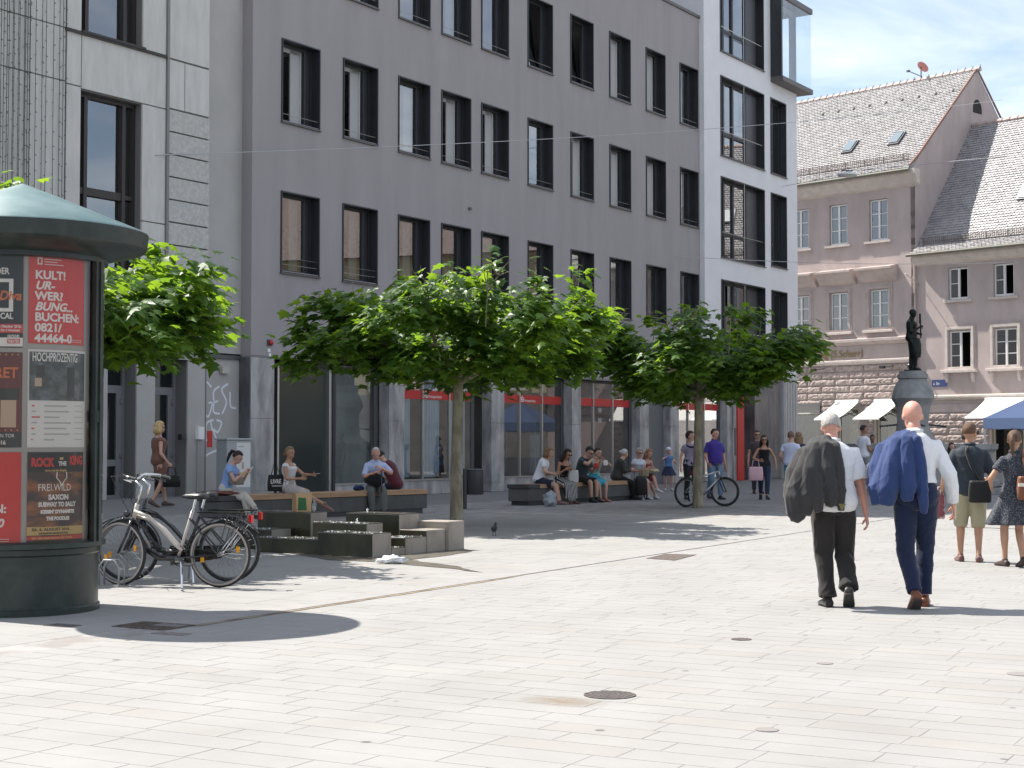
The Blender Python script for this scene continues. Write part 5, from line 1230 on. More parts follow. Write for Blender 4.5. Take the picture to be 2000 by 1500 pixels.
def bicycle(rear, front, label, style, steer=0, rad=.335, lean=0):
    rear, front = Vector(rear), Vector(front); d = front-rear; t = empty('bicycle', (rear.x, rear.y, gh(rear.x, rear.y)+.001), math.atan2(d.y, d.x), label, 'bicycle', 'parked bicycles'); t.rotation_euler.x = lean
    city = style != 'mtb'; WB = 1.10; hr, hf = (0, rad), (WB, rad)
    fat = .019 if city else .027
    wheel(t, hr, rad, style == 'cream', fat, city)
    fk = empty('front_assembly', (WB, 0, 0), steer, parent=t) if steer else t
    wheel(t, hf, rad, style == 'cream', fat, city, steer)
    bb = (.46, .29); st = (.30, .80); hb = (.955, .68); ht = (.915, .84)
    fm = {'cream': cream_p, 'black': blk, 'mtb': silver}[style]
    m = MB()
    if city:
        m2 = MB(); m2.tube([(hb[0]+.01, 0, hb[1]), (.90, 0, .52), (.80, 0, .37), (.66, 0, .295), (bb[0], 0, bb[1])], [.030, .032, .034, .036, .034], 10); m2.tube([(.64, 0, .36), (.52, 0, .36), (.40, 0, .38)], .02, 8)
        m2.build('lower_frame', blk, t, smooth=True)
        for dy in (-.028, .028): m.tube([(ht[0]+.02, dy, ht[1]-.10+dy), (.78, dy, .70+dy*.6), (.62, dy, .58), (.48, dy, .43), (.40, dy, .37)], .019, 8)
        m.tube([(bb[0], 0, bb[1]), (st[0], 0, st[1]-.02)], .018, 8)
    else:
        m.tube([(ht[0], 0, ht[1]-.02), (st[0]+.03, 0, st[1]-.12)], .02, 8); m.tube([(hb[0], 0, hb[1]), (bb[0], 0, bb[1])], .024, 8); m.tube([(bb[0], 0, bb[1]), (st[0], 0, st[1]-.06)], .018, 8)
    m.tube([hb and (hb[0], 0, hb[1]), (ht[0], 0, ht[1])], .024, 8); m.build('frame', fm, t, smooth=True)
    m = MB()
    for dy in (-.06, .06): m.tube([(bb[0], dy*.6, bb[1]), (0, dy, rad)], .011, 6); m.tube([(st[0]+.03, dy*.3, .70), (0, dy, rad)], .009, 6)
    m.build('rear_stays', blk if city else fm, t)
    m = MB()
    for dy in (-.055, .055): m.tube([(hb[0]+.005, dy*.8, hb[1]-.01), (1.02, dy, .50), (WB, dy, rad)], [.017, .015, .011], 8)
    m.tube([(hb[0], -.06, hb[1]), (hb[0], .06, hb[1])], .018, 8); m.build('fork', blk, t, smooth=True)
    # handlebar
    hz_ = 1.08 if city else .98; m = MB(); m.tube([(ht[0], 0, ht[1]), (ht[0]-.045, 0, hz_-.06), (ht[0]+.03, 0, hz_)], .014, 8)
    cs, sn = math.cos(steer), math.sin(steer)
    def hbp(x, y, z): return (ht[0]+.03+x*cs-y*sn, x*sn+y*cs, z)
    if city: pts = [hbp(-.24, .27, hz_+.02), hbp(-.10, .25, hz_+.05), hbp(.02, .16, hz_+.06), hbp(.05, .06, hz_), hbp(.05, -.06, hz_), hbp(.02, -.16, hz_+.06), hbp(-.10, -.25, hz_+.05), hbp(-.24, -.27, hz_+.02)]
    else: pts = [hbp(-.05, .31, hz_+.01), hbp(0, .1, hz_), hbp(0, -.1, hz_), hbp(-.05, -.31, hz_+.01)]
    m.tube(pts, .012, 8); m.build('handlebar', chrome if city else blk, t, smooth=True)
    for i0, i1 in ((0, 1), (-1, -2)):
        a, b = Vector(pts[i0]), Vector(pts[i1]); m = MB(); m.tube([a, a.lerp(b, .7)], .017, 8); m.build('grip', rubber, t)
        m = MB(); q = a.lerp(b, .85); m.tube([q, q+Vector((.05, 0, -.03)), q.lerp(a, .9)+Vector((.04, 0, -.035))], .006, 6); m.build('brake_lever', anth_l, t)
    m = MB(); q = Vector(pts[2]); 
    for e in (pts[1], pts[-2]): m.tube([e, Vector(e)+Vector((.17, 0, .0)), (ht[0]+.16, 0, .86), (ht[0]+.06, 0, .72)], .0035, 5)
    m.build('cables', blk, t)
    # saddle
    m = MB(); z = .92 if city else .93; xs = .27; rs_ = []
    for (x, w_, h) in ((-.13, .02, .01), (-.12, .085, .03), (-.05, .095, .04), (.03, .055, .035), (.11, .026, .026), (.15, .012, .012)):
        rs_.append([(xs+x, w_*math.cos(a), z+h*math.sin(a)*(1 if math.sin(a) > 0 else .8)) for a in [2*math.pi*k/12 for k in range(12)]])
    m.rings(rs_); m.build('saddle', vinyl, t, smooth=True)
    m = MB(); m.tube([(st[0], 0, st[1]-.03), (xs, 0, z-.02)], .013, 8); m.build('seat_post', chrome, t)
    # drive
    m = MB(); m.tube([(bb[0], -.05, bb[1]), (bb[0], .05, bb[1])], .024, 10); m.lathe([(.0, 0)], 3) if False else None
    for s, a in ((-1, 20), (1, 200)): e = (bb[0]+.17*math.cos(R(a)), s*.07, bb[1]+.17*math.sin(R(a))); m.tube([(bb[0], s*.06, bb[1]), e], .011, 6); m.cbox((e[0], s*.12, e[2]), .09, .08, .022)
    P = [(bb[0]+.085*math.cos(2*math.pi*k/24), -.05, bb[1]+.085*math.sin(2*math.pi*k/24)) for k in range(24)]; m.tube(P, .006, 5, closed=True); m.build('cranks', anth_l, t)
    if city:
        m = MB(); m.prism([(bb[0]+.11, -.055, bb[1]+.08), (bb[0]+.11, -.055, bb[1]-.08), (.02, -.055, rad-.045), (-.03, -.055, rad), (.02, -.055, rad+.05)], (0, -.02, 0)); m.build('chain_guard', blk, t)
        for (c, a0, a1) in ((hr, -5, 150), (hf, 20, 178)):
            m = MB(); A = arc(c, rad+.022, a0, a1, 24); 
            for k in range(24): 
                (x0, _, z0), (x1, _, z1) = A[k], A[k+1]; m.quad((x0, -.028, z0), (x1, -.028, z1), (x1, .028, z1), (x0, .028, z0)); 
            o = m.build('mudguard', blk, t, smooth=True); s_ = o.modifiers.new('s', 'SOLIDIFY'); s_.thickness = .006
        for s in (-.05, .05):
            for pq in ([(0, s, rad), (-.22, s, rad+.28)], [(WB, s, rad), (WB-.25, s, rad-.24)]): m = MB(); m.tube(pq, .004, 5); m.build('mudguard_stay', chrome, t)
        m = MB()
        for s in (-.07, 0, .07): m.tube([(.22, s, .76), (-.30, s, .76)], .007, 6)
        for x in (.2, .05, -.12, -.29): m.tube([(x, -.07, .76), (x, .07, .76)], .006, 6)
        for s in (-.07, .07): m.tube([(-.12, s, .76), (0, s, rad+.02)], .006, 6); m.tube([(-.28, s, .76), (-.02, s, rad+.02)], .006, 6)
        m.build('rack', blk, t)
        m = MB(); m.cbox((-.335, 0, .70), .03, .07, .075); m.build('rear_lamp', redl, t)
        m = MB(); m.ball((1.03, 0, .74), .035, .04, .04, 10); m.cbox((1.0, 0, .72), .06, .02, .02); m.build('headlamp', blk, t)
        m = MB(); m.tube([(.40, .05, .26), (.34, .16, .0)], .011, 6); m.tube([(.44, -.05, .26), (.49, -.17, .02)], .011, 6); m.cbox((.42, 0, .27), .1, .1, .04); m.build('kickstand', chrome, t)
    else:
        m = MB(); m.cbox((.2, 0, .78), .10, .09, .1); m.build('saddle_bag', M('bag_red', (.25, .03, .04), rough=.8), t)
        m = MB(); m.tube([(.0, -.06, rad), (.03, -.06, .14)], .02, 6); m.build('derailleur', blk, t)
    return t
bicycle((-2.97, 16.2), (-4.08, 16.45), 'cream and black step-through bicycle on its stand by the advertising column', 'cream', steer=R(-14))
bicycle((-2.99, 16.85), (-4.10, 16.95), 'black city bicycle parked just behind the cream one', 'black', steer=R(6))
bicycle((4.02, 36.62), (4.86, 37.1), 'silver mountain bike leaning behind the trunk of the far tree', 'mtb', steer=R(-48), rad=.345)
# bike rack hoop
q = px2g(212, 1146); t = empty('bike_rack', (q.x, q.y, 0), R(70), 'low galvanised bike rack hoop holding the front wheel', 'bike rack')
for k, dx in enumerate((0, .10)): m = MB(); m.tube([(dx, -.12, 0), (dx, -.12, .20), (dx, -.06, .27), (dx, .06, .27), (dx, .12, .20), (dx, .12, 0)], .011, 8); m.build('hoop', M('galvanised', (.32, .32, .31), rough=.5, metal=.6) if 'galvanised' not in MATS else MATS['galvanised'], t, smooth=True)
MB().box(-.05, .16, -.14, .14, 0, .012).build('foot_plate', MATS['galvanised'], t)
# ============================================================ SMALL STREET THINGS
q = px2g(908, 994); t = empty('waste_bin', (q.x, q.y, 0), R(20), 'dark grey drum waste bin on a post behind the sunlit tree', 'bin')
MB().box(-.03, .03, -.05, .05, 0, .90).build('post', anth, t); m = MB(); m.lathe([(.001, .32), (.19, .32), (.20, .34), (.20, .86), (.185, .87), (.18, .80), (.001, .8)], 28, c=(.23, 0, 0)); m.build('drum', M('bin_grey', (.05, .05, .052), rough=.4, metal=.3), t, auto=40); m = MB(); m.lathe([(.20, .87), (.205, .885), (.13, .90), (.12, .87)], 28, c=(.23, 0, 0)); m.build('rim', anth_l, t, smooth=True)
t = empty('utility_cabinet', (-6.62, 37.5, gh(-6.6, 37)), FANG+R(-8), 'light grey utility cabinet with a printed notice behind the seated girl', 'cabinet')
MB().box(-.30, .42, -.2, .2, .08, 1.36).build('body', M('cabinet_grey', (.34, .355, .36), rough=.5), t, bevel=.012); MB().box(-.28, .40, -.18, .18, 0, .08).build('base', anth_l, t); MB().box(-.33, .45, -.23, .23, 1.36, 1.40).build('lid', M('cabinet_lid', (.40, .41, .41), rough=.5), t, bevel=.01)
nt_ = MB().box(-.02, .40, -.207, -.201, .25, 1.30).build('notice', M('notice_white', (.62, .62, .60), rough=.5), t)
MB().box(.02, .34, -.211, -.208, .52, .60).build('printed_bar', M('print_lime', (.45, .5, .12), rough=.6), nt_); MB().box(.14, .20, -.211, -.208, .68, .84).build('printed_figure', skin_p, nt_); MB().box(.02, .2, -.211, -.208, 1.2, 1.22).build('printed_bar', grey_p, nt_)
# crumpled plastic bag lying on the paving
def lump(name, loc, sx, sy, sz, mat, label, cat, seed, rough=.35, n=18, smooth=True, parent=None):
    m = MB(); rs_ = []
    for i in range(n+1):
        th = math.pi*(.03+.94*i/n); ring = []
        for k in range(n*2):
            a = math.pi*k/n; v = Vector((math.sin(th)*math.cos(a), math.sin(th)*math.sin(a), -math.cos(th))); f = 1+rough*mnoise.noise(v*1.7+Vector((seed, 0, 0)))+rough*.6*mnoise.noise(v*4.3+Vector((0, seed, 0))); ring.append((v.x*sx*f, v.y*sy*f, max(0, sz+v.z*sz*f)))
        rs_.append(ring)
    m.rings(rs_); o = m.build(name, mat, parent, smooth=smooth, loc=loc); 
    if label: tag(o, label, cat)
    return o
q = px2g(764, 1101); lump('plastic_bag', (q.x, q.y, .001), .15, .08, .045, M('white_plastic', (.70, .71, .72), rough=.35), 'crumpled white plastic bag lying in front of the fountain', 'plastic bag', 4, .6)
# paper carrier bag standing on a fountain block
P = Fw(0, 0); Oq = Vector((-1.78, 20.38)); q = Oq+FD*1.1+Vector((-FD.y, FD.x))*2.12; t = empty('paper_bag', (q.x, q.y, .507), R(35), 'brown paper carrier bag with green print standing on a fountain block', 'bag')
kraft = M('kraft_paper', (.42, .27, .14), rough=.8); m = MB(); m.add([(-.12, -.07, 0), (.12, -.07, 0), (.12, .07, 0), (-.12, .07, 0), (-.125, -.06, .26), (.125, -.06, .26), (.125, .06, .26), (-.125, .06, .26)], [(3, 2, 1, 0), (0, 1, 5, 4), (1, 2, 6, 5), (2, 3, 7, 6), (3, 0, 4, 7)]); m.build('body', kraft, t)
m = MB(); m.quad((-.10, -.0715, .02), (.04, -.0715, .02), (.03, -.0645, .19), (-.09, -.0645, .20)); m.build('print', M('print_green', (.02, .10, .025), rough=.7), t)
m = MB(); m.tube([(-.05, -.06, .25), (-.04, -.06, .32), (.04, -.06, .32), (.05, -.06, .25)], .005, 6); m.build('handle', kraft, t)
m = MB(); q = Oq+FD*1.05+Vector((-FD.y, FD.x))*1.86; m = MB(); m.lathe([(.001, 0), (.032, 0), (.036, .02), (.034, .13), (.014, .17), (.014, .2), (.001, .2)], 14); o = m.build('water_bottle', glass('bottle_plastic', (.8, .85, .88), base=.05), loc=(q.x, q.y, .507), smooth=True); tag(o, 'clear plastic bottle beside the paper bag on the fountain', 'bottle')
# pigeon
q = px2g(965, 1046); t = empty('pigeon', (q.x, q.y, 0), R(285), 'dark pigeon standing on the sunlit paving near the tree trunk', 'pigeon'); t.scale = (.85, .85, .85); pg = M('pigeon_grey', (.035, .037, .045), rough=.6, col2=(.09, .09, .10), scale=14)
m = MB(); rs_ = []
for (x, z, r) in ((-.17, .10, .008), (-.12, .115, .03), (-.05, .125, .055), (.02, .13, .06), (.07, .15, .05), (.095, .18, .032), (.105, .21, .026), (.118, .232, .026), (.135, .235, .016), (.15, .23, .006)):
    rs_.append([(x, r*.9*math.cos(a), z+r*math.sin(a)) for a in [2*math.pi*k/12 for k in range(12)]])
m.rings(rs_); m.tube([(.0, .02, .09), (.0, .025, .0)], .006, 5); m.tube([(.0, -.02, .09), (.0, -.025, .0)], .006, 5)
for s in (-1, 1):
    for a in (-30, 0, 30): m.tube([(.0, s*.025, .004), (.03*math.cos(R(a)), s*.025+.03*math.sin(R(a)), .003)], .003, 4)
m.build('body', pg, t, smooth=True); m = MB(); m.tube([(.148, 0, .231), (.168, 0, .226)], [.005, .001], 5); m.build('beak', anth, t)
# dropped brown leather bag on the bench end
dd = (B1B-B1A).normalized(); nn_ = Vector((-dd.y, dd.x)); q = B1A+dd*.30+nn_*.25
lump('leather_bag', (q.x, q.y, .50+gh(-3.5, 31)*.6), .30, .17, .05, M('brown_leather', (.16, .055, .035), rough=.5), 'flat brown leather bag lying on the dark bench end', 'bag', 2, .25)
# ============================================================ PEOPLE
def solid(mb, voxel, smooth=3):
    me = mb.mesh('tmp', []) if False else None
    me = bpy.data.meshes.new('tmp'); me.from_pydata(mb.v, [], mb.f); o = bpy.data.objects.new('tmp', me); COL.objects.link(o)
    r = o.modifiers.new('r', 'REMESH'); r.mode = 'VOXEL'; r.voxel_size = voxel; r.use_smooth_shade = True
    if smooth: q = o.modifiers.new('s', 'SMOOTH'); q.factor = .5; q.iterations = smooth
    dg = bpy.context.evaluated_depsgraph_get(); out = bpy.data.meshes.new_from_object(o.evaluated_get(dg)); bpy.data.objects.remove(o); bpy.data.meshes.remove(me)
    return out
def folds(me, amp, freq=9., seed=0, vert=.55, ridge=1.2):
    n = len(me.vertices); co = np.empty(n*3, 'f'); me.vertices.foreach_get('co', co); co = co.reshape(-1, 3); no = np.empty(n*3, 'f'); me.vertices.foreach_get('normal', no); no = no.reshape(-1, 3)
    rr = np.random.RandomState(seed); d = np.zeros(n)
    w = co.copy()
    for k in range(2):
        v = rr.normal(size=3); w = w+.05*np.sin(w @ (v*5)[:, None]+k)*rr.normal(size=3)
    for k in range(6):
        v = rr.normal(size=3); v[2] *= vert; v = v/np.linalg.norm(v)*freq*(1+.6*k); d += np.sin(w @ v+rr.rand()*6)/(1+.5*k)
    d = np.sign(d)*np.abs(d)**.8
    if ridge:
        e = np.zeros(n)
        for k in range(5):
            v = rr.normal(size=3); v[2] *= vert*1.6; v = v/np.linalg.norm(v)*freq*(1.6+.5*k); e += (1-np.abs(np.sin(w @ v+rr.rand()*6)))**3*(.5+.5*np.sin(w @ (rr.normal(size=3)*4)))
        d = d*.7+e*ridge
    co = co+no*(d*amp/2.0)[:, None]; me.vertices.foreach_set('co', co.reshape(-1).astype('f')); me.update()
def mesh_obj(name, me, mat, parent, smooth=True):
    me.materials.clear(); me.materials.append(mat)
    if smooth: me.polygons.foreach_set('use_smooth', [True]*len(me.polygons))
    me.name = name; o = bpy.data.objects.new(name, me); link(o, parent); return o
_fab = {}
def fab(col, rough=.85, pat=None):
    k = (tuple(col), pat)
    if k not in _fab:
        if pat == 'stripe': m = M('striped_cloth%d' % len(_fab), col, rough=rough)
        else: m = M('cloth%d' % len(_fab), col, rough=rough, var=.05, scale=10, bump=.15, bscale=260, sheen=.15, spec=.25)
        if pat:
            t = m.node_tree; n = t.nodes; l = t.links.new; b = n['Principled BSDF']; tcn = n.new('ShaderNodeTexCoord')
            if pat == 'stripe':
                wv = n.new('ShaderNodeTexWave'); wv.inputs['Scale'].default_value = 9; wv.bands_direction = 'X'; l(tcn.outputs['Object'], wv.inputs['Vector']); src = wv.outputs['Fac']
            elif pat == 'finestripe':
                wv = n.new('ShaderNodeTexWave'); wv.inputs['Scale'].default_value = 16; wv.bands_direction = 'X'; l(tcn.outputs['Object'], wv.inputs['Vector']); src = wv.outputs['Fac']
            else:
                wv = n.new('ShaderNodeTexVoronoi'); wv.inputs['Scale'].default_value = 70; l(tcn.outputs['Object'], wv.inputs['Vector']); src = wv.outputs['Distance']
            rp = n.new('ShaderNodeValToRGB'); e = rp.color_ramp.elements; l(src, rp.inputs['Fac'])
            if pat == 'dots': e[0].position = .20; e[1].position = .30; e[0].color = (.26, .26, .27, 1); e[1].color = (*col, 1)
            elif pat == 'stripe': e[0].position = .72; e[1].position = .78; e[0].color = (*col, 1); e[1].color = (.6, .58, .55, 1)
            elif pat == 'finestripe': e[0].position = .5; e[1].position = .6; e[0].color = (*col, 1); e[1].color = (col[0]*.8, col[1]*.82, col[2]*.92, 1)
            elif pat == 'spots': e[0].position = .3; e[1].position = .36; e[0].color = (*col, 1); e[1].color = (.05, .05, .06, 1)
            l(rp.outputs['Color'], b.inputs['Base Color'])
        _fab[k] = m
    return _fab[k]
_skin = {}
def skin(t):
    cols = {'light': (.50, .29, .215), 'tan': (.40, .215, .135), 'pink': (.55, .28, .21), 'brown': (.28, .15, .095), 'bronze': (.012, .016, .014)}
    if t not in _skin:
        m = M('skin_'+t, cols[t], rough=.5 if t != 'bronze' else .38, var=.08, scale=9, metal=0 if t != 'bronze' else .7); _skin[t] = m
        if t != 'bronze': b = m.node_tree.nodes['Principled BSDF']; b.inputs['Subsurface Weight'].default_value = .08; b.inputs['Subsurface Radius'].default_value = (.02, .008, .004)
    return _skin[t]
_hair = {}
def hairm(c):
    if c not in _hair: _hair[c] = M('hair%d' % len(_hair), c, rough=.55, var=.3, scale=18, stretch=(3, 3, .5), bump=.8, bscale=70, spec=.35)
    return _hair[c]
def ik(a, t, l1, l2, pole):
    v = t-a; d = max(min(v.length, (l1+l2)*.998), abs(l1-l2)*1.02+1e-4); u = v.normalized(); x = (l1*l1-l2*l2+d*d)/(2*d); h = math.sqrt(max(0, l1*l1-x*x))
    p = Vector(pole); p = p-u*p.dot(u); p = p.normalized() if p.length > 1e-6 else u.orthogonal().normalized()
    return a+u*x+p*h, a+u*d
def capsule(mb, a, b, ra, rb, seg=12, bulge=None):
    a, b = Vector(a), Vector(b); d = b-a; n = 6; P = []; Rr = []
    u = d.normalized()
    P.append(a-u*ra*.8); Rr.append(ra*.35)
    for i in range(n+1):
        t = i/n; P.append(a.lerp(b, t)); r = ra+(rb-ra)*t
        if bulge: r *= 1+bulge[1]*math.exp(-((t-bulge[0])/.22)**2)
        Rr.append(r)
    P.append(b+u*rb*.8); Rr.append(rb*.35); mb.tube(P, Rr, seg)
def person(label, loc, heading, H=1.75, z0=None, sex='m', w=1., lean=0, bend=0, pelvis=None, twist=0, feet=None, hands=None, head=(0, 0, 0), skin_t='light', top=None, bottom=None, shoes=None, hair=None, vox=.013, knees=None, elbows=None, foot_dir=None, curl=.5, group=None, wrinkle=.004, name='person', cat='person', bare=False, glasses=None, palm=None):
    """builds one figure; local frame: +x right, +y forward, +z up"""
    s = H/1.785; x, y = loc[0], loc[1]; z0 = gh(x, y) if z0 is None else z0
    root = empty(name, (x, y, z0), -R(heading), label, cat, group)
    pel = Vector(pelvis) if pelvis else Vector((0, 0, .945*s)); fem = sex == 'f'
    st = [(-.11, .085, .075, 0), (-.06, .15, .110, -.01), (.0, .172, .122, -.014), (.08, .162, .112, -.004), (.18, .146, .102, 0), (.30, .158, .112, .004), (.40, .172, .117, .004), (.465, .168, .104, 0), (.505, .112, .082, -.012), (.535, .074, .066, -.012), (.58, .058, .060, .004), (.625, .056, .062, .014)]
    if fem: st = [(d, rx*{.0: 1.03, .08: .98, .18: .84, .30: .86, .40: .90, .465: .88, .505: .88, .535: .85, .58: .82, .625: .82}.get(d, 1.02), ry*({.40: 1.10, .30: 1.02, .18: .88}.get(d, .94)), yo+(.015 if d == .40 else 0)) for d, rx, ry, yo in st]
    fr = []; p = pel.copy(); pd = 0.0
    def ang(d): return R(lean+bend*max(0, min(1, d/.5)))
    def tw(d): return R(twist*max(0, min(1, d/.45)))
    prev = 0.; pos = {}
    def spine(d):
        n = 10; q = pel.copy(); sgn = 1 if d >= 0 else -1
        for i in range(n): dd = d*(i+.5)/n; a = ang(dd); q = q+Vector((0, math.sin(a), math.cos(a)))*(d/n*s)
        a = ang(d); t_ = tw(d); up = Vector((0, math.sin(a), math.cos(a))); fw = Vector((0, math.cos(a), -math.sin(a))); sd = Vector((1, 0, 0))
        rt = Matrix.Rotation(t_, 3, up); return q, rt @ sd, rt @ fw, up
    def torso(mb, d0, d1, inf=0., k=1., seg=20, belly=0.):
        rs_ = []; ss = [q for q in st if d0-.001 <= q[0] <= d1+.001]
        def interp(d):
            for i in range(1, len(st)):
                if d <= st[i][0]: a, b = st[i-1], st[i]; t = (d-a[0])/(b[0]-a[0]); return tuple(a[j]+(b[j]-a[j])*t for j in range(4))
            return st[-1]
        ds = sorted({round(d0, 3), round(d1, 3)} | {q[0] for q in ss})
        for d in ds:
            _, rx, ry, yo = interp(d); q, sd, fw, up = spine(d); rx = (rx*k*w**.7)*s+inf; ry = (ry*k*w)*s+inf+belly*math.exp(-((d-.15)/.13)**2)*.5
            yo2 = yo*s+belly*math.exp(-((d-.15)/.13)**2)*.5
            rs_.append([q+fw*yo2+sd*(rx*(abs(math.cos(a))**.85)*(1 if math.cos(a) >= 0 else -1))+fw*(ry*(abs(math.sin(a))**.85)*(1 if math.sin(a) >= 0 else -1)) for a in [2*math.pi*i/seg for i in range(seg)]])
        mb.rings(rs_); return mb
    # joints
    J = {}; sw = (.175 if not fem else .152)*s
    for sd_, nm in ((-1, 'L'), (1, 'R')):
        q, sdv, fw, up = spine(.448); J['sh'+nm] = q+sdv*sd_*sw*w**.3; q, sdv, fw, up = spine(-.03); J['hip'+nm] = q+sdv*sd_*.088*s*w**.4
    feet = feet or {'L': (-.10, 0, 0), 'R': (.10, 0, 0)}; hands = hands or {}
    knees = knees or {}; elbows = elbows or {}; foot_dir = foot_dir or {}
    for nm, sd_ in (('L', -1), ('R', 1)):
        ft_ = Vector(feet[nm]); ank = ft_+Vector((0, 0, .075*s)); kn, an = ik(J['hip'+nm], ank, .435*s, .425*s, knees.get(nm, (sd_*.12, 1, .15))); J['kn'+nm], J['an'+nm] = kn, an
        hd = Vector(hands.get(nm, (J['sh'+nm].x+sd_*.09*s, J['sh'+nm].y+.05, J['sh'+nm].z-.545*s))); el, wr = ik(J['sh'+nm], hd, .295*s, .265*s, elbows.get(nm, (sd_*.4, -1, -.2))); J['el'+nm], J['wr'+nm] = el, wr
    q, sdv, fw, up = spine(.625); hp, hy, hr = (list(head)+[0, 0, 0])[:3]
    HR = Matrix.Rotation(R(hy), 3, 'Z') @ Matrix.Rotation(-R(hp), 3, 'X') @ Matrix.Rotation(R(hr), 3, 'Y'); hc = q+HR @ Vector((0, .018*s, .088*s)); J['head'] = hc
    hs = s*(1.09 if H > 1.4 else 1.26)
    # ---- body
    mb = MB(); torso(mb, -.11, .625)
    for nm, sd_ in (('L', -1), ('R', 1)):
        aw = w**.5*(.86 if fem else 1)
        capsule(mb, J['sh'+nm], J['el'+nm], .052*s*aw, .040*s*aw, 12, (.35, .08)); capsule(mb, J['el'+nm], J['wr'+nm], .041*s*aw, .026*s*aw, 12, (.25, .10))
        lw = w**.5*(.97 if fem else 1)
        capsule(mb, J['hip'+nm], J['kn'+nm], .086*s*lw, .056*s*lw, 14); capsule(mb, J['kn'+nm], J['an'+nm], .054*s*lw, .034*s*lw, 12, (.28, .16))
    def footm(mb, nm, inf=0., toe=1., sole=0.):
        sd_ = -1 if nm == 'L' else 1; yaw, pit = foot_dir.get(nm, (sd_*8, 0)); a = J['an'+nm]; rot = Matrix.Rotation(-R(yaw), 3, 'Z') @ Matrix.Rotation(-R(pit), 3, 'X'); rs_ = []
        for (yy, rx, rz, zz) in ((-.062, .018, .016, -.045), (-.052, .032, .034, -.038), (-.01, .037, .045, -.030), (.05, .040, .036, -.038), (.11, .045, .027, -.047), (.16, .042, .020, -.053), (.192, .026, .013, -.058)):
            ring = []
            for k in range(12):
                t = 2*math.pi*k/12; v = Vector(((rx*s+inf)*math.cos(t), yy*s*toe+(inf*1.3 if yy > .1 else -inf if yy < -.04 else 0), zz*s+(rz*s+inf)*math.sin(t)))
                v.z = max(v.z, -.074*s-sole); ring.append(a+rot @ v)
            rs_.append(ring)
        mb.rings(rs_); capsule(mb, a+Vector((0, 0, .02)), a+rot @ Vector((0, .0, -.03*s)), .034*s+inf*.6, .036*s+inf*.6)
    for nm in 'LR': footm(mb, nm)
    # head: skull, jaw, nose, ears
    def hpnt(v): return hc+HR @ (Vector(v)*hs)
    mb.ball(hpnt((0, -.008, .022)), .076*hs, .097*hs, .096*hs, 18, HR); mb.ball(hpnt((0, .028, -.045)), .057*hs, .066*hs, .066*hs, 14, HR); mb.ball(hpnt((0, .068, -.078)), .026*hs, .026*hs, .02*hs, 10, HR)
    mb.ball(hpnt((0, .092, -.022)), .014*hs, .022*hs, .022*hs, 8, HR); mb.ball(hpnt((0, .082, .014)), .05*hs, .016*hs, .012*hs, 10, HR)
    for sd_ in (-1, 1): mb.ball(hpnt((sd_*.077, -.005, -.012)), .011*hs, .020*hs, .030*hs, 8, HR)
    mb.ball(hpnt((0, .082, -.056)), .022*hs, .012*hs, .008*hs, 8, HR)
    capsule(mb, q-up*.06*s, hpnt((0, -.012, -.05)), .055*s*(.84 if fem else 1), .052*s*(.84 if fem else 1))
    me = solid(mb, vox, 3)
    # hands are finer than the voxel size: joined on afterwards
    hb = MB()
    for nm, sd_ in (('L', -1), ('R', 1)):
        a, e = J['wr'+nm], J['el'+nm]; f = (a-e).normalized(); inw = Vector((palm or {}).get(nm, (-sd_, .15, 0))); inw = (inw-f*inw.dot(f)); inw = inw.normalized() if inw.length > 1e-5 else f.orthogonal().normalized(); sv = f.cross(inw)*(1 if nm == 'R' else -1)
        if sv.y < 0 and abs(f.y) < .8: sv = -sv
        k = s*(.9 if fem else 1.); rs_ = []
        for (d, wx, th) in ((-.03, .022, .020), (.02, .030, .018), (.055, .040, .016), (.095, .041, .013), (.105, .036, .009)): rs_.append([a+f*d*k+sv*(wx*k*math.cos(t))+inw*(th*k*math.sin(t)) for t in [2*math.pi*i/12 for i in range(12)]])
        hb.rings(rs_); c_ = curl
        for i, (off, ln) in enumerate(((.031, .070), (.011, .078), (-.010, .073), (-.030, .058))):
            p0 = a+f*.088*k+sv*off*k; pts = [p0]; ag = c_*.5
            for j, fr_ in enumerate((.45, .32, .25)): dv = (f*math.cos(ag)+inw*math.sin(ag)).normalized(); pts.append(pts[-1]+dv*ln*fr_*k); ag += c_*.9
            hb.tube(pts, [.0092*k, .0088*k, .0080*k, .0062*k], 7)
        p0 = a+f*.03*k+sv*.028*k; hb.tube([p0, p0+(f*.6+sv*.65+inw*.25).normalized()*.035*k, p0+(f*.8+sv*.6+inw*.5).normalized()*.062*k, p0+(f*1.0+sv*.35+inw*.7).normalized()*.085*k], [.013*k, .0115*k, .010*k, .007*k], 7)
    bm = bmesh.new(); bm.from_mesh(me); hm = bpy.data.meshes.new('h'); hm.from_pydata(hb.v, [], hb.f); bm.from_mesh(hm); bm.to_mesh(me); bm.free(); bpy.data.meshes.remove(hm)
    body = mesh_obj('body', me, skin(skin_t), root)
    # face
    if name == 'person' and H > 0:
        for sd_ in (-1, 1):
            m = MB(); m.ball(hpnt((sd_*.031, .081, .000)), .011*hs, .008*hs, .0065*hs, 8, HR); m.build('eye', MATS.get('eye_white') or M('eye_white', (.06, .045, .04), rough=.15), body, smooth=True)
            m = MB(); m.tube([hpnt((sd_*.014, .0905, .017)), hpnt((sd_*.032, .0885, .021)), hpnt((sd_*.050, .078, .015))], .0035*hs, 5); m.build('eyebrow', hairm(hair[1]) if hair else hairm((.2, .16, .12)), body)
        m = MB(); m.tube([hpnt((-.023, .084, -.056)), hpnt((0, .0935, -.055)), hpnt((.023, .084, -.056))], [.003*hs, .0055*hs, .003*hs], 6); m.build('mouth', MATS.get('lips') or M('lips', (.30, .10, .085), rough=.5), body, smooth=True)
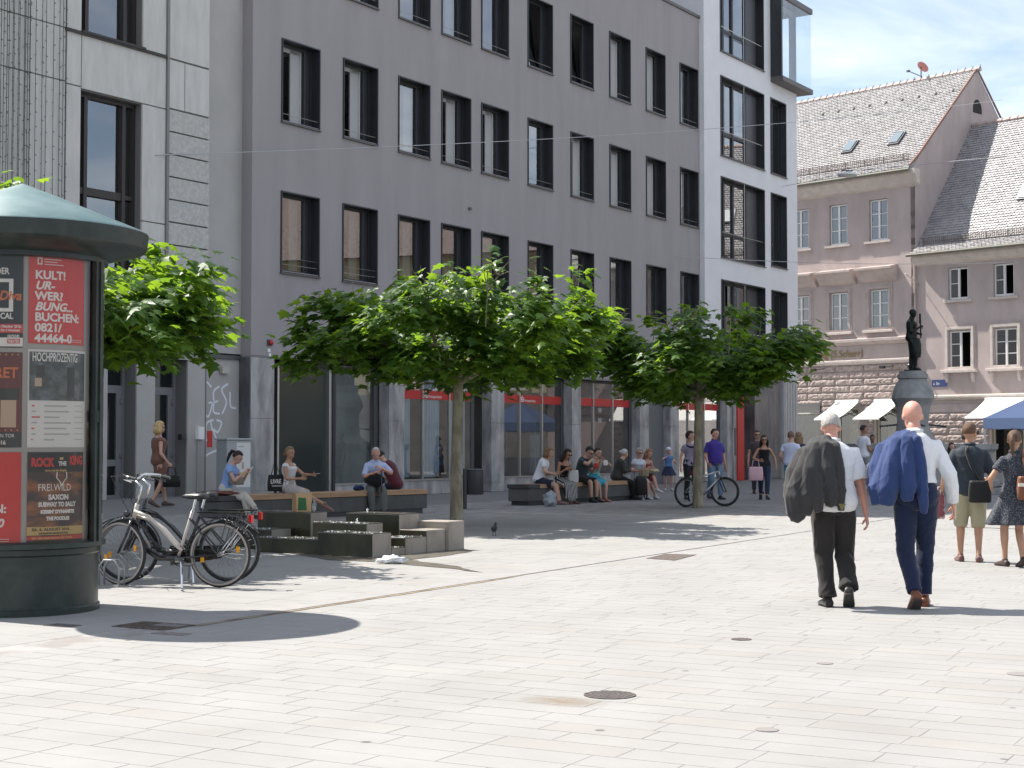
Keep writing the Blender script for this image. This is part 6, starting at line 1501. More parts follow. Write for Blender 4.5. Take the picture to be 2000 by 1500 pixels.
    # ---- clothes
    def garment(nm_, mb, mat, amp=wrinkle, fr_=9., vx=None, sm=3):
        me = solid(mb, vx or vox, sm)
        if amp: folds(me, amp, fr_, zlib.crc32((nm_+label).encode()) % 1000)
        return mesh_obj(nm_, me, mat, root)
    inf = .013*max(1, s)
    if top:
        mb = MB(); d0 = top.get('hem', -.06); d1 = top.get('neck', .535); torso(mb, d0, d1, top.get('inf', inf), 1.0, belly=top.get('belly', 0))
        sl = top.get('sleeve', 0)
        for nm, sd_ in (('L', -1), ('R', 1)):
            a, e, wv = J['sh'+nm], J['el'+nm], J['wr'+nm]; ra = top.get('sr', .064)*s*w**.4
            if sl > 0:
                e1 = a.lerp(e, min(1, sl)); mb2 = mb; inn = a.lerp(spine(.45)[0], .42); mb2.tube([inn, a, a.lerp(e1, .5), e1], [ra*.95, ra*.96, ra*.98, ra*top.get('sw', 1.02)], 14)
                if sl > 1: e2 = e.lerp(wv, sl-1); mb2.tube([a.lerp(e, .85), e, e.lerp(e2, .5), e2], [ra*.95, ra*.93, ra*.85, ra*.68], 14)
        if sl == 0:
            for sd_ in (-1, 1):
                P_ = []
                for d_, f_ in ((.36, .10), (.44, .085), (.50, .02), (.49, -.06), (.42, -.10)): q2, sv2, fv2, u2 = spine(d_); P_.append(q2+sv2*sd_*.088*s+fv2*f_*s)
                mb.tube(P_, .020*s, 8)
        g = garment('shirt' if not top.get('name') else top['name'], mb, fab(top['col'], pat=top.get('pat')), top.get('amp', wrinkle))
        if top.get('collar'):
            q2, sdv, fw2, up2 = spine(.55); m = MB(); rs_ = []
            for (dz, r) in ((-.02, .080), (.02, .073), (.038, .070), (.015, .083)): rs_.append([q2+up2*dz*s+sdv*(r*s*math.cos(t))+fw2*((r-.002)*s*math.sin(t)-.008) for t in [2*math.pi*i/20 for i in range(20)]])
            m.rings(rs_, True, False); m.build('collar', fab(top.get('ccol', top['col'])), g, smooth=True)
    if bottom:
        bt = bottom.get('type', 'trousers'); mb = MB()
        if bt in ('trousers', 'shorts'):
            torso(mb, -.11, bottom.get('waist', .13), .012*s); L_ = bottom.get('len', 1.92 if bt == 'trousers' else .75); kx = bottom.get('wide', 1.0)
            for nm in 'LR':
                a, k_, n_ = J['hip'+nm], J['kn'+nm], J['an'+nm]; t1 = min(1, L_); e1 = a.lerp(k_, t1)
                mb.tube([a-(k_-a)*.06, a.lerp(e1, .3), a.lerp(e1, .7), e1], [.100*s*w**.5, .094*s*kx*w**.5, .082*s*kx*w**.4, (.074+.02*(t1 < 1))*s*kx], 16)
                if L_ > 1:
                    e2 = k_.lerp(n_, L_-1); mb.tube([a.lerp(k_, .88), k_, k_.lerp(e2, .35), k_.lerp(e2, .7), e2], [.076*s*kx, .073*s*kx, .070*s*kx, .062*s*kx, .058*s*kx*bottom.get('hemw', 1)], 16)
            g = garment(bt, mb, fab(bottom['col']), bottom.get('amp', wrinkle*1.1), 10)
            if bottom.get('belt'):
                m = MB(); rs_ = []
                for d in (.10, .135):
                    q2, sdv, fw2, up2 = spine(d); rx, ry = (.158*s*w**.7+.016), (.110*s*w+.018); rs_.append([q2+sdv*rx*math.cos(t)+fw2*ry*math.sin(t) for t in [2*math.pi*i/28 for i in range(28)]])
                m.rings(rs_, True, False); m.build('belt', fab(bottom['belt'], .5), g, smooth=True)
        else:   # skirt or dress: hangs from the waist, or lies over the thighs when seated
            torso(mb, -.11, bottom.get('waist', .16), .014*s); L_ = bottom.get('len', 1.1); fl = bottom.get('flare', 1.5)
            sit = J['knL'].y-J['hipL'].y > .25*s
            if sit:
                for nm in 'LR':
                    a, k_, n_ = J['hip'+nm], J['kn'+nm], J['an'+nm]; t1 = min(1.03, L_); mb.tube([a, a.lerp(k_, .5*t1), a.lerp(k_, t1)], [.11*s, .10*s, .088*s], 16)
                    if L_ > 1: e2 = k_.lerp(n_, L_-1); mb.tube([a.lerp(k_, .9), k_, e2], [.09*s, .088*s, .082*s], 16)
                for t in (.1, .35, .6, .85):
                    if t > L_: break
                    a = J['hipL'].lerp(J['knL'], t); b = J['hipR'].lerp(J['knR'], t); mb.tube([a, a.lerp(b, .5), b], [.085*s, .08*s, .085*s], 12)
                if L_ > 1:
                    for t in np.linspace(0, L_-1, 5): a = J['knL'].lerp(J['anL'], t); b = J['knR'].lerp(J['anR'], t); mb.tube([a, a.lerp(b, .5), b], [.075*s]*3, 12)
            else:
                q2, sdv, fw2, up2 = spine(.06); Ltot = .86*s*L_*.5+.0; rs_ = []; n = 36; ph = zlib.crc32(label.encode()) % 7
                for i in range(7):
                    t = i/6; r = (.165+.165*(fl-1)*t)*s; cz = q2.z-t*(.435*L_)*s-.0; cx = (q2.x*(1-t)+(J['knL'].x+J['knR'].x)/2*t); cy = q2.y*(1-t)+(J['knL'].y+J['knR'].y)/2*t
                    rs_.append([Vector((cx+r*(1+.10*t*math.sin(7*a+ph))*math.cos(a), cy+r*.80*(1+.10*t*math.sin(7*a+ph))*math.sin(a), cz)) for a in [2*math.pi*k/n for k in range(n)]])
                mb.rings(rs_)
            garment(bottom.get('name', 'skirt'), mb, fab(bottom['col'], pat=bottom.get('pat')), wrinkle)
    if shoes:
        for nm in 'LR':
            mb = MB(); footm(mb, nm, .008*s, 1.06, .012)
            if shoes.get('high'): capsule(mb, J['an'+nm]+(J['kn'+nm]-J['an'+nm]).normalized()*.05, J['an'+nm], .047*s, .046*s)
            me = solid(mb, .009, 2)
            if shoes.get('cut', True):       # open at the ankle
                pass
            o = mesh_obj('shoe', me, fab(shoes['col'], shoes.get('rough', .5)), root)
            if shoes.get('sole'):
                yaw, pit = foot_dir.get(nm, ((-1 if nm == 'L' else 1)*8, 0)); rot = Matrix.Rotation(-R(yaw), 3, 'Z') @ Matrix.Rotation(-R(pit), 3, 'X'); m = MB(); P = []
                for (yy, xx) in ((-.072, .02), (-.06, .036), (0, .042), (.06, .046), (.12, .053), (.17, .049), (.21, .026)): P.append((xx, yy))
                ring = [(x_, y_) for x_, y_ in P]+[(-x_, y_) for x_, y_ in reversed(P)]; a = J['an'+nm]
                m.prism([a+rot @ Vector((x_*s, y_*s, -.074*s-.014)) for x_, y_ in ring], rot @ Vector((0, 0, .016))); m.build('sole', fab(shoes['sole'], .7), o)
    # ---- hair
    if hair:
        style, hcol = hair[0], hair[1]; m = MB(); nt_, na = 22, 34; idx = {}; rr = random.Random(len(label))
        for i in range(nt_+1):
            th = math.pi*i/nt_
            for k in range(na):
                a = 2*math.pi*k/na; v = Vector((math.sin(th)*math.cos(a), math.sin(th)*math.sin(a), math.cos(th)))
                low = {'short': -.42, 'crop': -.38, 'thin': -.12, 'bob': -.95, 'long': -.8, 'bun': -.45, 'tail': -.45, 'curly': -.6}[style]
                front = .52 if style not in ('thin',) else .70
                lim = front if v.y > .42 else (low if v.y < -.05 else low+(front-low)*max(0, min(1, (v.y+.05)/.47))**1.0*(.75 if style in ('bob', 'long', 'curly') else 1.0))
                if v.z < lim: continue
                f = (1.10 if style == 'short' else 1.075)+(.05 if style in ('bob', 'long', 'short') else .03)*mnoise.noise(v*4+Vector((len(label), 0, 0)))+(.10 if style == 'curly' else .0)*(1+mnoise.noise(v*7))
                if style in ('bob', 'long', 'curly'): f += .06
                idx[(i, k)] = len(m.v); m.v.append(tuple(hpnt((v.x*.077*f, v.y*.098*f-.008, .022+v.z*.097*f))))
        for i in range(nt_):
            for k in range(na):
                q4 = [(i, k), (i+1, k), (i+1, (k+1) % na), (i, (k+1) % na)]
                if all(c_ in idx for c_ in q4): m.f.append([idx[c_] for c_ in q4]); m.m.append(0)
        if style in ('long', 'bob'):
            L_ = .16 if style == 'bob' else .30
            for j in range(15):
                a = R(178+184*j/14); p0 = Vector((.085*math.cos(a), .095*math.sin(a)*.95+.0, .0)); P = [p0, p0*1.07+Vector((0, -.005, -.06)), p0*1.04+Vector((0, -.012, -.12))]
                if style == 'long': P += [p0*1.0+Vector((0, -.03, -.2)), p0*.9+Vector((0, -.04, -L_))]
                P = [hpnt(p) if True else p for p in P]; m.tube(P, [.026*hs, .030*hs, .024*hs] if style == 'bob' else [.026*hs, .030*hs, .030*hs, .024*hs, .010*hs], 7)
        if style == 'bun': m.ball(hpnt((0, -.115, .03 if len(hair) < 3 else hair[2])), .045*hs, .04*hs, .042*hs, 12)
        if style == 'tail':
            P = [hpnt(p) for p in ((0, -.10, .06), (0, -.15, .05), (0, -.165, -.03), (0, -.15, -.13), (0, -.13, -.20))]; m.tube(P, [.022*hs, .034*hs, .032*hs, .024*hs, .006*hs], 9)
        o = m.build('hair', hairm(hcol), body, smooth=True); sm = o.modifiers.new('s', 'SOLIDIFY'); sm.thickness = .012*hs; sm.offset = -1
    if glasses:
        m = MB()
        for sd_ in (-1, 1): m.ball(hpnt((sd_*.034, .095, .002)), .028*hs, .009*hs, .021*hs, 10, HR); m.tube([hpnt((sd_*.06, .088, .006)), hpnt((sd_*.08, .0, .006))], .004*hs, 5)
        m.tube([hpnt((-.02, .097, .006)), hpnt((.02, .097, .006))], .004*hs, 5); m.build('sunglasses', MATS.get('lens') or M('lens', (.012, .010, .010), rough=.12), body, smooth=True)
    MW = Matrix.Translation((x, y, z0)) @ Matrix.Rotation(-R(heading), 4, 'Z')
    return root, J, MW, body, hpnt
WHITE = (.70, .70, .71); NAVY = (.014, .020, .05); SUITB = (.011, .018, .048); BLACKC = (.014, .013, .014)
# ------------------------------------------------------------ the two men walking away
def jacket(root, mat, s, panels, label, amp, lining=None, loc=(0, 0, 0)):
    mb = MB()
    for P, Rr in panels: mb.tube([Vector(p)*s for p in P], [r*s for r in Rr], 14)
    me = solid(mb, .011, 4); folds(me, amp*.9, 10, 5, .07, .9); 
    o = mesh_obj('jacket', me, mat, root)
    return o
m1 = px2g(1622, 1180)
r1, J1, W1m, b1, hp1 = person('grey haired man walking away with a dark jacket over his shoulder', (m1.x, 14.35), 2, 1.76, w=1.10, lean=4, bend=8, head=(26, -4), feet={'L': (-.07, -.06, 0), 'R': (.10, -.16, .09)}, foot_dir={'L': (-6, 0), 'R': (10, 34)}, knees={'R': (.05, 1, 0), 'L': (-.05, 1, 0)},
    hands={'R': (.30, .04, .80), 'L': (-.13, .22, 1.30)}, elbows={'R': (.7, -.7, -.3), 'L': (-.25, 1, -.9)}, skin_t='pink', top={'col': WHITE, 'sleeve': .80, 'collar': True, 'hem': -.085, 'sr': .078, 'sw': 1.15, 'belly': .07, 'inf': .028, 'amp': .011}, bottom={'col': (.022, .019, .018), 'wide': 1.16, 'hemw': 1.25, 'amp': .012, 'len': 1.97, 'waist': .07}, shoes={'col': (.016, .013, .012), 'sole': (.02, .018, .016), 'rough': .35}, hair=('short', (.38, .36, .33)), vox=.0085, curl=.55, wrinkle=.007)
pan = [([(-.20, .10, 1.42), (-.29, .05, 1.38), (-.38, -.03, 1.22), (-.43, -.10, 1.02), (-.42, -.13, .88)], [.06, .08, .09, .09, .06]), ([(-.15, .0, 1.50), (-.19, -.10, 1.45), (-.25, -.20, 1.24), (-.30, -.22, 1.02), (-.33, -.20, .86)], [.055, .06, .075, .085, .05]),
       ([(-.20, -.0, 1.49), (-.27, -.10, 1.40), (-.35, -.16, 1.20), (-.41, -.17, 1.00), (-.41, -.16, .86), (-.36, -.16, .79)], [.05, .06, .075, .10, .085, .04]),
       ([(-.08, -.01, 1.51), (-.10, -.12, 1.46), (-.10, -.21, 1.25), (-.08, -.235, 1.05), (-.07, -.22, .92)], [.05, .055, .07, .075, .05]),
       ([(-.02, -.03, 1.50), (-.01, -.13, 1.44), (.02, -.20, 1.25), (.03, -.22, 1.05), (.03, -.2, .88)], [.035, .045, .05, .05, .03]),
       ([(-.22, -.16, 1.30), (-.21, -.25, 1.15), (-.20, -.27, .98), (-.19, -.26, .87)], [.04, .055, .055, .035])]
gj = fab((.034, .033, .0335)); jo = jacket(r1, gj, 1.0, [([(x*.90, y, z*.985) for x, y, z in P], Rr) for P, Rr in pan], 'j1', .020)
MB().add([(.0, -.245, .93), (.07, -.235, .93), (.03, -.24, .86)], [(0, 1, 2)]).build('jacket_lining', fab((.17, .14, .06)), jo)
m2 = px2g(1785, 1184)
r2, J2, W2m, b2, hp2 = person('bald man walking away with a blue jacket over his shoulder', (m2.x, 14.25), 3, 1.86, w=1.05, lean=2, bend=5, head=(18, 4), feet={'L': (-.05, -.20, .05), 'R': (.09, .10, 0)}, foot_dir={'L': (-3, 34), 'R': (12, 0)}, hands={'R': (.34, .05, .92), 'L': (-.15, .22, 1.36)}, elbows={'R': (.35, -1, 0), 'L': (-.25, 1, -.9)}, skin_t='pink',
    top={'col': WHITE, 'sleeve': 1.93, 'collar': True, 'hem': .115, 'sr': .064, 'inf': .022, 'amp': .014, 'belly': .03}, bottom={'col': SUITB, 'wide': 1.02, 'belt': (.12, .05, .03), 'amp': .008, 'len': 1.93, 'hemw': 1.05}, shoes={'col': (.17, .055, .025), 'sole': (.05, .03, .02), 'rough': .3}, hair=None, vox=.0085, curl=.6, wrinkle=.007)
pan2 = [([(-.20, .10, 1.46), (-.29, .05, 1.42), (-.36, -.02, 1.25), (-.39, -.06, 1.08), (-.37, -.08, .98)], [.06, .08, .09, .09, .06]), ([(-.15, .02, 1.53), (-.19, -.08, 1.48), (-.26, -.17, 1.26), (-.31, -.20, 1.06), (-.33, -.18, .94)], [.055, .06, .075, .09, .06]),
        ([(-.20, .02, 1.51), (-.26, -.06, 1.42), (-.34, -.12, 1.22), (-.385, -.13, 1.05), (-.37, -.13, .94)], [.05, .055, .07, .10, .07]),
        ([(-.09, .01, 1.55), (-.11, -.10, 1.50), (-.12, -.19, 1.28), (-.12, -.22, 1.08), (-.12, -.21, .96)], [.05, .055, .07, .075, .05]),
        ([(-.03, -.01, 1.55), (-.02, -.11, 1.50), (.01, -.18, 1.30), (.02, -.20, 1.10), (.03, -.19, .95), (.03, -.17, .85)], [.035, .045, .05, .05, .05, .03])]
jacket(r2, fab((.022, .042, .125)), 1.0, [([(x*.92, y, z*.995) for x, y, z in P], Rr) for P, Rr in pan2], 'j2', .018)
# ------------------------------------------------------------ couple on the right
q = px2g(1890, 1096)
rt, Jt, Wt, bt_, ht_ = person('man in dark shirt and khaki shorts with a black shoulder bag', (q.x, 19.7), 12, 1.72, w=.98, lean=3, head=(-2, -38), feet={'L': (-.12, .08, 0), 'R': (.09, -.04, 0)}, skin_t='tan', hands={'L': (-.33, .12, .92), 'R': (.22, .22, 1.0)}, top={'col': (.028, .035, .045), 'sleeve': .95, 'hem': -.10, 'collar': True, 'inf': .03, 'sr': .072, 'amp': .010}, bottom={'type': 'shorts', 'col': (.33, .30, .20), 'len': 1.12, 'wide': 1.2}, shoes={'col': (.14, .07, .06)}, hair=('crop', (.10, .05, .025)), vox=.011, wrinkle=.006, glasses=True)
bagm = fab((.012, .012, .012), .6)
def strap(parent, pts, r, mat, name='strap'): m = MB(); m.tube([Vector(p) for p in pts], r, 6); return m.build(name, mat, parent, smooth=True)
def bag_world(name, MW, loc, size, mat, label, cat, rz=0, rad=.03, handles=None, seg=4):
    P = MW @ Vector(loc); t = empty(name, P, rz, label, cat); a, b, c_ = size; m = MB(); rs_ = []
    for (z, k) in ((0, .86), (.05*c_, 1.0), (.5*c_, 1.02), (.9*c_, .94), (c_, .88)):
        ring = []
        for i in range(20): t_ = 2*math.pi*i/20; cx, cy = math.cos(t_), math.sin(t_); ring.append((a/2*k*abs(cx)**.45*(1 if cx > 0 else -1), b/2*k*abs(cy)**.6*(1 if cy > 0 else -1), z))
        rs_.append(ring)
    m.rings(rs_); m.build('body', mat, t, smooth=True)
    if handles:
        for s_ in (-1, 1): strap(t, [(-a*.25, s_*b*.3, c_*.97), (-a*.18, s_*b*.25, c_+handles), (a*.18, s_*b*.25, c_+handles), (a*.25, s_*b*.3, c_*.97)], .008, mat, 'handle')
    return t
sb = bag_world('shoulder_bag', Wt, (.10, -.19, .74), (.27, .09, .27), bagm, 'black shoulder bag hanging behind the man in khaki shorts', 'bag', rz=-R(12))
strap(sb, [(0, .02, .25), (-.10, .03, .45), (-.16, .05, .62), (-.14, .12, .69)], .016, bagm)
bag_world('carrier_bag', Wt, (-.36, .14, .52), (.12, .05, .30), M('maroon_plastic', (.20, .05, .06), rough=.35, col2=(.65, .62, .60), scale=5, lo=.5, hi=.6), 'small white and maroon carrier bag in the hand of the man in shorts', 'bag', handles=.10)
q = px2g(1966, 1103)
rd, Jd, Wd, bd, hd = person('woman in dark dotted dress with brown satchel at the right edge', (q.x, 18.9), -8, 1.62, sex='f', head=(2, -35), lean=1, feet={'L': (-.08, .12, 0), 'R': (.06, -.06, .02)}, foot_dir={'R': (5, 12)}, skin_t='tan', hands={'L': (-.20, .22, .95), 'R': (.14, .22, 1.22)}, elbows={'L': (-.8, -.6, -.3)}, top={'col': (.030, .033, .045), 'sleeve': .55, 'pat': 'dots', 'hem': .02, 'collar': True, 'inf': .014}, bottom={'type': 'skirt', 'name': 'dress_skirt', 'col': (.030, .033, .045), 'pat': 'dots', 'len': 1.05, 'flare': 2.1, 'waist': .2}, shoes={'col': (.05, .03, .025)}, hair=('tail', (.10, .055, .03)), vox=.011)
stc = fab((.16, .06, .03), .45); sp = bag_world('satchel', Wd, (.07, -.19, .80), (.26, .11, .28), stc, 'brown leather satchel with pale band on the dotted dress', 'bag', rz=R(8))
m = MB(); m.box(-.147, .147, -.062, -.052, .16, .20); m.build('pale_band', fab((.62, .58, .50), .6), sp); strap(sp, [(0, .03, .28), (-.02, .06, .48), (0, .14, .60)], .014, stc)
person('dark haired person in a wine red top behind the man in shorts', (px2g(1889, 1030).x*1.0, 27.8), 40, 1.70, sex='f', skin_t='brown', top={'col': (.10, .025, .03), 'sleeve': .5}, bottom={'col': NAVY}, hair=('curly', (.03, .015, .01)))
# ------------------------------------------------------------ around the statue fountain
person('man in white tee and grey shorts on the fountain step', (atY(1687, 900, 45.0).x, 45.0), 60, 1.82, z0=.172, w=.95, head=(0, -30), skin_t='brown', hands={'L': (-.18, .2, 1.0), 'R': (.16, .24, 1.02)}, top={'col': (.62, .63, .68), 'sleeve': .6, 'hem': -.06, 'inf': .022}, bottom={'type': 'shorts', 'col': (.22, .22, .23), 'len': 1.05, 'wide': 1.1}, shoes={'col': (.3, .3, .3)}, hair=('crop', (.02, .014, .012)))
person('dark haired person standing on the far side of the fountain', (atY(1704, 900, 52.5).x, 52.5), 180, 1.76, skin_t='brown', top={'col': (.05, .04, .05), 'sleeve': .6}, bottom={'col': NAVY}, hair=('short', (.015, .010, .010)))
person('dark haired girl sitting on the step below the fountain basin', (atY(1859, 900, 45.75).x, 45.75), 175, 1.62, sex='f', z0=.17, pelvis=(0, 0, .56), feet={'L': (-.1, .42, -.16), 'R': (.1, .40, -.16)}, skin_t='light', top={'col': (.03, .03, .05), 'sleeve': .6}, bottom={'col': NAVY}, hair=('long', (.015, .010, .010)), hands={'L': (-.1, .35, .62), 'R': (.1, .35, .62)})
person('person in pale tee and turquoise trousers beside the white column', (atY(1545, 900, 43.0).x, 43.0), 15, 1.80, w=1.08, skin_t='light', hands={'L': (-.25, .18, 1.0), 'R': (.24, .0, .95)}, top={'col': (.52, .55, .70), 'sleeve': .55, 'hem': -.08, 'inf': .024}, bottom={'col': (.03, .22, .30)}, shoes={'col': (.2, .2, .2)}, hair=('short', (.16, .10, .06)))
person('person in navy shirt half hidden behind the pale tee', (atY(1560, 900, 46.0).x, 46.0), 20, 1.80, skin_t='light', top={'col': (.02, .028, .06), 'sleeve': .6}, bottom={'col': (.05, .05, .06)}, hair=('long', (.22, .13, .07)))
# ------------------------------------------------------------ walkers in front of the bank
q = px2g(1487, 974)
rw_, Jw, Ww, bw, hw_ = person('woman in black tank top and jeans carrying a pink shopping bag', (q.x, 41.9), 184, 1.69, sex='f', head=(2, 4), feet={'L': (-.05, .22, 0), 'R': (.08, -.18, .05)}, foot_dir={'R': (5, 30)}, skin_t='tan', hands={'R': (.14, .24, 1.03), 'L': (-.30, .06, .86)}, elbows={'R': (.8, -.4, -.5), 'L': (-.6, -.8, 0)}, top={'col': BLACKC, 'sleeve': 0, 'neck': .44, 'hem': -.02}, bottom={'col': (.02, .03, .06), 'len': 1.85}, shoes={'col': BLACKC}, hair=('long', (.012, .010, .010)), glasses=True)
t = bag_world('shopping_bag', Ww, (.24, .22, .50), (.38, .14, .36), fab((.60, .38, .42), .6), 'pink shopping bag on the arm of the woman in black', 'bag', handles=.17)
person('tall person with sunglasses behind the woman in black', (atY(1479, 900, 47.0).x, 47.0), 180, 1.86, skin_t='tan', top={'col': (.06, .045, .05), 'sleeve': .5}, bottom={'col': (.03, .03, .04)}, shoes={'col': BLACKC}, hair=('crop', (.03, .02, .015)), glasses=True)
person('man in purple polo and jeans walking past the far tree', (px2g(1392, 974).x, 42.0), 165, 1.86, w=1.08, head=(0, 30), feet={'L': (-.10, .16, 0), 'R': (.12, -.12, .02)}, skin_t='pink', hands={'L': (-.31, .0, .88), 'R': (.26, .20, .95)}, top={'col': (.055, .035, .24), 'sleeve': .75, 'collar': True, 'hem': -.10, 'inf': .028, 'belly': .05}, bottom={'col': (.13, .20, .30), 'wide': 1.05}, shoes={'col': BLACKC, 'sole': (.3, .3, .3)}, hair=('crop', (.03, .022, .018)))
rs1 = person('woman in grey lilac top with dark scarf left of the tree trunk', (px2g(1344, 976).x, 41.2), 165, 1.78, sex='f', head=(0, 36), feet={'L': (-.08, .14, 0), 'R': (.08, -.1, .02)}, skin_t='light', hands={'R': (.27, .03, .86)}, top={'col': (.26, .22, .30), 'sleeve': .45, 'hem': -.06}, bottom={'col': BLACKC}, shoes={'col': BLACKC}, hair=('curly', (.03, .014, .012)))
m = MB(); m.tube([Vector((.10*math.cos(a), .02+.10*math.sin(a)+(.03 if math.sin(a) > 0 else 0), 1.44*1.78/1.8-.05*max(0, math.sin(a)))) for a in [2*math.pi*k/14 for k in range(14)]], .03, 8, closed=True); m.build('scarf', fab((.025, .02, .05)), rs1[0], smooth=True)
rc = person('child in white cap with denim top eating by the pillar', (px2g(1302, 957).x, 49.8), 172, 1.34, sex='f', skin_t='pink', hands={'R': (.06, .16, 1.08), 'L': (-.14, .22, .92)}, elbows={'R': (1, 0, -.6)}, top={'col': (.09, .19, .38), 'sleeve': .3}, bottom={'type': 'skirt', 'col': (.02, .025, .06), 'len': .85, 'flare': 1.9}, shoes={'col': (.45, .42, .42)}, hair=('short', (.22, .15, .08)))
m = MB(); hp_ = rc[4]; rs_ = []
for i in range(7): th = R(88)*i/6; rs_.append([hp_((.088*math.cos(th)*math.cos(a), .11*math.cos(th)*math.sin(a)-.008, .035+.10*math.sin(th))) for a in [2*math.pi*k/18 for k in range(18)]])
m.rings(rs_, True, False); m.prism([hp_((.07*math.cos(a), .085+.08*math.sin(a), .038)) for a in [math.pi*k/8 for k in range(9)]], (0, 0, .008)); m.build('cap', fab((.60, .60, .68)), rc[0], smooth=True)
q = (-7.12, 32.0)
rb = person('blonde woman in brown dress walking with a black handbag on the left', q, 62, 1.70, sex='f', w=1.12, head=(3, 0), feet={'L': (-.07, .16, 0), 'R': (.07, -.14, .03)}, foot_dir={'R': (5, 25)}, skin_t='light', hands={'R': (.22, .14, .86), 'L': (-.24, .10, .84)}, top={'col': (.17, .085, .06), 'sleeve': .12, 'neck': .47, 'hem': .0, 'inf': .022}, bottom={'type': 'skirt', 'name': 'dress_skirt', 'col': (.17, .085, .06), 'len': .95, 'flare': 1.15, 'waist': .2}, shoes={'col': (.10, .07, .06)}, hair=('bob', (.50, .36, .17)), glasses=True)
m = MB(); m.tube([Vector((.115*math.cos(a), .0+.10*math.sin(a), 1.42*1.7/1.8)) for a in [2*math.pi*k/14 for k in range(14)]], .032, 8, closed=True); m.build('scarf', fab((.55, .52, .50), pat='spots'), rb[0], smooth=True)
bag_world('handbag', rb[2], (.25, .20, .38), (.36, .14, .24), fab((.010, .010, .010), .35), 'black handbag carried by the blonde woman in brown', 'bag', rz=-R(62)+R(90), handles=.16)
# ------------------------------------------------------------ people on the near bench
def seat(A, B, sd, back=.28):
    d = (B-A).normalized(); n_ = Vector((-d.y, d.x)); p = A+d*sd+n_*back; return (p.x, p.y)
ZB1 = gh((B1A.x+B1B.x)/2, (B1A.y+B1B.y)/2)*.6; SZ = .50
def along(A, B, px):      # distance along the bench at which a column of the photograph crosses its middle
    d = (B-A).normalized(); n_ = Vector((-d.y, d.x)); best = min(range(0, 600), key=lambda k: abs(1000+FPX*((A+d*k*.01+n_*.28).x/(A+d*k*.01+n_*.28).y)-px)); return best*.01
def sitp(H): s = H/1.80; return (0, 0, SZ+.105*s)
PH = M('phone_black', (.015, .015, .017), rough=.15)
def phone(MW, loc, label, rot=(R(60), 0, 0), mat=None):
    P = MW @ Vector(loc); o = MB().box(-.036, .036, -.075, .075, -.004, .004).build('phone', mat or PH, loc=P, bevel=.003); o.rotation_euler = (rot[0], rot[1], MW.to_euler().z+rot[2]); tag(o, label, 'phone'); return o
g1 = person('girl in blue shirt sitting cross-legged with a phone on the bench', seat(B1A, B1B, along(B1A, B1B, 442)), 104, 1.66, sex='f', z0=ZB1, pelvis=sitp(1.66), lean=8, bend=16, head=(30, 0), feet={'R': (-.02, .46, .0), 'L': (.10, .66, .17)}, foot_dir={'L': (10, 8), 'R': (5, 0)}, knees={'L': (.1, .6, 1), 'R': (.0, .8, 1)}, skin_t='light', hands={'R': (.06, .40, .93), 'L': (-.04, .42, .93)}, elbows={'R': (.6, -.3, -1), 'L': (-.6, -.3, -1)}, top={'col': (.22, .33, .58), 'sleeve': .35, 'hem': -.06}, bottom={'col': (.50, .46, .40), 'len': 1.88, 'wide': .95}, shoes={'col': (.33, .33, .34), 'sole': (.5, .5, .5)}, hair=('tail', (.025, .014, .012)))
phone(g1[2], (.01, .50, .97), 'phone in the hands of the girl in blue', mat=white_t)
bag_world('small_bag', g1[2], (.10, .26, .70), (.26, .15, .14), fab((.20, .18, .14)), 'beige bag on the lap of the girl in blue', 'bag')
g2 = person('blonde woman in white top with crossed bare legs on the bench', seat(B1A, B1B, along(B1A, B1B, 566)), 112, 1.72, sex='f', z0=ZB1, pelvis=sitp(1.72), lean=-4, bend=6, head=(2, -14), feet={'L': (-.03, .44, 0), 'R': (-.06, .82, .20)}, foot_dir={'R': (-8, 22), 'L': (0, 0)}, knees={'R': (-.15, .6, 1), 'L': (-.1, .8, 1)}, skin_t='tan', hands={'R': (.10, .30, .79), 'L': (-.10, .46, .86)}, elbows={'R': (.8, -.6, -.6), 'L': (-.7, -.3, -1)}, top={'col': (.62, .61, .62), 'sleeve': .12, 'neck': .44, 'hem': -.04}, bottom={'type': 'skirt', 'col': (.40, .36, .34), 'len': .92}, shoes={'col': (.20, .10, .08)}, hair=('bun', (.20, .13, .07), -.03))
cg = MB(); cg.tube([(0, 0, 0), (.0, .08, .01)], .004, 6); o = cg.build('cigarette', white_t, loc=g2[2] @ Vector((-.09, .55, .88))); o.rotation_euler.z = g2[2].to_euler().z; tag(o, 'white cigarette held by the blonde woman on the bench', 'cigarette')
tb = bag_world('tote_bag', g2[2], (.24, -.16, .545), (.34, .11, .32), fab((.016, .016, .016), .7), 'black tote bag with white lettering beside the blonde woman', 'bag', rz=-R(112)+R(150))
vs, fs = text2d('LIVRE', .10, bold=.002); m = MB(); m.add([(-.15+v[0]*.95, -.062, .15+v[1]*1.2) for v in vs], fs); m.build('lettering', white_t, tb); MB().box(-.12, .12, -.063, -.059, .09, .115).build('printed_bar', grey_p, tb); strap(tb, [(-.1, 0, .31), (-.02, .02, .58), (.1, 0, .31)], .009, fab((.016, .016, .016), .7))
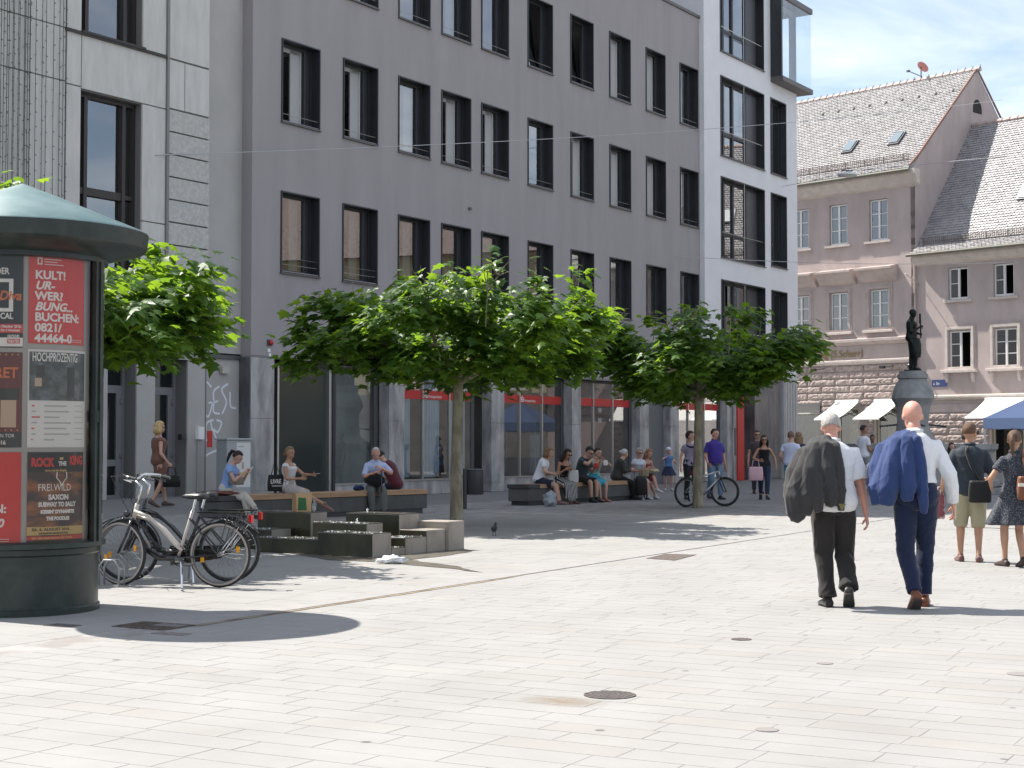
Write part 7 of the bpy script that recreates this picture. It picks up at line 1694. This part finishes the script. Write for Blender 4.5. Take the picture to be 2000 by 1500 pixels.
g3_ = person('old man in pale blue shirt resting on a walking stick', seat(B1A, B1B, along(B1A, B1B, 727), .2), 168, 1.74, z0=ZB1, pelvis=sitp(1.74), w=1.05, lean=10, bend=10, head=(20, -8), feet={'L': (-.12, .50, 0), 'R': (.10, .46, 0)}, skin_t='pink', hands={'L': (-.09, .42, .96), 'R': (.02, .36, .88)}, elbows={'L': (-1, -.2, -.6), 'R': (1, -.2, -.6)}, top={'col': (.46, .54, .72), 'sleeve': .92, 'collar': True, 'hem': -.06, 'inf': .024, 'pat': 'finestripe'}, bottom={'col': (.11, .115, .11), 'wide': 1.12}, shoes={'col': BLACKC}, hair=('thin', (.52, .50, .48)))
ck = MB(); ck.tube([(0, 0, .0), (0, 0, .86), (0, -.03, .90), (0, -.10, .90)], .011, 8); o = ck.build('walking_stick', blk, loc=g3_[2] @ Vector((-.08, .46, 0)), smooth=True); o.rotation_euler.z = g3_[2].to_euler().z; tag(o, 'black walking stick between the knees of the old man', 'walking stick')
lump('rucksack', g3_[2] @ Vector((.04, .28, .60)), .20, .13, .13, fab((.014, .014, .015)), 'black soft bag on the lap of the old man', 'bag', 7, .22)
lump('blue_bundle', g3_[2] @ Vector((.34, .06, .502)), .11, .11, .06, fab((.03, .05, .14)), 'small blue cloth bundle on the bench next to the old man', 'bundle', 9, .3)
person('young man in maroon tee leaning forward with his back turned', seat(B1A, B1B, along(B1A, B1B, 782), .42), -62, 1.76, z0=ZB1, pelvis=sitp(1.76), lean=14, bend=26, head=(42, 10), feet={'L': (-.14, .48, 0), 'R': (.14, .46, 0)}, skin_t='light', hands={'L': (-.10, .52, .66), 'R': (.10, .52, .66)}, elbows={'L': (-1, -.3, -.4), 'R': (1, -.3, -.4)}, top={'col': (.085, .014, .022), 'sleeve': .6, 'hem': -.09, 'inf': .02}, bottom={'col': (.014, .016, .024)}, shoes={'col': BLACKC}, hair=('short', (.020, .014, .012)))
# ------------------------------------------------------------ people on the far bench
def s2(px, back=.28): return seat(B2A, B2B, along(B2A, B2B, px), back)
k1 = person('person in white tee and navy shorts at the bench end', s2(1052), 98, 1.74, z0=0, pelvis=sitp(1.74), w=1.05, lean=12, bend=16, head=(12, -6), feet={'L': (-.08, .52, 0), 'R': (.12, .50, 0)}, skin_t='light', hands={'R': (.16, .36, .74), 'L': (-.1, .4, .74)}, elbows={'R': (1, -.5, -.2)}, top={'col': (.66, .66, .70), 'sleeve': .55, 'hem': -.07, 'inf': .02}, bottom={'type': 'shorts', 'col': (.018, .024, .045), 'len': .82, 'wide': 1.15}, shoes={'col': (.16, .09, .07)}, hair=('bob', (.20, .115, .06)))
k2 = person('woman with sunglasses in striped trousers facing the white tee', s2(1088, .15), 150, 1.68, sex='f', z0=0, pelvis=sitp(1.68), lean=14, bend=12, head=(22, 20), feet={'L': (-.07, .48, 0), 'R': (.08, .46, 0)}, skin_t='tan', hands={'L': (-.06, .34, .84), 'R': (.10, .34, .84)}, top={'col': BLACKC, 'sleeve': 0, 'neck': .42}, bottom={'type': 'skirt', 'name': 'striped_trousers', 'col': (.03, .03, .035), 'pat': 'stripe', 'len': 1.86}, shoes={'col': (.10, .04, .03)}, hair=('long', (.025, .014, .012)), glasses=True)
bag_world('white_cloth_bag', k2[2], (-.16, .30, .52), (.24, .12, .30), fab((.58, .56, .54)), 'white patterned cloth bag on the lap of the woman in stripes', 'bag')
q = px2g(1073, 989); lump('plastic_sack', (q.x, q.y, .001), .17, .13, .17, M('frosted_plastic', (.30, .33, .37), rough=.35), 'full pale plastic sack standing below the bench end', 'plastic bag', 3, .42)
k3 = person('man in dark green tee eating from a red box on the bench', s2(1128, .22), 128, 1.82, z0=0, pelvis=sitp(1.82), w=1.04, lean=14, bend=14, head=(30, -4), feet={'L': (-.08, .46, 0), 'R': (.12, .44, 0)}, skin_t='light', hands={'R': (.04, .42, 1.08), 'L': (-.10, .44, .88)}, elbows={'R': (1, 0, -.5)}, top={'col': (.028, .045, .050), 'sleeve': .6, 'hem': -.08, 'inf': .022}, bottom={'type': 'shorts', 'col': BLACKC, 'len': .9, 'wide': 1.15}, shoes={'col': BLACKC, 'high': True}, hair=('short', (.012, .010, .010)), glasses=True)
o = MB().cbox((0, 0, 0), .14, .12, .12).build('food_box', red_m, loc=k3[2] @ Vector((-.04, .48, .92)), bevel=.01); tag(o, 'red food box in the hand of the man in green', 'box')
k4 = person('woman in aqua top and blue skirt eating beside the man in green', s2(1152, .16), 150, 1.66, sex='f', z0=0, pelvis=sitp(1.66), lean=8, bend=12, head=(8, 16), feet={'L': (-.07, .44, 0), 'R': (.07, .42, 0)}, skin_t='light', hands={'L': (-.14, .26, 1.06), 'R': (.02, .30, .98)}, elbows={'L': (-1, 0, -.8)}, top={'col': (.22, .42, .38), 'sleeve': .1, 'neck': .44}, bottom={'type': 'skirt', 'col': (.03, .30, .40), 'len': .9}, shoes={'col': (.30, .10, .08)}, hair=('bun', (.03, .02, .018)))
o = MB().cbox((0, 0, 0), .11, .03, .13).build('paper_napkin', white_t, loc=k4[2] @ Vector((-.14, .32, .98)), bevel=.01); tag(o, 'white paper napkin held by the woman in aqua', 'napkin')
k5 = person('old woman in dark coat with white hair looking right', s2(1206, .30), 78, 1.62, sex='f', z0=0, pelvis=sitp(1.62), w=1.18, lean=10, bend=14, head=(10, 0), feet={'L': (-.08, .46, 0), 'R': (.08, .44, 0)}, skin_t='light', hands={'R': (.12, .36, .78), 'L': (-.1, .36, .78)}, top={'col': (.038, .036, .032), 'sleeve': 1.9, 'hem': -.11, 'inf': .035, 'name': 'coat'}, bottom={'col': BLACKC, 'wide': 1.1}, shoes={'col': BLACKC}, hair=('bun', (.46, .46, .44)))
tr_ = empty('shopping_trolley', k5[2] @ Vector((.10, .62, 0)), R(25), 'black two-wheeled shopping trolley before the old woman in coat', 'trolley')
m = MB(); rs_ = []
for (z, a_, b_) in ((.12, .30, .20), (.16, .34, .24), (.5, .32, .23), (.62, .24, .16)): rs_.append([(a_/2*abs(math.cos(t))**.5*(1 if math.cos(t) > 0 else -1), b_/2*abs(math.sin(t))**.5*(1 if math.sin(t) > 0 else -1), z) for t in [2*math.pi*i/16 for i in range(16)]])
m.rings(rs_); m.build('bag', fab((.012, .012, .012)), tr_, smooth=True)
for s_ in (-.2, .2): m = MB(); m.tube([(s_+.07*0, .1+.07*math.cos(a), .085+.07*math.sin(a)) for a in [2*math.pi*k/16 for k in range(16)]], .018, 6, closed=True); m.tube([(s_, .1, .085), (s_*.6, .1, .085)], .01, 5); m.build('wheel', rubber, tr_, smooth=True)
m = MB(); m.tube([(-.12, .12, .12), (-.12, .14, .9), (.12, .14, .9), (.12, .12, .12)], .01, 6); m.build('handle', anth_l, tr_)
k6 = person('old woman with sunglasses in white blouse and skirt facing front', s2(1236, .14), 160, 1.60, sex='f', z0=0, pelvis=sitp(1.60), w=1.22, lean=4, bend=8, head=(4, 6), feet={'L': (-.09, .46, 0), 'R': (.09, .44, 0)}, skin_t='pink', hands={'L': (-.10, .34, .76), 'R': (.10, .32, .74)}, top={'col': (.50, .53, .58), 'sleeve': .35, 'inf': .02}, bottom={'type': 'skirt', 'col': (.55, .54, .54), 'len': .95}, shoes={'col': (.45, .44, .45), 'sole': (.3, .3, .3)}, hair=('curly', (.36, .33, .31)), glasses=True)
bag_world('beige_handbag', k6[2], (-.02, .34, .60), (.28, .10, .20), fab((.33, .27, .17), .6), 'beige handbag on the lap of the woman in white blouse', 'bag', rz=-R(160))
k7 = person('fair haired woman in rust red dress at the far bench end', s2(1272, .14), 152, 1.66, sex='f', z0=0, pelvis=sitp(1.66), lean=12, bend=14, head=(20, 14), feet={'L': (-.02, .62, .20), 'R': (-.10, .42, 0)}, knees={'L': (.0, .6, 1)}, foot_dir={'L': (-20, 10)}, skin_t='pink', hands={'L': (-.10, .34, .80), 'R': (.12, .34, .80)}, top={'col': (.24, .075, .05), 'sleeve': 0, 'neck': .43}, bottom={'type': 'skirt', 'col': (.13, .03, .045), 'len': .98}, shoes={'col': (.50, .49, .50)}, hair=('long', (.26, .14, .07)))
lump('cream_bundle', k7[2] @ Vector((-.06, .36, .70)), .16, .10, .05, fab((.50, .43, .28)), 'cream cloth bundle on the lap of the woman in red', 'bundle', 5, .3)
# ------------------------------------------------------------ bronze smith on the pedestal
BR = skin('bronze')
stt, Js, Ws, bs_, hs_ = person('dark bronze statue of a standing smith on the stone pedestal', (FS.x-.02, FS.y), 118, 1.92, z0=3.705, w=1.32, head=(10, -20), lean=0, bend=3, feet={'L': (-.09, -.04, .02), 'R': (.10, .12, .02)}, skin_t='bronze', hands={'L': (-.16, .22, 1.14), 'R': (.13, .26, 1.32)}, elbows={'L': (-1, -.6, -.3), 'R': (.5, -.3, -1)}, name='statue', cat='statue', vox=.016)
mb = MB(); mb.tube([(0, .06, .98), (0, .10, .8), (0, .11, .55), (0, .10, .42)], [.19, .20, .19, .17], 16); mesh_obj('apron', solid(mb, .016, 3), BR, stt)
mb = MB(); mb.box(-.22, .24, -.18, .26, 0, .035); mb.tube([(-.22, -.05, .02), (-.2, -.06, .55)], [.10, .07], 10); mesh_obj('plinth_block', solid(mb, .016, 1), BR, stt)
m = MB(); m.tube([(.14, .32, 1.0), (.13, .31, 1.62)], .022, 8); m.tube([(.13, .30, 1.45), (.13, .30, 1.75)], .03, 8); m.build('tool', BR, stt)
m = MB(); m.ball(hs_((0, -.012, .03)), .081*1.05, .103*1.05, .10*1.05, 16); m.build('hair', BR, bs_, smooth=True)
